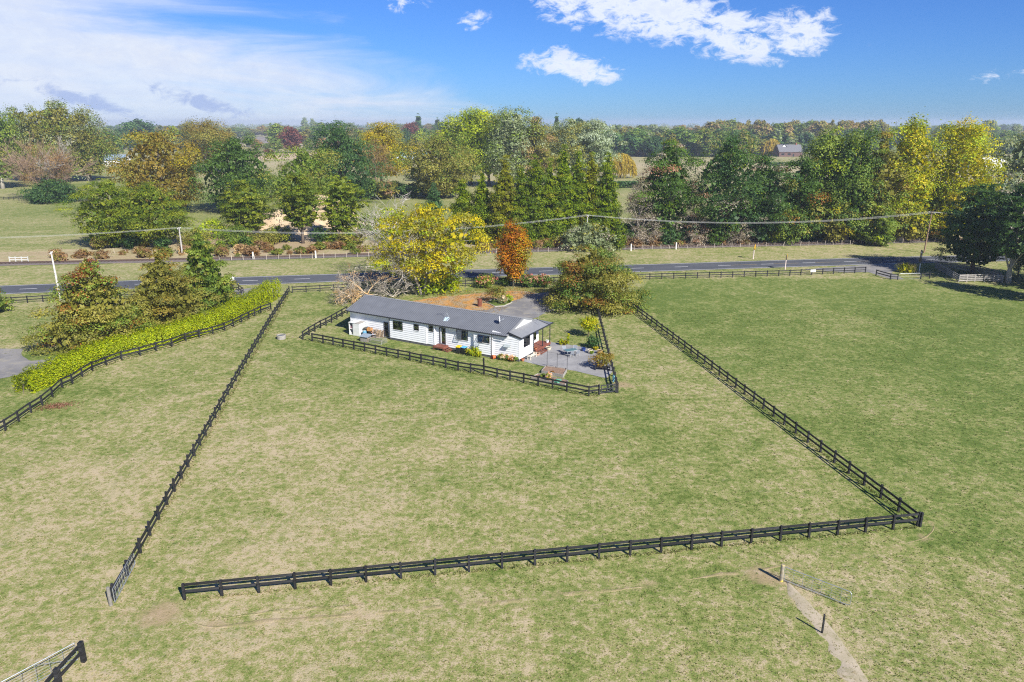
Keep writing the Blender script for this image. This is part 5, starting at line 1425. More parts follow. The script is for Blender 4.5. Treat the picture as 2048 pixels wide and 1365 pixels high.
def crown_mesh(name, H, Rw, h0, shape, pal, n=6000, clumps=70, cr=0.22, leaf=0.42, seed=0, top=None, top_at=0.6, flat=1.0, droop=0.0, lump=0.22, patch=None, core=0.15, squash=1.0, up=0.35, lw=0.62, fill=0.10):
    """leaf-sized faces gathered in clumps through the crown volume; local origin at the tree's foot"""
    rs = np.random.RandomState(seed)
    CH = H - h0
    g = rs.rand(clumps * 4)
    pr = profile(shape, g)
    keep = rs.rand(len(g)) < (pr + 0.08) / 1.08
    g = g[keep][:clumps]; pr = profile(shape, g)
    k = len(g)
    az = rs.rand(k) * 2 * np.pi
    ph = rs.rand(6) * 6.28
    lum = 1 + lump * (np.sin(2 * az + ph[0] + 3 * g) * 0.5 + np.sin(3 * az + ph[1] - 5 * g) * 0.5 + np.sin(5 * az + ph[2] + 9 * g) * 0.35)
    rad = np.where(rs.rand(k) < core, rs.uniform(0.15, 0.7, k), rs.uniform(0.72, 1.0, k))
    crr = cr * Rw * rs.uniform(0.65, 1.35, k) * (0.55 + 0.6 * pr)
    rr = np.maximum(pr * Rw * lum * rad - crr * 0.35, 0)
    cc = np.stack([rr * np.cos(az), rr * np.sin(az) * squash, h0 + g * CH - droop * rr * rad + rs.normal(0, 0.02 * CH, k)], 1)
    cc[:, 2] = np.minimum(cc[:, 2], H - crr * 0.45)
    wgt = crr ** 2; wgt /= wgt.sum()
    who = rs.choice(k, n, p=wgt)
    d = unit(rs.normal(size=(n, 3)))
    d[:, 2] = np.where(d[:, 2] < -0.35, -d[:, 2] * 0.6, d[:, 2])
    r = crr[who] * rs.uniform(0.55, 1.08, n)
    off = d * r[:, None]; off[:, 2] *= flat
    stray = rs.rand(n) < 0.06
    off[stray] *= 1.45
    c = cc[who] + off
    c[:, 2] = np.maximum(c[:, 2], 0.15 + rs.rand(n) * 0.3)
    nrm = d * 1.0 + rs.normal(size=(n, 3)) * 0.36; nrm[:, 2] += up
    v, q = leaf_quads(c, nrm, leaf, leaf * lw, rs)
    P_ = np.array(PAL[pal])
    if fill:
        m_ = max(40, int(n * fill)); gi = rs.rand(m_ * 3); gi = gi[rs.rand(len(gi)) < profile(shape, gi)][:m_]; m_ = len(gi)
        ai = rs.rand(m_) * 2 * np.pi; ri = profile(shape, gi) * Rw * np.sqrt(rs.uniform(0.02, 0.52, m_)); ri = np.minimum(ri, profile(shape, np.clip(gi + 0.10, 0, 1)) * Rw * 0.8)
        ci_ = np.stack([ri * np.cos(ai), ri * np.sin(ai) * squash, h0 + gi * CH * 0.93], 1)
        iv, iq = leaf_quads(ci_, rs.normal(size=(m_, 3)), leaf * 2.6, leaf * 1.9, rs)
    ci = rs.choice(len(P_), k)
    li = np.where(rs.rand(n) < 0.8, ci[who], rs.choice(len(P_), n))
    col = P_[li]
    hrel = (c[:, 2] - h0) / CH
    if top:
        T_ = np.array(PAL[top])
        pt = np.clip((hrel - top_at) * 3.2 + rs.normal(0, 0.22, n) + rs.normal(0, 0.25, k)[who] + 0.4 * (np.hypot(c[:, 0], c[:, 1]) / Rw - 0.6), 0, 1)
        sel = rs.rand(n) < pt
        col[sel] = T_[rs.choice(len(T_), sel.sum())]
    if patch:
        for pp, frac in patch:
            T_ = np.array(PAL[pp]); sk = rs.rand(k) < frac
            sel = sk[who] & (rs.rand(n) < 0.85)
            col[sel] = T_[rs.choice(len(T_), sel.sum())]
    col = col * rs.uniform(0.86, 1.14, (n, 1)) * rs.uniform(0.82, 1.18, k)[who][:, None]
    if fill:
        q = np.concatenate([q, iq + len(v)]); v = np.concatenate([v, iv]); col = np.concatenate([col, P_[rs.choice(len(P_), m_)] * 0.9])
    return np_mesh(name, v, q, col=col, mat=LEAF), cc

def trunk_mesh(name, H, r0, cc, seed, m, lean=0.0, limbs=12, top=0.8):
    rr = random.Random(seed)
    mb = MB()
    n = 7
    pts = [Vector((lean * (i / n) ** 1.5 + rr.uniform(-.5, .5) * r0 * (i > 0), rr.uniform(-.5, .5) * r0 * (i > 0), H * top * i / n - (0.3 if i == 0 else 0))) for i in range(n + 1)]
    mb.tube(pts, [r0 * 1.25 if i == 0 else r0 * (1 - 0.85 * i / n) for i in range(n + 1)], 7)
    ks = list(range(len(cc))); rr.shuffle(ks)
    for k in ks[:limbs]:
        c = Vector(cc[k])
        t = max(0.15, min(0.9, (c.z / (H * top)) - 0.25 - 0.15 * rr.random()))
        i = min(n - 1, int(t * n)); s = pts[i].lerp(pts[i + 1], t * n - i)
        mid = s.lerp(c, 0.5) + Vector((0, 0, 0.08 * (c - s).length))
        rb = r0 * (0.5 - 0.35 * t)
        mb.tube([s, mid, c], [rb, rb * 0.6, rb * 0.2], 5, cap=False)
    return mb.mesh(name, m, smooth=True)

SPEC = {
    #          shape      n     clumps cr    leaf  flat  droop lump core  trunk
    'oak':    dict(shape='oak', clumps=64, cr=0.27, flat=0.85, lump=0.32),
    'round':  dict(shape='round', clumps=56, cr=0.28, flat=0.9, lump=0.26),
    'pinoak': dict(shape='pyramid', clumps=110, cr=0.17, flat=0.6, droop=0.18, lump=0.20, up=0.5),
    'spread': dict(shape='spread', clumps=120, cr=0.17, flat=0.7, droop=0.08, lump=0.22, up=0.4),
    'cedar':  dict(shape='egg', clumps=130, cr=0.17, flat=0.42, droop=-0.10, lump=0.22, up=0.9, lw=0.4),
    'poplar': dict(shape='poplar', clumps=70, cr=0.32, flat=1.25, lump=0.34),
    'column': dict(shape='column', clumps=60, cr=0.34, flat=1.3, lump=0.2),
    'cone':   dict(shape='cone', clumps=120, cr=0.24, flat=0.8, droop=0.05, lump=0.22, up=0.5, lw=0.42),
    'spire':  dict(shape='spire', clumps=60, cr=0.30, flat=0.6, droop=0.2, lump=0.15, up=0.5),
    'macro':  dict(shape='egg', clumps=80, cr=0.23, flat=0.7, droop=-0.12, lump=0.42, up=0.6, lw=0.5),
}
def plant_tree(spec, x, yb, yt, wpx, pal, label, seed, name=None, n=None, group=None, m=BARK, h0=None, leaf=None, dens=1.0, r0=None, limbs=12, cat='tree', rz=None, cap=15000, **kw):
    base = G(x, yb)
    mp = m_per_px(base)
    H = height_at(base, yt); Rw = wpx * mp / 2
    S = dict(SPEC[spec]); S.update(kw)
    leaf = (leaf or max(0.34, 2.9 * mp)) * 0.98; H *= 1.02; Rw *= 1.16
    h0_ = (0.10 if spec in ('pinoak', 'cone', 'cedar', 'spread') else 0.16) * H if h0 is None else h0 * H
    if n is None:
        n = int(min(cap, max(900, dens * 3.4 * (2 * Rw * (H - h0_)) * 0.8 / (0.31 * leaf * leaf))))
    nm = name or {'pinoak': 'pin_oak_tree', 'cedar': 'cedar_tree', 'poplar': 'poplar_tree', 'cone': 'conifer_tree', 'spire': 'conifer_tree', 'macro': 'conifer_tree', 'oak': 'oak_tree'}.get(spec, 'broadleaf_tree')
    t = thing(nm, label, cat, base, random.Random(seed).uniform(0, 6) if rz is None else rz, group)
    me, cc = crown_mesh('crown', H, Rw, h0_, pal=pal, n=n, seed=seed, leaf=leaf, **S)
    obj('crown', me, t)
    obj('trunk', trunk_mesh('trunk', H, r0 or max(0.12, 0.022 * H), cc, seed, m, limbs=limbs), t)
    return t

def branch_mesh(name, H, spread, seed, m, levels=4, r0=0.3, start=None, kids=(5, 4, 4, 3), up=0.5, twig=0.03, trunk_dir=(0, 0, 1)):
    rr = random.Random(seed)
    mb = MB()
    def grow(p, d, L, r, lv):
        n = 4 if lv < 2 else 3
        pts = [p]; q = p.copy(); dd = d.copy()
        for i in range(n):
            dd = (dd + Vector((rr.gauss(0, .16), rr.gauss(0, .16), rr.gauss(0, .12) + up * 0.08))).normalized()
            q = q + dd * (L / n); pts.append(q.copy())
        mb.tube(pts, [max(twig * 0.4, r * (1 - 0.7 * i / n)) for i in range(n + 1)], 6 if lv == 0 else (4 if lv == 1 else 3), cap=False)
        if lv + 1 >= levels: return
        for k in range(kids[lv]):
            t = rr.uniform(0.3, 1.0); i = min(n - 1, int(t * n)); s = pts[i].lerp(pts[i + 1], t * n - i)
            a = Vector((rr.gauss(0, 1), rr.gauss(0, 1), rr.gauss(0, 0.6))).normalized()
            nd = (dd * 0.75 + a * spread).normalized()
            grow(s, nd, L * rr.uniform(0.48, 0.72), max(twig, r * 0.5 * (1 - 0.3 * t)), lv + 1)
    grow(Vector(start or (0, 0, -0.2)), Vector(trunk_dir).normalized(), H * 0.55, r0, 0)
    return mb.mesh(name, m)

# --- near side of the road
plant_tree('pinoak', 197, 689, 512, 228, 'olive', 'broad pyramid pin oak with dark red top beside the hedge and driveway', 11, top='red', top_at=0.54, dens=1.35, h0=0.05, patch=(('rust', 0.13), ('mid', 0.30)), leaf=0.28, cap=22000)
plant_tree('pinoak', 336, 655, 498, 178, 'olive', 'bushy brown-tinged pin oak between the red-topped tree and the taller green one', 12, top='rust', top_at=0.75, dens=1.35, h0=0.05, patch=(('brown', 0.18), ('olive', 0.3)), leaf=0.29, cap=20000)
plant_tree('pinoak', 412, 612, 460, 124, 'mid', 'tall green pin oak beside the letterbox and the end of the hedge', 13, dens=1.3, h0=0.06, patch=(('olive', 0.4),), leaf=0.29, cap=18000)
plant_tree('pinoak', -26, 628, 540, 90, 'mid', 'rust-tinged tree cut by the edge of the frame at the roadside fence', 14, top='rust', top_at=0.3, h0=0.06)
plant_tree('spread', 1184, 612, 496, 182, 'olive', 'wide spreading green and bronze pin oak shading the parking yard', 15, name='pin_oak_tree', top='rust', top_at=0.74, dens=1.5, h0=0.05, patch=(('mid', 0.35), ('dark', 0.25), ('rust', 0.10)), leaf=0.29, cap=26000, limbs=18)
plant_tree('column', 1027, 573, 446, 62, 'orange', 'slim upright orange autumn tree with pale trunk by the roadside', 16, name='maple_tree', m=BARK_PALE, h0=0.14, dens=1.6, leaf=0.32, cap=16000, r0=0.17, clumps=90, cr=0.36, patch=(('yellow', 0.16), ('olive', 0.12)))
# big yellow tree, many pale stems
yb = G(838, 588); mpy = m_per_px(yb)
ty = thing('yellow_tree', 'big yellow autumn tree with pale leaning stems behind the house', 'tree', yb, 0.4)
Hy = height_at(yb, 410)
me, cc = crown_mesh('crown', Hy, 112 * mpy, Hy * 0.20, 'round', 'yellow', n=19000, clumps=200, cr=0.15, leaf=0.37, seed=21, fill=0.03, lump=0.25, flat=0.7, core=0.25, patch=(('lime', 0.20), ('olive', 0.28)))
o = obj('crown', me, ty, (22 * mpy, 0, 0)); 
for k in range(7):
    a = k * 0.9
    obj('stem', branch_mesh('stem', Hy * 1.05, 0.75, 30 + k, BARK_PALE, 4, 0.26, kids=(5, 5, 4), trunk_dir=(0.65 * math.cos(a) + 0.1, 0.65 * math.sin(a), 1)), ty, (0.7 * math.cos(a) + 12 * mpy * 0.3, 0.7 * math.sin(a), 0))
me, cc = crown_mesh('lower_foliage', 3.6, 6.0, 0.3, 'spread', 'lime', n=1500, clumps=34, cr=0.26, leaf=0.38, seed=22, patch=(('yellow', 0.35), ('mid', 0.3)))
obj('lower_foliage', me, ty, (48 * mpy, 1.0, 0))
# dead leaning tree and the fallen limbs
DEADW = mat('bleached_wood', (0.47, 0.43, 0.37), 0.9, var=0.25, scale=2)
td = thing('dead_tree', 'pale dead tree with bare leaning branches beside the yellow tree', 'tree', G(806, 560))
Hd = height_at(G(806, 560), 383)
for k, (dx, L_, s) in enumerate(((-0.50, 1.0, 41), (-0.28, 1.1, 42), (-0.72, 0.85, 43))):
    obj('limb', branch_mesh('limb', Hd * L_, 0.8, s, DEADW, 4, 0.28, kids=(6, 5, 5, 3), twig=0.035, trunk_dir=(dx, 0.25, 1)), td)
tf = thing('fallen_branches', 'heap of fallen dead branches lying in the grass behind the roof corner', 'fallen tree', G(742, 606))
FALLW = mat('fallen_branch_wood', (0.34, 0.30, 0.24), 0.9, var=0.3, scale=2)
ORW = mat('fresh_split_wood', (0.45, 0.29, 0.13), 0.85, var=0.35, scale=1.0, col2=(0.40, 0.36, 0.30))
for k in range(6):
    rr = random.Random(k + 70)
    a = math.pi + rr.uniform(-0.5, 0.55)
    st = Vector((rr.uniform(-1, 3.0), rr.uniform(-1.5, 3.5), 1.2))
    obj('branch', branch_mesh('branch', rr.uniform(6.5, 10), 0.65, 50 + k, ORW if k < 2 else FALLW, 5, 0.20 if k < 3 else 0.11, start=st, kids=(5, 5, 4, 3), up=-0.15, twig=0.03, trunk_dir=(math.cos(a), math.sin(a) * 0.8, rr.uniform(-0.12, 0.10))), tf)
for k in range(5):
    a = 0.3 + k * 0.8
    obj('branch', branch_mesh('branch', 5, 0.8, 90 + k, FALLW, 4, 0.1, start=(3.5, 2, 0.6), kids=(5, 4, 3), trunk_dir=(math.cos(a), math.sin(a), 0.5)), tf)

# shrubs
def shrub(name, label, x, y, h, wd, pal, seed, n=700, leaf=0.16, flowers=None, shape='round', stem=True, group=None, cat='shrub', m=BARK, z0=0.1, p=None, **kw):
    base = G(x, y) if p is None else p
    t = thing(name, label, cat, base, seed * 1.3, group)
    args = dict(clumps=22, cr=0.34, lump=0.2); args.update(kw)
    me, cc = crown_mesh('foliage', h, wd / 2, h * z0, shape, pal, n=n, leaf=leaf, seed=seed, **args)
    obj('foliage', me, t)
    if flowers:
        me, _ = crown_mesh('flowers', h * 1.03, wd / 2 * 1.05, h * 0.3, shape, flowers, n=max(40, n // 9), clumps=26, cr=0.14, leaf=leaf * 1.3, seed=seed + 5, core=0.0)
        tag(obj('flowers', me, t), kind='stuff')
    if stem: obj('stem', trunk_mesh('stem', h, max(0.03, h * 0.025), cc, seed, m, limbs=8, top=0.7), t)
    return t
shrub('hydrangea_bush', 'pink flowering hydrangea bush with bright green end by the roadside fence', 972, 575, 2.3, 4.4, 'mid', 101, 1500, 0.24, 'pink', patch=(('lime', 0.3),))
shrub('garden_shrub', 'dark green rounded shrub beside the trunk of the orange tree', 1011, 572, 1.7, 2.6, 'dark', 102, 800, 0.22, patch=(('yellow', 0.1),))
shrub('hydrangea_bush', 'pink flowering hydrangea in shade between the orange tree and the spreading oak', 1055, 574, 2.4, 4.0, 'dark', 103, 1200, 0.24, 'pink')
shrub('hydrangea_bush', 'dim hydrangea bush closest to the spreading oak shade', 1085, 575, 2.4, 3.6, 'dark', 104, 1000, 0.24, 'pink')
shrub('small_tree', 'small grey-green tree in the kerbed bed behind the house', 996, 606, 3.0, 4.3, 'olive', 105, 1700, 0.17, None, 'spread', cat='tree', z0=0.4, patch=(('purple', 0.12), ('mid', 0.3)))
shrub('garden_shrub', 'bright green leafy shrub at the tip of the kerbed bed', 1018, 606, 1.5, 1.6, 'lime', 106, 420, 0.18)
shrub('garden_shrub', 'pale flowering shrub in the middle of the kerbed bed', 1007, 608, 1.4, 1.7, 'grey', 107, 420, 0.16, 'flower')
shrub('lemon_tree', 'young yellow-green citrus tree on the lawn beside the yard fence', 1176, 674, 3.0, 3.3, 'citrus', 108, 1700, 0.17, None, 'round', cat='tree', z0=0.34, patch=(('olive', 0.2),))
shrub('garden_shrub', 'dark glossy round shrub between the citrus tree and the pots', 1185, 697, 1.75, 2.0, 'deep', 109, 900, 0.17)
shrub('garden_shrub', 'bronze feathery shrub above the black planter bench', 1204, 737, 2.3, 2.9, 'bronze', 110, 1700, 0.14, z0=0.15)
shrub('hydrangea_bush', 'lime green hydrangea bush between the wheelie bins and the wall window', 946, 711, 1.15, 1.9, 'citrus', 111, 600, 0.17, patch=(('lime', 0.5),))
shrub('hydrangea_bush', 'small lime hydrangea below the awning window', 957, 714, 0.8, 1.1, 'citrus', 112, 300, 0.15)
for k, (x, y, pl, fl, lb) in enumerate(((1003, 719.5, 'mid', 'flower', 'low flowering plant beside the black bucket'), (1013, 721, 'mid', 'flower', 'low green flowering plant midway along the end room wall'), (1024, 723, 'rust', 'flower', 'brown-pink faded hydrangea near the house corner'), (1031, 722.5, 'mid', None, 'low leafy plant at the house corner'))):
    shrub('flowering_plant', lb, x, y, 0.75, 1.1, pl, 120 + k, 260, 0.14, fl, stem=False, clumps=10)
for k, (x, y, pl, fl, h, lb) in enumerate(((1098, 762, 'citrus', 'flower', 1.1, 'tall pink and cream flowering plant in the low bed'), (1115, 767, 'bluegreen', None, 0.45, 'blue-green cabbage plant in the low bed by the fence'), (1085, 757, 'mid', None, 0.5, 'small green plant at the near end of the low bed'), (1108, 750, 'rust', None, 0.35, 'brown seedling tuft in the raised bed soil'))):
    shrub('bed_plant', lb, x, y, h, 0.9, pl, 130 + k, 220, 0.12, fl, stem=False, clumps=9)
for k, (x, y, h, wd, pl, lb) in enumerate(((1122, 690, 0.9, 0.8, 'citrus', 'young shrub in the strip behind the patio table'), (1130, 690, 0.6, 1.0, 'yellow', 'yellow-green ground plant in the strip behind the patio chairs'), (1136, 690, 1.9, 0.5, 'citrus', 'slender upright sapling behind the patio chairs'), (1190, 700, 0.5, 0.9, 'yellow', 'yellow flowering clump below the dark round shrub'), (1183, 708, 0.45, 0.6, 'mid', 'plant growing in the cream pot'))):
    shrub('garden_plant', lb, x, y, h, wd, pl, 140 + k, 200, 0.13, None, stem=False, clumps=9)
shrub('tussock_grass', 'golden green tussock beside the shaded road sign', 1812, 545, 1.9, 4.6, 'citrus', 150, 900, 0.35, None, 'spread', stem=False, lw=0.12, patch=(('drygrass', 0.4),), cat='grass clump')
# dead-leaf heap under the hedge fence
lh = G(112, 813)
rs_ = np.random.RandomState(5)
c = np.stack([rs_.normal(0, 1.0, 700), rs_.normal(0, 0.55, 700), np.abs(rs_.normal(0, 0.05, 700)) + 0.02], 1)
v, q = leaf_quads(c, np.array([[0, 0, 1.0]]) + rs_.normal(0, 0.3, (700, 3)), 0.16, 0.1, rs_)
tag(obj('fallen_leaves', np_mesh('fallen_leaves', v, q, col=np.array([(0.34, 0.17, 0.10), (0.40, 0.24, 0.15), (0.26, 0.13, 0.08)])[rs_.choice(3, 700)], mat=LEAF), None, lh, 0.35), kind='stuff')

# autumn litter under the yellow tree and over the clay
rs_ = np.random.RandomState(15)
def litter(poly_px, n, pal, size, z=0.03):
    P4 = pxs(poly_px); xs_, ys_ = [p[0] for p in P4], [p[1] for p in P4]
    x = rs_.uniform(min(xs_), max(xs_), n * 4); y = rs_.uniform(min(ys_), max(ys_), n * 4)
    k = in_poly(x, y, P4) & (rs_.rand(n * 4) < vnoise(x, y, 1.6, 4) * 1.2); x, y = x[k][:n], y[k][:n]; m_ = len(x)
    c = np.stack([x, y, z + 0.02 * rs_.rand(m_)], 1)
    v, q = leaf_quads(c, np.array([[0, 0, 1.0]]) + rs_.normal(0, 0.35, (m_, 3)), size, size * 0.7, rs_)
    P_ = np.array([(0.46, 0.26, 0.05), (0.40, 0.22, 0.06), (0.38, 0.30, 0.07), (0.26, 0.15, 0.06)]) if pal == 'leaf' else np.array(PAL[pal])
    tag(obj('fallen_leaves', np_mesh('fallen_leaves', v, q, col=P_[rs_.choice(len(P_), m_)], mat=LEAF)), kind='stuff')
litter([(760, 620), (850, 590), (1000, 574), (1110, 578), (1040, 600), (980, 640), (880, 628)], 5200, 'leaf', 0.17)
# the hedge
HL = offset(pxs([(56, 788), (100, 768), (150, 744), (203, 722), (260, 703), (320, 692), (380, 675), (430, 659), (475, 640), (512, 620), (540, 603), (556, 592)]), 0.55)
hp = resample(HL, 0.5)
rs_ = np.random.RandomState(8)
N = 62000
pi_ = rs_.rand(N) * (len(hp) - 1); i0 = pi_.astype(int); fr = pi_ - i0
hpa = np.array(hp)
ctr = hpa[i0] * (1 - fr)[:, None] + hpa[np.minimum(i0 + 1, len(hp) - 1)] * fr[:, None]
tan = unit(hpa[np.minimum(i0 + 1, len(hp) - 1)] - hpa[i0]); nr = np.stack([-tan[:, 1], tan[:, 0]], 1)
s01 = pi_ / (len(hp) - 1)
hh = 2.35 + 0.9 * s01 + 0.35 * (vnoise(s01 * 130, s01 * 0, 1.4, 2) - 0.5) + 0.25 * (vnoise(s01 * 130, s01 * 0, 0.5, 3) - 0.5)
hw = 1.10 + 0.35 * vnoise(s01 * 130, s01 * 0 + 40, 2.0, 4)
a = rs_.rand(N) * np.pi * 1.16 - 0.08 * np.pi
rad = np.sqrt(rs_.uniform(0.55, 1.0, N)) * (1 + 0.14 * (vnoise(s01 * 130 * 1.0, a * 2.0, 0.7, 5) - 0.5) * 2)
ex = np.sign(np.cos(a)) * np.abs(np.cos(a)) ** 0.42 * rad * hw
ez = np.clip(np.sin(a), -1, 1); ez = np.sign(ez) * np.abs(ez) ** 0.4 * rad * hh
ez = np.where(rs_.rand(N) < 0.35, rs_.rand(N) * hh * 0.85, ez)
c = np.stack([ctr[:, 0] + nr[:, 0] * ex, ctr[:, 1] + nr[:, 1] * ex, np.maximum(0.1, ez)], 1)
nrm = np.stack([nr[:, 0] * np.cos(a), nr[:, 1] * np.cos(a), np.sin(a) + 0.5], 1) + rs_.normal(0, 0.45, (N, 3))
org = Vector((hp[0][0], hp[0][1], 0))
v, q = leaf_quads(c - np.array(org), nrm, 0.19, 0.13, rs_)
hcol = np.array(PAL['hedge'])[rs_.choice(3, N)] * rs_.uniform(0.75, 1.2, (N, 1)) * (0.8 + 0.4 * vnoise(s01 * 130, ez, 1.1, 6))[:, None]
hedge = thing('hedge', 'long clipped yellow-green hedge curving along the black fence', 'hedge', org)
obj('foliage', np_mesh('foliage', v, q, col=hcol, mat=LEAF), hedge)
mb = MB()
for p, q_ in zip(hp[:-1:2], hp[1::2]):
    b = Vector((p[0], p[1], 0)) - org
    mb.tube([b, b + Vector((0.1, 0.1, 1.3))], [0.05, 0.02], 4, cap=False)
mb.build('stems', BARK, hedge, kind='stuff')

# --- across the railway: the row of trees that stand nearest
plant_tree('cedar', 232, 493, 358, 150, 'cedar', 'dark layered cedar with tilted top at the edge of the open field', 201, name='cedar_tree', h0=0.05, dens=1.5, leaf=0.44, limbs=20)
plant_tree('cedar', 312, 492, 366, 158, 'cedar', 'broad layered cedar joined to its neighbour above the dirt bank', 202, h0=0.07, dens=1.5, leaf=0.44, limbs=20, flat=0.4)
plant_tree('cedar', 497, 476, 357, 100, 'cedar', 'rounded cedar behind the scrub between the sandy bank and the double cedars', 203, h0=0.12, dens=1.3, leaf=0.5)
plant_tree('cedar', 606, 487, 348, 86, 'cedar', 'lone cedar on a clear forked trunk in front of the sandy bank', 204, h0=0.24, dens=1.3, leaf=0.5, r0=0.42)
plant_tree('cedar', 688, 483, 352, 84, 'cedar', 'narrow dark cedar behind the pale dead tree', 205, h0=0.15, dens=1.3, leaf=0.5)
plant_tree('round', 560, 484, 452, 54, 'cedar', 'small bushy conifer below the sandy bank', 206, name='young_conifer', n=1100, h0=0.02)
plant_tree('round', 640, 484, 453, 36, 'deep', 'small rounded dark conifer beside the lone forked cedar', 207, name='young_conifer', n=900, h0=0.02)
plant_tree('round', 664, 485, 458, 32, 'cedar', 'small rounded conifer paired with a darker one', 208, name='young_conifer', n=800, h0=0.02)
plant_tree('oak', 425, 478, 440, 76, 'lime', 'low yellow-green bush tree behind the slim power pole', 209, n=1700, h0=0.05)
plant_tree('oak', 330, 428, 258, 160, 'brown', 'great golden-brown oak rising behind the double cedars', 210, dens=1.3, h0=0.08, patch=(('olive', 0.30), ('gold', 0.10)), leaf=0.62, limbs=16, clumps=130, cr=0.19)
plant_tree('round', 425, 345, 244, 112, 'brown', 'olive-brown oak beyond the great golden-brown one', 211, name='oak_tree', dens=1.2, patch=(('olive', 0.55),), leaf=0.75)
plant_tree('oak', 482, 424, 280, 150, 'dark', 'dark green evergreen oak in front of the olive-brown crown', 212, dens=1.3, h0=0.06, leaf=0.62, clumps=110, cr=0.2)
plant_tree('oak', 616, 446, 298, 152, 'mid', 'broad dull green tree behind the lone forked cedar', 213, name='broadleaf_tree', dens=1.2, h0=0.05, patch=(('olive', 0.5),), leaf=0.49)
plant_tree('oak', 686, 408, 248, 148, 'deep', 'tall dark pyramidal evergreen behind the narrow cedar', 214, name='evergreen_tree', dens=1.4, h0=0.04, leaf=0.64, shape='egg', clumps=130, cr=0.2)
plant_tree('oak', 764, 372, 248, 104, 'gold', 'golden autumn tree behind the bare brown one', 215, name='autumn_tree', dens=1.2, patch=(('olive', 0.4),), leaf=0.70)
plant_tree('oak', 752, 378, 282, 56, 'tan', 'bare tan-brown tree leaning on the golden autumn tree', 216, name='bare_tree', dens=0.9, leaf=0.6, lw=0.25, fill=0)
plant_tree('round', 882, 396, 268, 140, 'olive', 'large round olive-green oak in front of the lime poplars', 217, name='oak_tree', dens=1.3, h0=0.07, patch=(('mid', 0.5),), leaf=0.68, limbs=16, clumps=110, cr=0.2)
plant_tree('poplar', 906, 366, 238, 70, 'lime', 'lime green poplar shortest of the clump behind the round oak', 218, leaf=0.75, patch=(('grey', 0.3),))
plant_tree('poplar', 942, 370, 224, 74, 'lime', 'tallest lime green poplar in the middle of its clump', 219, leaf=0.75)
plant_tree('poplar', 978, 372, 230, 76, 'lime', 'yellow-lime poplar at the conifer side of its clump', 220, leaf=0.75, patch=(('poplar', 0.4),))
plant_tree('poplar', 1024, 376, 222, 84, 'grey', 'tall grey-green poplar behind the bright conifer row', 221, leaf=0.75, patch=(('mid', 0.4),))
plant_tree('oak', 1068, 374, 238, 78, 'olive', 'brownish tall tree beside the grey-green poplar', 222, name='broadleaf_tree', leaf=0.75, patch=(('tan', 0.35),))
plant_tree('oak', 1104, 360, 262, 46, 'gold', 'yellowing tree peeping between two grey crowns', 223, name='autumn_tree', leaf=0.75, patch=(('olive', 0.5),))
plant_tree('oak', 1142, 366, 234, 88, 'grey', 'rounded grey-brown tall tree next to the silver one', 224, name='broadleaf_tree', leaf=0.75, patch=(('olive', 0.5),))
plant_tree('oak', 1188, 366, 242, 78, 'silver', 'silvery poplar with pale leaves behind the conifer row', 225, name='silver_poplar', leaf=0.75, m=BARK_PALE, patch=(('grey', 0.4),))
plant_tree('oak', 470, 488, 452, 66, 'mid', 'green bush tree between the slim pole and the rounded cedar', 253, name='bush', n=1800, h0=0.03)
plant_tree('oak', 534, 490, 462, 50, 'olive', 'olive bush in front of the rounded cedar', 254, name='bush', n=1400, h0=0.03)
plant_tree('oak', 392, 494, 462, 54, 'olive', 'olive bush at the foot of the double cedars', 255, name='bush', n=1400, h0=0.03)
plant_tree('oak', 735, 470, 430, 60, 'mid', 'green thicket behind the pale dead tree', 256, name='bush', n=1800, h0=0.03)
# bright conifer row
CR = [(928, 484, 372, 50, 'crypt', 'smaller bright conifer nearest the yellow tree'), (966, 486, 352, 46, 'crypt', 'slim bright conifer second from the yellow tree'), (1010, 489, 326, 58, 'cryptb', 'bronze-green conifer behind the orange tree top'), (1042, 489, 346, 50, 'crypt', 'lower conifer wedged beside the bronze-green one'),
      (1070, 489, 322, 54, 'crypt', 'tall conifer with narrow point mid row'), (1098, 488, 334, 52, 'crypt', 'shorter conifer next to the tall mid-row point'), (1126, 487, 306, 58, 'crypt', 'tallest bright conifer of the row'), (1152, 486, 318, 52, 'crypt', 'bright conifer beside the tallest in the row'),
      (1178, 485, 322, 50, 'cryptb', 'bronze-tipped conifer behind the power pole'), (1210, 486, 322, 54, 'crypt', 'last bright conifer of the row, next to the dead grey tree')]
for i, (x, yb_, yt_, w_, p_, lb) in enumerate(CR):
    plant_tree('cone', x, yb_, yt_ - 13, w_ * 1.40, p_, lb, 230 + i, group='row of bright conifers behind the railway', h0=0.02, dens=1.35, leaf=0.45, limbs=6, patch=(('cryptb', 0.12), ('crypt', 0.3)))
plant_tree('cone', 868, 430, 368, 46, 'deep', 'small dark conifer behind the crown of the yellow tree', 241, h0=0.02, leaf=0.55)
plant_tree('spread', 1172, 499, 446, 110, 'grey', 'low wide grey-green shrub tree under the power pole', 242, name='low_tree', h0=0.04, leaf=0.5, patch=(('olive', 0.4), ('deadgrey', 0.1)))
plant_tree('round', 1232, 500, 462, 40, 'crypt', 'bright green bush at the foot of the last conifer', 243, name='bush', h0=0.02, leaf=0.45, n=1000)
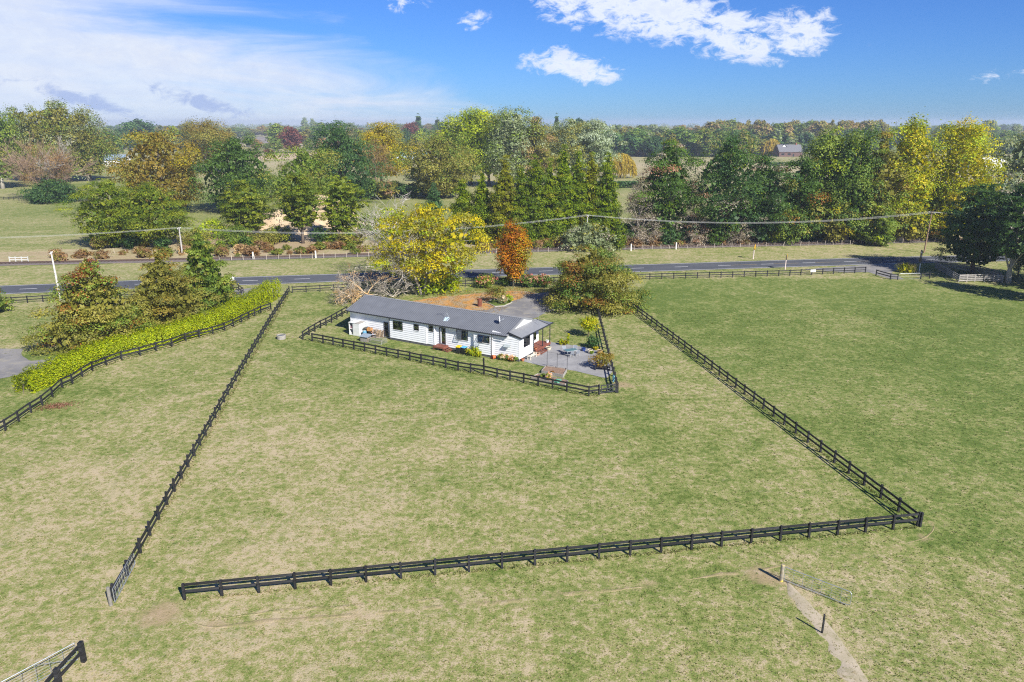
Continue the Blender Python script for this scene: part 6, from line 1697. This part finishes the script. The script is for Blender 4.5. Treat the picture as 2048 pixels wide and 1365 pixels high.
# dead conifer and big macrocarpas
dt = plant_tree('cone', 1276, 488, 350, 90, 'deadgrey', 'dead grey conifer between the bright row and the tall macrocarpas', 244, name='dead_conifer', dens=1.5, leaf=0.6, lw=0.16, fill=0, m=TWIG, h0=0.03, limbs=40)
plant_tree('macro', 1328, 486, 286, 124, 'dark', 'ragged macrocarpa with rusty dead branches beside the dead grey conifer', 245, dens=1.2, h0=0.12, leaf=0.49, patch=(('deadrust', 0.18), ('crypt', 0.22), ('deadgrey', 0.12)), limbs=24, m=BARK_PALE)
plant_tree('macro', 1446, 487, 268, 160, 'deep', 'largest dark green macrocarpa of the far row', 246, dens=1.4, h0=0.10, leaf=0.49, patch=(('crypt', 0.20), ('dark', 0.3), ('deadgrey', 0.05)), limbs=22, clumps=130)
plant_tree('macro', 1514, 487, 312, 110, 'deep', 'shorter macrocarpa at the shoulder of the largest one', 247, dens=1.3, h0=0.05, leaf=0.49, patch=(('dark', 0.4), ('deadgrey', 0.10), ('deadrust', 0.06)), limbs=20)
plant_tree('cone', 1382, 488, 372, 72, 'deadgrey', 'bare grey lower tree in front of the two macrocarpas', 248, name='dead_conifer', dens=1.5, leaf=0.6, lw=0.16, fill=0, m=TWIG, h0=0.05, limbs=40, patch=(('deadrust', 0.3),))
plant_tree('cone', 1474, 488, 402, 64, 'deadgrey', 'dead grey branches low on the largest macrocarpa', 249, name='dead_conifer', dens=1.3, leaf=0.6, lw=0.16, fill=0, m=TWIG, h0=0.05, limbs=40)
plant_tree('round', 1340, 491, 455, 46, 'deep', 'dark green bush at the foot of the ragged macrocarpa', 250, name='bush', n=900, h0=0.02)
plant_tree('round', 1432, 491, 452, 40, 'dark', 'green bush below the largest macrocarpa', 251, name='bush', n=800, h0=0.02)
plant_tree('round', 1545, 487, 460, 34, 'lime', 'bright lime bush at the foot of the mixed trees', 252, name='bush', n=800, h0=0.02)
# mixed tall trees to the right
MIX = [('oak', 1596, 486, 318, 96, 'dark', 'dark broadleaf tree next to the largest macrocarpa', dict(patch=(('olive', 0.3), ('rust', 0.08)))),
       ('poplar', 1640, 482, 262, 92, 'mid', 'light green tall tree with lime crown in the mixed row', dict(patch=(('lime', 0.45),))),
       ('poplar', 1690, 486, 268, 96, 'dark', 'dark green tall tree with a flash of orange leaves', dict(patch=(('mid', 0.5), ('gold', 0.04)))),
       ('oak', 1740, 486, 272, 92, 'olive', 'brown-green tree leaning on the first yellow poplar', dict(patch=(('brown', 0.25), ('mid', 0.4)))),
       ('poplar', 1800, 484, 244, 104, 'poplar', 'yellow-green poplar, the greener of the two yellow ones', dict(patch=(('lime', 0.5),))),
       ('poplar', 1896, 484, 246, 110, 'poplar', 'brightest yellow poplar with pale stems beside the dark conifers', dict(patch=(('gold', 0.22), ('lime', 0.2)))),
       ('oak', 1842, 478, 360, 80, 'mid', 'green undergrowth tree filling the gap between the yellow poplars', dict(patch=(('lime', 0.4),))),
       ('oak', 1664, 487, 392, 72, 'olive', 'lower olive tree in front of the dark tall tree', dict(patch=(('gold', 0.15), ('mid', 0.3)))),
       ('oak', 1576, 488, 404, 70, 'mid', 'lower mid-green tree beside the lime bush', dict(patch=(('dark', 0.5),))),
       ('oak', 1720, 487, 398, 66, 'mid', 'lower green tree below the brown-green crown', dict(patch=(('lime', 0.25),))),
       ('round', 1758, 492, 412, 52, 'mid', 'small loose green tree standing forward on the verge edge', dict(patch=(('lime', 0.3),), h0=0.04)),
       ('oak', 1952, 470, 352, 74, 'olive', 'olive tree between the brightest poplar and the dark conifers', {}),
       ('oak', 1812, 484, 420, 60, 'olive', 'shadowy low tree behind the brown power pole', dict(patch=(('dark', 0.4),))),
       ('oak', 1870, 482, 424, 56, 'olive', 'brown low tree to the far side of the brown power pole', dict(patch=(('rust', 0.2),)))]
for i, (sp_, x, yb_, yt_, w_, p_, lb, kw) in enumerate(MIX):
    plant_tree(sp_, x, yb_, yt_, w_, p_, lb, 260 + i, dens=1.2, leaf=0.49, m=BARK_PALE if p_ == 'poplar' else BARK, **dict(dict(h0=0.10), **kw))
# dark conifers at the frame edge, this side of the road
plant_tree('cedar', 1944, 546, 362, 150, 'deep', 'dark drooping conifer shading the gateway and road', 280, name='dark_conifer', h0=0.12, dens=1.3, leaf=0.46, shape='egg', droop=0.12, patch=(('dark', 0.5),), r0=0.45)
plant_tree('cedar', 2016, 566, 362, 140, 'deep', 'dark conifer on a tall pale trunk beside the stockyard', 281, name='dark_conifer', h0=0.26, dens=1.2, leaf=0.46, m=BARK_PALE, r0=0.5, patch=(('deadgrey', 0.10), ('dark', 0.3)), limbs=20)
plant_tree('cedar', 2110, 605, 420, 120, 'deep', 'dark conifer standing just outside the frame past the stockyard', 286, name='dark_conifer', h0=0.12, dens=0.8, leaf=0.6)
plant_tree('cedar', 2190, 590, 400, 130, 'deep', 'outermost dark conifer beyond the edge of the frame', 287, name='dark_conifer', h0=0.12, dens=0.8, leaf=0.6)
plant_tree('cedar', 2078, 562, 372, 150, 'deep', 'dark conifer cut by the frame edge beyond the pale trunk', 282, name='dark_conifer', h0=0.12, dens=1.1, leaf=0.46)
plant_tree('oak', 2030, 462, 262, 116, 'grey', 'tall grey-green tree at the frame edge above the dark conifers', 283, name='gum_tree', leaf=0.66, m=BARK_PALE, patch=(('olive', 0.4), ('silver', 0.1)))
plant_tree('oak', 2000, 470, 350, 70, 'silver', 'greyish bare-twigged tree below the tall grey-green one', 284, name='broadleaf_tree', leaf=0.55, dens=0.8, patch=(('deadgrey', 0.5),))
plant_tree('round', 2036, 552, 486, 40, 'silver', 'pale lichen-grey shrub behind the tall pale trunk', 285, name='shrub', leaf=0.35, n=900, patch=(('deadgrey', 0.4),), cat='shrub')
# left group
plant_tree('poplar', 6, 378, 212, 84, 'mid', 'tall dark green poplar at the frame edge with a bare pale trunk', 290, leaf=0.75, h0=0.14, m=BARK_PALE, patch=(('olive', 0.4),))
for i, (x, yt_, w_, lb) in enumerate(((58, 220, 66, 'thin-topped poplar nearest the frame edge poplar'), (98, 216, 70, 'feathery poplar second in the tall clump'), (138, 210, 74, 'tallest feathery poplar of the clump'), (178, 222, 84, 'leafier poplar next to the distant white house'))):
    plant_tree('poplar', x, 362, yt_, w_, 'olive', lb, 291 + i, leaf=0.75, dens=0.9, h0=0.10, m=BARK_PALE, patch=(('mid', 0.55), ('grey', 0.2)), lump=0.3, group='clump of tall poplars in the open field')
plant_tree('oak', 182, 361, 262, 66, 'mid', 'round-headed tree in front of the leafier poplar', 296, leaf=0.75, patch=(('olive', 0.3),))
plant_tree('oak', 112, 366, 290, 80, 'mid', 'low spreading tree beneath the feathery poplars', 297, leaf=0.75)
bt = thing('bare_tree', 'fan-shaped bare pinkish-brown tree growing from a dark bush', 'tree', G(92, 398))
Hb = height_at(G(92, 398), 290)
BTW = mat('pink_brown_twig', (0.26, 0.18, 0.125), 0.9, var=0.15, scale=2)
for k in range(9):
    a = k * 0.7
    obj('branch', branch_mesh('branch', Hb * 1.12, 0.45, 300 + k, BARK_PALE if k == 0 else BTW, 5, 0.14, kids=(6, 5, 4, 3), twig=0.06, trunk_dir=(0.5 * math.cos(a), 0.5 * math.sin(a), 1)), bt)
me, cc = crown_mesh('twigs', Hb, 58 * m_per_px(G(92, 398)), Hb * 0.25, 'round', 'tan', n=8500, clumps=120, cr=0.20, leaf=0.75, seed=310, lw=0.13, fill=0, patch=(('rust', 0.3),))
obj('twigs', me, bt)
plant_tree('spread', 108, 404, 360, 106, 'deep', 'dark wide bush under the fan-shaped bare tree', 311, name='bush', cat='bush', h0=0.02, leaf=0.62, dens=1.3, patch=(('dark', 0.4),))
# weeping willows
def willow(label, x, yb_, yt_, wpx, seed, pal='willow'):
    base = G(x, yb_); mp = m_per_px(base); H = height_at(base, yt_); Rw = wpx * mp / 2
    rs = np.random.RandomState(seed)
    t = thing('willow_tree', label, 'tree', base)
    ns = 260; per = 26
    az = rs.rand(ns) * 2 * np.pi; rr_ = Rw * np.sqrt(rs.rand(ns)); topz = H * np.sqrt(np.clip(1 - (rr_ / Rw / 1.08) ** 2, 0.05, 1))
    s = rs.rand(ns, per)
    z = topz[:, None] * (1 - s * rs.uniform(0.6, 0.97, (ns, 1)))
    x_ = (rr_ * np.cos(az))[:, None] * (1 + 0.12 * s) + rs.normal(0, 0.15, (ns, per)); y_ = (rr_ * np.sin(az))[:, None] * (1 + 0.12 * s) + rs.normal(0, 0.15, (ns, per))
    c = np.stack([x_, y_, z], 2).reshape(-1, 3); n = len(c)
    L_ = 3.0 * mp
    hz = rs.normal(size=(n, 3)); hz[:, 2] *= 0.2; hz = unit(hz)
    tdir = unit(np.stack([rs.normal(0, .15, n), rs.normal(0, .15, n), -np.ones(n)], 1)); b = unit(np.cross(tdir, hz))
    v = np.stack([c - tdir * L_ * .7, c + b * L_ * .2, c + tdir * L_ * .7, c - b * L_ * .2], 1).reshape(-1, 3)
    P_ = np.array(PAL[pal]); col = P_[rs.choice(3, ns)].repeat(per, 0) * rs.uniform(0.8, 1.2, (n, 1))
    obj('crown', np_mesh('crown', v, np.arange(n * 4).reshape(-1, 4), col=col, mat=LEAF), t)
    MB().tube([(0, 0, -0.3), (0.1, 0, H * 0.4), (0, 0.1, H * 0.8)], [0.6, 0.45, 0.15], 8).build('trunk', BARK, t)
willow('golden weeping willow seen through the gap beside the macrocarpas', 1240, 356, 306, 64, 320)
willow('golden willow next to the steep grey roofed house', 1542, 312, 278, 38, 321)

# scrub along the railway bank, individual bushes
rrb = random.Random(77)
BUSH = []
for i, (pal, patch) in enumerate((('bracken', (('rust', 0.3),)), ('drygrass', (('bracken', 0.3),)), ('bracken', (('olive', 0.3),)), ('olive', (('mid', 0.5),)))):
    me, cc = crown_mesh('foliage', 1.0, 0.9, 0.03, 'spread', pal, n=420, clumps=16, cr=0.36, leaf=0.22, seed=400 + i, patch=patch, lw=0.4)
    BUSH.append(me)
BL = ['rusty brown bracken clump on the railway bank', 'pale dry grass clump on the railway bank', 'brown and green scrub bush on the railway bank', 'green scrub bush among the brown bracken on the bank']
spots = []
for x0, x1, yf, n, kinds in ((95, 330, lambda x: 522 - (x - 95) * 0.04, 11, (0, 1, 2, 1, 2)), (330, 480, lambda x: 512, 8, (1, 2, 3)), (480, 800, lambda x: 510 - (x - 480) * 0.015, 26, (0, 2, 2, 1, 3, 3)), (960, 1250, lambda x: 501 - (x - 960) * 0.02, 22, (0, 2, 3)), (1250, 1560, lambda x: 493 - (x - 1250) * 0.02, 34, (0, 0, 0, 2)), (1560, 1900, lambda x: 486 - (x - 1560) * 0.025, 24, (0, 1, 2, 1))):
    for k in range(n):
        x = x0 + (x1 - x0) * (k + rrb.random()) / n
        spots.append((x, yf(x) + rrb.uniform(-11, 2.5), rrb.choice(kinds)))
for x, y, k in spots:
    s = rrb.uniform(0.45, 1.7)
    o = thing('scrub_bush', BL[k], 'bush', G(x, y), rrb.random() * 6, 'scrub ' + ('bracken', 'dry grass', 'brown bush', 'green bush')[k] + ' clumps along the railway')
    o.scale = (s * 1.5, s * 1.5, s * 1.35)
    obj('foliage', BUSH[k], o)

US = []
for i, (pal, patch) in enumerate((('dark', (('mid', 0.3),)), ('deep', (('dark', 0.4),)), ('mid', (('lime', 0.2),)), ('olive', (('bracken', 0.2),)))):
    me, cc = crown_mesh('foliage', 1.0, 0.62, 0.02, 'round', pal, n=900, clumps=26, cr=0.34, leaf=0.13, seed=440 + i, patch=patch)
    US.append(me)
UL = ['dark green understory bush below the tall macrocarpas and mixed trees', 'blackish evergreen bush in the shade of the tall tree row', 'mid green understory bush under the tall tree row', 'olive brown understory bush under the tall tree row']
k = 0
for x0, x1, ya, yb2, n, ks, h0_, h1_ in ((1250, 1560, 486, 481, 22, (0, 1, 1, 3), 3.5, 7), (1560, 1900, 483, 474, 26, (0, 2, 1, 3), 3.5, 8), (930, 1240, 490, 486, 14, (0, 1, 2), 2.5, 4), (410, 520, 502, 494, 5, (2, 3, 0), 2.0, 3.5), (680, 730, 494, 490, 3, (2, 3), 2, 3.5), (560, 900, 400, 395, 16, (0, 1, 2, 3), 4, 9), (160, 400, 500, 496, 6, (1, 3), 2, 3)):
    for i in range(n):
        f = (i + rrb.random()) / n; kk = rrb.choice(ks)
        o = thing('understory_bush', UL[kk], 'bush', G(x0 + (x1 - x0) * f, ya + (yb2 - ya) * f + rrb.uniform(-4, 2)), rrb.random() * 6, ('dark green', 'blackish', 'mid green', 'olive brown')[kk] + ' understory bushes')
        sc = rrb.uniform(h0_, h1_); o.scale = (sc * rrb.uniform(0.9, 1.3), sc * rrb.uniform(0.9, 1.3), sc)
        obj('foliage', US[kk], o)

# ------------------------------------------------------------------ far trees: shared crowns, each tree its own object
FAR = []
for i, (sp_, pal, patch, m) in enumerate((('round', 'mid', (('olive', 0.4),), BARK), ('oak', 'dark', (('mid', 0.3),), BARK), ('oak', 'olive', (('brown', 0.3),), BARK), ('round', 'deep', (), BARK), ('poplar', 'olive', (('tan', 0.35),), BARK), ('poplar', 'mid', (('grey', 0.4),), BARK),
                                          ('spire', 'deep', (), BARK), ('round', 'brown', (('tan', 0.3),), BARK), ('oak', 'grey', (('mid', 0.3),), BARK_PALE), ('round', 'lime', (('mid', 0.4),), BARK), ('round', 'purple', (), BARK), ('oak', 'tan', (), BARK), ('oak', 'gold', (('olive', 0.4),), BARK))):
    S = dict(SPEC[sp_]); S['clumps'] = 46; S['cr'] = S['cr'] * 1.25
    wd = {'poplar': 0.26, 'spire': 0.22}.get(sp_, 0.42)
    me, cc = crown_mesh('crown', 1.0, wd, 0.10, pal=pal, n=1500, seed=500 + i, leaf=0.075, fill=0.15, patch=patch, **S)
    FAR.append((me, trunk_mesh('trunk', 1.0, 0.022, cc, i, m, limbs=5), wd))
FARN = ['rounded green tree', 'dark broad tree', 'olive-brown broad tree', 'dark round evergreen', 'brown poplar', 'grey-green poplar', 'dark pointed conifer', 'brown round tree', 'pale grey-green tree', 'bright lime tree', 'purple-leaved tree', 'bare tan tree', 'golden tree']
def far_tree(k, x, yb_, yt_, wpx, where, label=None, group=None, rr=rrb):
    base = G(x, yb_)
    H = max(3, height_at(base, yt_)); Rw = wpx * m_per_px(base) / 2
    t = thing('distant_tree', label or ('%s %s' % (FARN[k], where)), 'tree', base, rr.random() * 6, group or ('%ss %s' % (FARN[k], where) if not label else None))
    sx = Rw / FAR[k][2]
    t.scale = (sx, sx, H)
    obj('crown', FAR[k][0], t); obj('trunk', FAR[k][1], t)
# single trees one can tell apart
for k, x, yb_, yt_, w_, lb in ((3, 284, 296, 240, 72, 'dark round-topped clump tree above the great golden-brown oak'), (1, 332, 300, 262, 40, 'dark tree just beside the round-topped clump'), (9, 352, 302, 252, 36, 'bright green tree left of the olive-brown oak crown'), (7, 392, 292, 268, 36, 'brownish low tree in front of the far vines'),
                               (0, 468, 296, 272, 28, 'small lone round tree in the pale field'), (0, 500, 294, 266, 30, 'second lone round tree in the pale field'), (0, 555, 296, 248, 46, 'green tree beside the purple-red one'), (10, 585, 306, 254, 42, 'purple-red tree standing alone in the far field'), (10, 538, 312, 298, 20, 'low dark red shrub tree in the far field'),
                               (0, 552, 302, 278, 28, 'small green tree in front of the purple-red one'), (1, 640, 296, 252, 44, 'dark tree behind the pyramidal evergreen'), (0, 640, 280, 246, 34, 'green crown above the pyramidal evergreen'), (6, 838, 285, 228, 30, 'tall dark pointed conifer above the round oak'), (10, 822, 296, 246, 36, 'dark purple tree near the tall pointed conifer'),
                               (9, 842, 298, 258, 34, 'bright lime tree in front of the purple one'), (3, 812, 300, 258, 24, 'dark tree at the edge of the vine field'), (6, 876, 278, 236, 26, 'dark pointed conifer behind the lime poplars'), (1, 888, 284, 244, 46, 'dark crown behind the lime poplars'), (6, 1032, 300, 220, 20, 'pointed conifer top above the grey-green poplar'),
                               (6, 1112, 300, 227, 24, 'dark spire behind the rounded grey-brown tree'), (3, 1160, 300, 238, 50, 'dark crown behind the silver poplar'), (1, 1000, 300, 242, 50, 'dark crown between the lime and grey poplars'), (12, 1476, 290, 256, 26, 'small golden tree in the far green belt'),
                               (8, 1972, 296, 242, 40, 'grey-green mushroom-shaped tree on the skyline'), (3, 1700, 300, 258, 46, 'dark tree between the far belt and the mixed row'), (3, 1722, 304, 262, 50, 'dark evergreen behind the brown-green tree'), (1, 2010, 300, 262, 60, 'dark crown at the edge of the far belt'), (0, 1955, 318, 274, 46, 'green tree behind the brightest yellow poplar'),
                               (0, 610, 246 + 20, 236, 14, 'tiny umbrella tree on the skyline'), (0, 626, 246 + 20, 238, 13, 'twin of the tiny umbrella tree on the skyline'), (8, 216, 300, 262, 30, 'hazy grey tree behind the leafier poplar'), (11, 212, 300, 270, 34, 'bare tan tree behind the leafier poplar'), (11, 238, 290, 268, 30, 'bare tan crown beside the great brown oak')):
    far_tree(k, x, yb_, yt_, w_, '', lb)
BELTS = [((190, 640), 272, (249, 262), (22, 44), 32, (0, 1, 2, 7, 8, 11), 'in the hazy belt beyond the vine field'), ((640, 900), 270, (246, 258), (22, 40), 20, (0, 1, 2, 7, 8), 'in the hazy belt above the pale shed'),
         ((1190, 1510), 312, (258, 276), (38, 64), 26, (1, 1, 3, 0, 2), 'in the dense dark belt behind the willow'), ((1190, 1480), 286, (250, 258), (28, 44), 18, (2, 8, 7, 0), 'in the second belt behind the dense dark one'),
         ((1410, 1770), 296, (240, 250), (26, 40), 28, (4, 4, 2, 7, 5), 'in the long brown row on the skyline'), ((1500, 1720), 308, (266, 280), (28, 46), 16, (1, 3, 8, 6), 'in front of the long brown row'),
         ((1720, 2080), 290, (250, 262), (26, 44), 22, (8, 0, 2, 1), 'in the pale belt behind the yellow poplars'), ((1690, 2080), 268, (248, 254), (20, 36), 20, (8, 0, 1), 'in the far blue belt at the frame edge'),
         ((-60, 230), 318, (262, 288), (34, 56), 14, (0, 2, 1, 11), 'behind the tall poplar clump'), ((900, 1210), 290, (244, 258), (28, 46), 16, (1, 0, 8, 2), 'behind the tall grey poplars'),
         ((190, 470), 300, (256, 272), (26, 44), 18, (0, 1, 2, 3, 8), 'behind the dark round-topped clump'), ((600, 900), 292, (252, 266), (24, 40), 14, (0, 1, 2, 7), 'around the pale far shed'), ((1190, 1500), 300, (254, 268), (34, 56), 22, (1, 0, 2, 8), 'in the middle of the dark belts behind the willow'), ((1640, 2060), 306, (262, 280), (32, 52), 20, (1, 0, 3, 8), 'glimpsed through the gaps of the yellow poplars'),
         ((400, 900), 300, (272, 288), (18, 30), 16, (0, 9, 2, 11), 'scattered in the far farm fields')]
for (x0, x1), yb_, (t0, t1), (w0, w1), n, ks, where in BELTS:
    for i in range(n):
        x = x0 + (x1 - x0) * (i + rrb.random()) / n
        far_tree(rrb.choice(ks), x, yb_ + rrb.uniform(-2, 3) * (1 if yb_ > 262 else 0.5), rrb.uniform(t0, t1), rrb.uniform(w0, w1), where)
# the last band of woodland on the horizon reads as one mass
rs = np.random.RandomState(4)
wv, wc = [], []
for i in range(150):
    x = -120 + 2300 * (i + rs.rand()) / 150
    b = G(x, 259.5 + rs.uniform(-0.7, 1.6)); H = height_at(b, rs.uniform(244.5, 250.5)); Rw = rs.uniform(9, 24) * m_per_px(b)
    n = 260
    d = unit(rs.normal(size=(n, 3))); d[:, 2] = np.abs(d[:, 2])
    c = np.array(b)[None] + d * np.array([Rw, Rw * 0.5, H * 0.8]) * rs.uniform(0.6, 1.0, (n, 1)) + np.array([0, 0, H * 0.12])
    v, q = leaf_quads(c, d + rs.normal(0, 0.4, (n, 3)), H * 0.16, H * 0.12, rs)
    P_ = np.array(PAL[['mid', 'dark', 'grey', 'olive', 'deep', 'brown'][rs.choice(6, p=[.3, .2, .2, .15, .1, .05])]])
    wv.append(v); wc.append(P_[rs.choice(3, n)] * rs.uniform(0.85, 1.15, (n, 1)))
v = np.concatenate(wv)
tag(obj('far_woodland', np_mesh('far_woodland', v, np.arange(len(v)).reshape(-1, 4), col=np.concatenate(wc), mat=LEAF)), kind='stuff')
# field hedges far off
for x0, x1, y, h, lb in ((1165, 1275, 376, 3.0, 'dark clipped hedge in front of the weeping willow'), (1530, 1640, 333, 2.6, 'dark clipped hedge below the far steep roofed house'), (1380, 1480, 306, 2.0, 'low dark hedge at the far side of the pale paddock'), (795, 850, 298, 2.0, 'yellow-green hedge behind the pale shed'), (420, 470, 292, 2.0, 'low hedge at the foot of the far vines')):
    p0, p1 = G(x0, y), G(x1, y)
    rs = np.random.RandomState(int(x0)); n = 1800
    t_ = rs.rand(n)[:, None]
    c = np.array(p0)[None] * (1 - t_) + np.array(p1)[None] * t_ - np.array(p0)[None]
    c += rs.normal(0, 1, (n, 3)) * np.array([0.5, 0.7, 0]); c[:, 2] = h * rs.rand(n) ** 0.6
    v, q = leaf_quads(c, rs.normal(size=(n, 3)) + np.array([0, -0.4, 0.8]), 1.1, 0.8, rs)
    pl = np.array(PAL['lime' if 'yellow' in lb else 'deep'])
    t = thing('field_hedge', lb, 'hedge', p0)
    obj('foliage', np_mesh('foliage', v, q, col=pl[rs.choice(3, n)], mat=LEAF), t)

# ------------------------------------------------------------------ grass tufts on the paddocks
rs = np.random.RandomState(99)
def tufts():
    n = 110000
    y = 24 + 95 * rs.rand(n) ** 1.7
    x = (rs.rand(n) - 0.5) * 2 * (18 + y * 0.74)
    keep = rs.rand(n) < 1.0
    def near_sheet(poly): return in_poly(x, y, poly)
    bad = near_sheet(pxs([(1041, 722), (1072, 700), (1102, 685), (1128, 688), (1185, 698), (1210, 708), (1226, 742), (1212, 757), (1150, 742), (1088, 733)]))
    bad |= near_sheet(pxs([(-150, 700), (118, 718), (70, 742), (20, 754), (-150, 785)]))
    bad |= near_sheet([tuple(HW(0.3, 0.2))[:2], tuple(HW(29.6, 0.2))[:2], tuple(HW(29.6, 8.9))[:2], tuple(HW(0.3, 8.9))[:2]])
    bad |= near_sheet(pxs([(760, 615), (850, 596), (1042, 582), (1150, 592), (1135, 614), (1040, 652), (980, 640)]))
    bad |= dist_polyline(x, y, TRACK) < 0.28
    x, y = x[~bad], y[~bad]; n = len(x)
    nf = 0
    fx, fy = [], []
    for ln in ([FRONT_L, FRONT_R], [FRONT_R, G(1249, 607)], [G(229, 1200), G(281.7, 1106), G(578.7, 585)], YFf, HF):
        for a_, b_ in zip(ln[:-1], ln[1:]):
            a_, b_ = Vector((a_[0], a_[1])), Vector((b_[0], b_[1])); m_ = int((b_ - a_).length * 26)
            t_ = rs.rand(m_)
            fx.append(a_.x + (b_.x - a_.x) * t_ + rs.normal(0, 0.13, m_)); fy.append(a_.y + (b_.y - a_.y) * t_ + rs.normal(0, 0.13, m_))
    fx, fy = np.concatenate(fx), np.concatenate(fy)
    tall = np.concatenate([np.ones(n), np.full(len(fx), 2.2)])
    x, y = np.concatenate([x, fx]), np.concatenate([y, fy]); n = len(x)
    dry, dirt, lush = ground_fields(x, y)
    k = rs.rand(n) > dirt * 0.9
    tall = tall[k]
    x, y, dry, lush = x[k], y[k], dry[k], lush[k]; n = len(x)
    d = np.clip(dry + rs.normal(0, 0.22, n), 0, 1)
    stops = np.array([0.0, 0.36, 0.62, 0.92]); cols = np.array([GREEN_A, GREEN_B, STRAW, STRAW_B])
    col = np.stack([np.interp(d, stops, cols[:, i]) for i in range(3)], 1)
    lu = (rs.rand(n) < lush * 0.12)[:, None]
    col = np.where(lu, np.array(LUSHC), col) * rs.uniform(0.85, 1.15, (n, 1))
    s = (0.05 + 0.075 * rs.rand(n)) * (0.8 + y / 110)
    s = s * np.where(tall > 1, 1.25, 1); h = s * rs.uniform(0.10, 0.32, n) * tall
    vs, cs = [], []
    for b in range(3):
        a = rs.rand(n) * 2 * np.pi; ln = rs.uniform(0.3, 1.0, n)
        dx, dy = np.cos(a), np.sin(a)
        p0 = np.stack([x - dy * s * .38, y + dx * s * .38, np.full(n, -0.02)], 1)
        p1 = np.stack([x + dy * s * .38, y - dx * s * .38, np.full(n, -0.02)], 1)
        p2 = np.stack([x + dx * s * ln, y + dy * s * ln, h], 1)
        vs.append(np.stack([p0, p1, p2], 1)); cs.append(col * rs.uniform(0.9, 1.1, (n, 1)))
    v = np.concatenate(vs).reshape(-1, 3); c = np.concatenate(cs)
    return np_mesh('grass', v, None, np.arange(len(v)).reshape(-1, 3), col=c, mat=LEAF)
tag(obj('grass', tufts()), kind='stuff')

# ------------------------------------------------------------------ air
HZ = True
if HZ:
    hz = MB().box(-7500, 7500, -400, 7000, -1.2, 48).mesh('haze', bpy.data.materials.new('haze_air'))
    hm = hz.materials[0]; hm.use_nodes = True
    t = NT(hm.node_tree)
    pv = t.n('ShaderNodeVolumePrincipled', ins={'Color': (0.74, 0.85, 1.0, 1), 'Density': 0.00018, 'Anisotropy': 0.1})
    om = t.n('ShaderNodeOutputMaterial')
    t.t.links.new(pv.outputs[0], om.inputs['Volume'])
    tag(obj('haze', hz), kind='stuff')
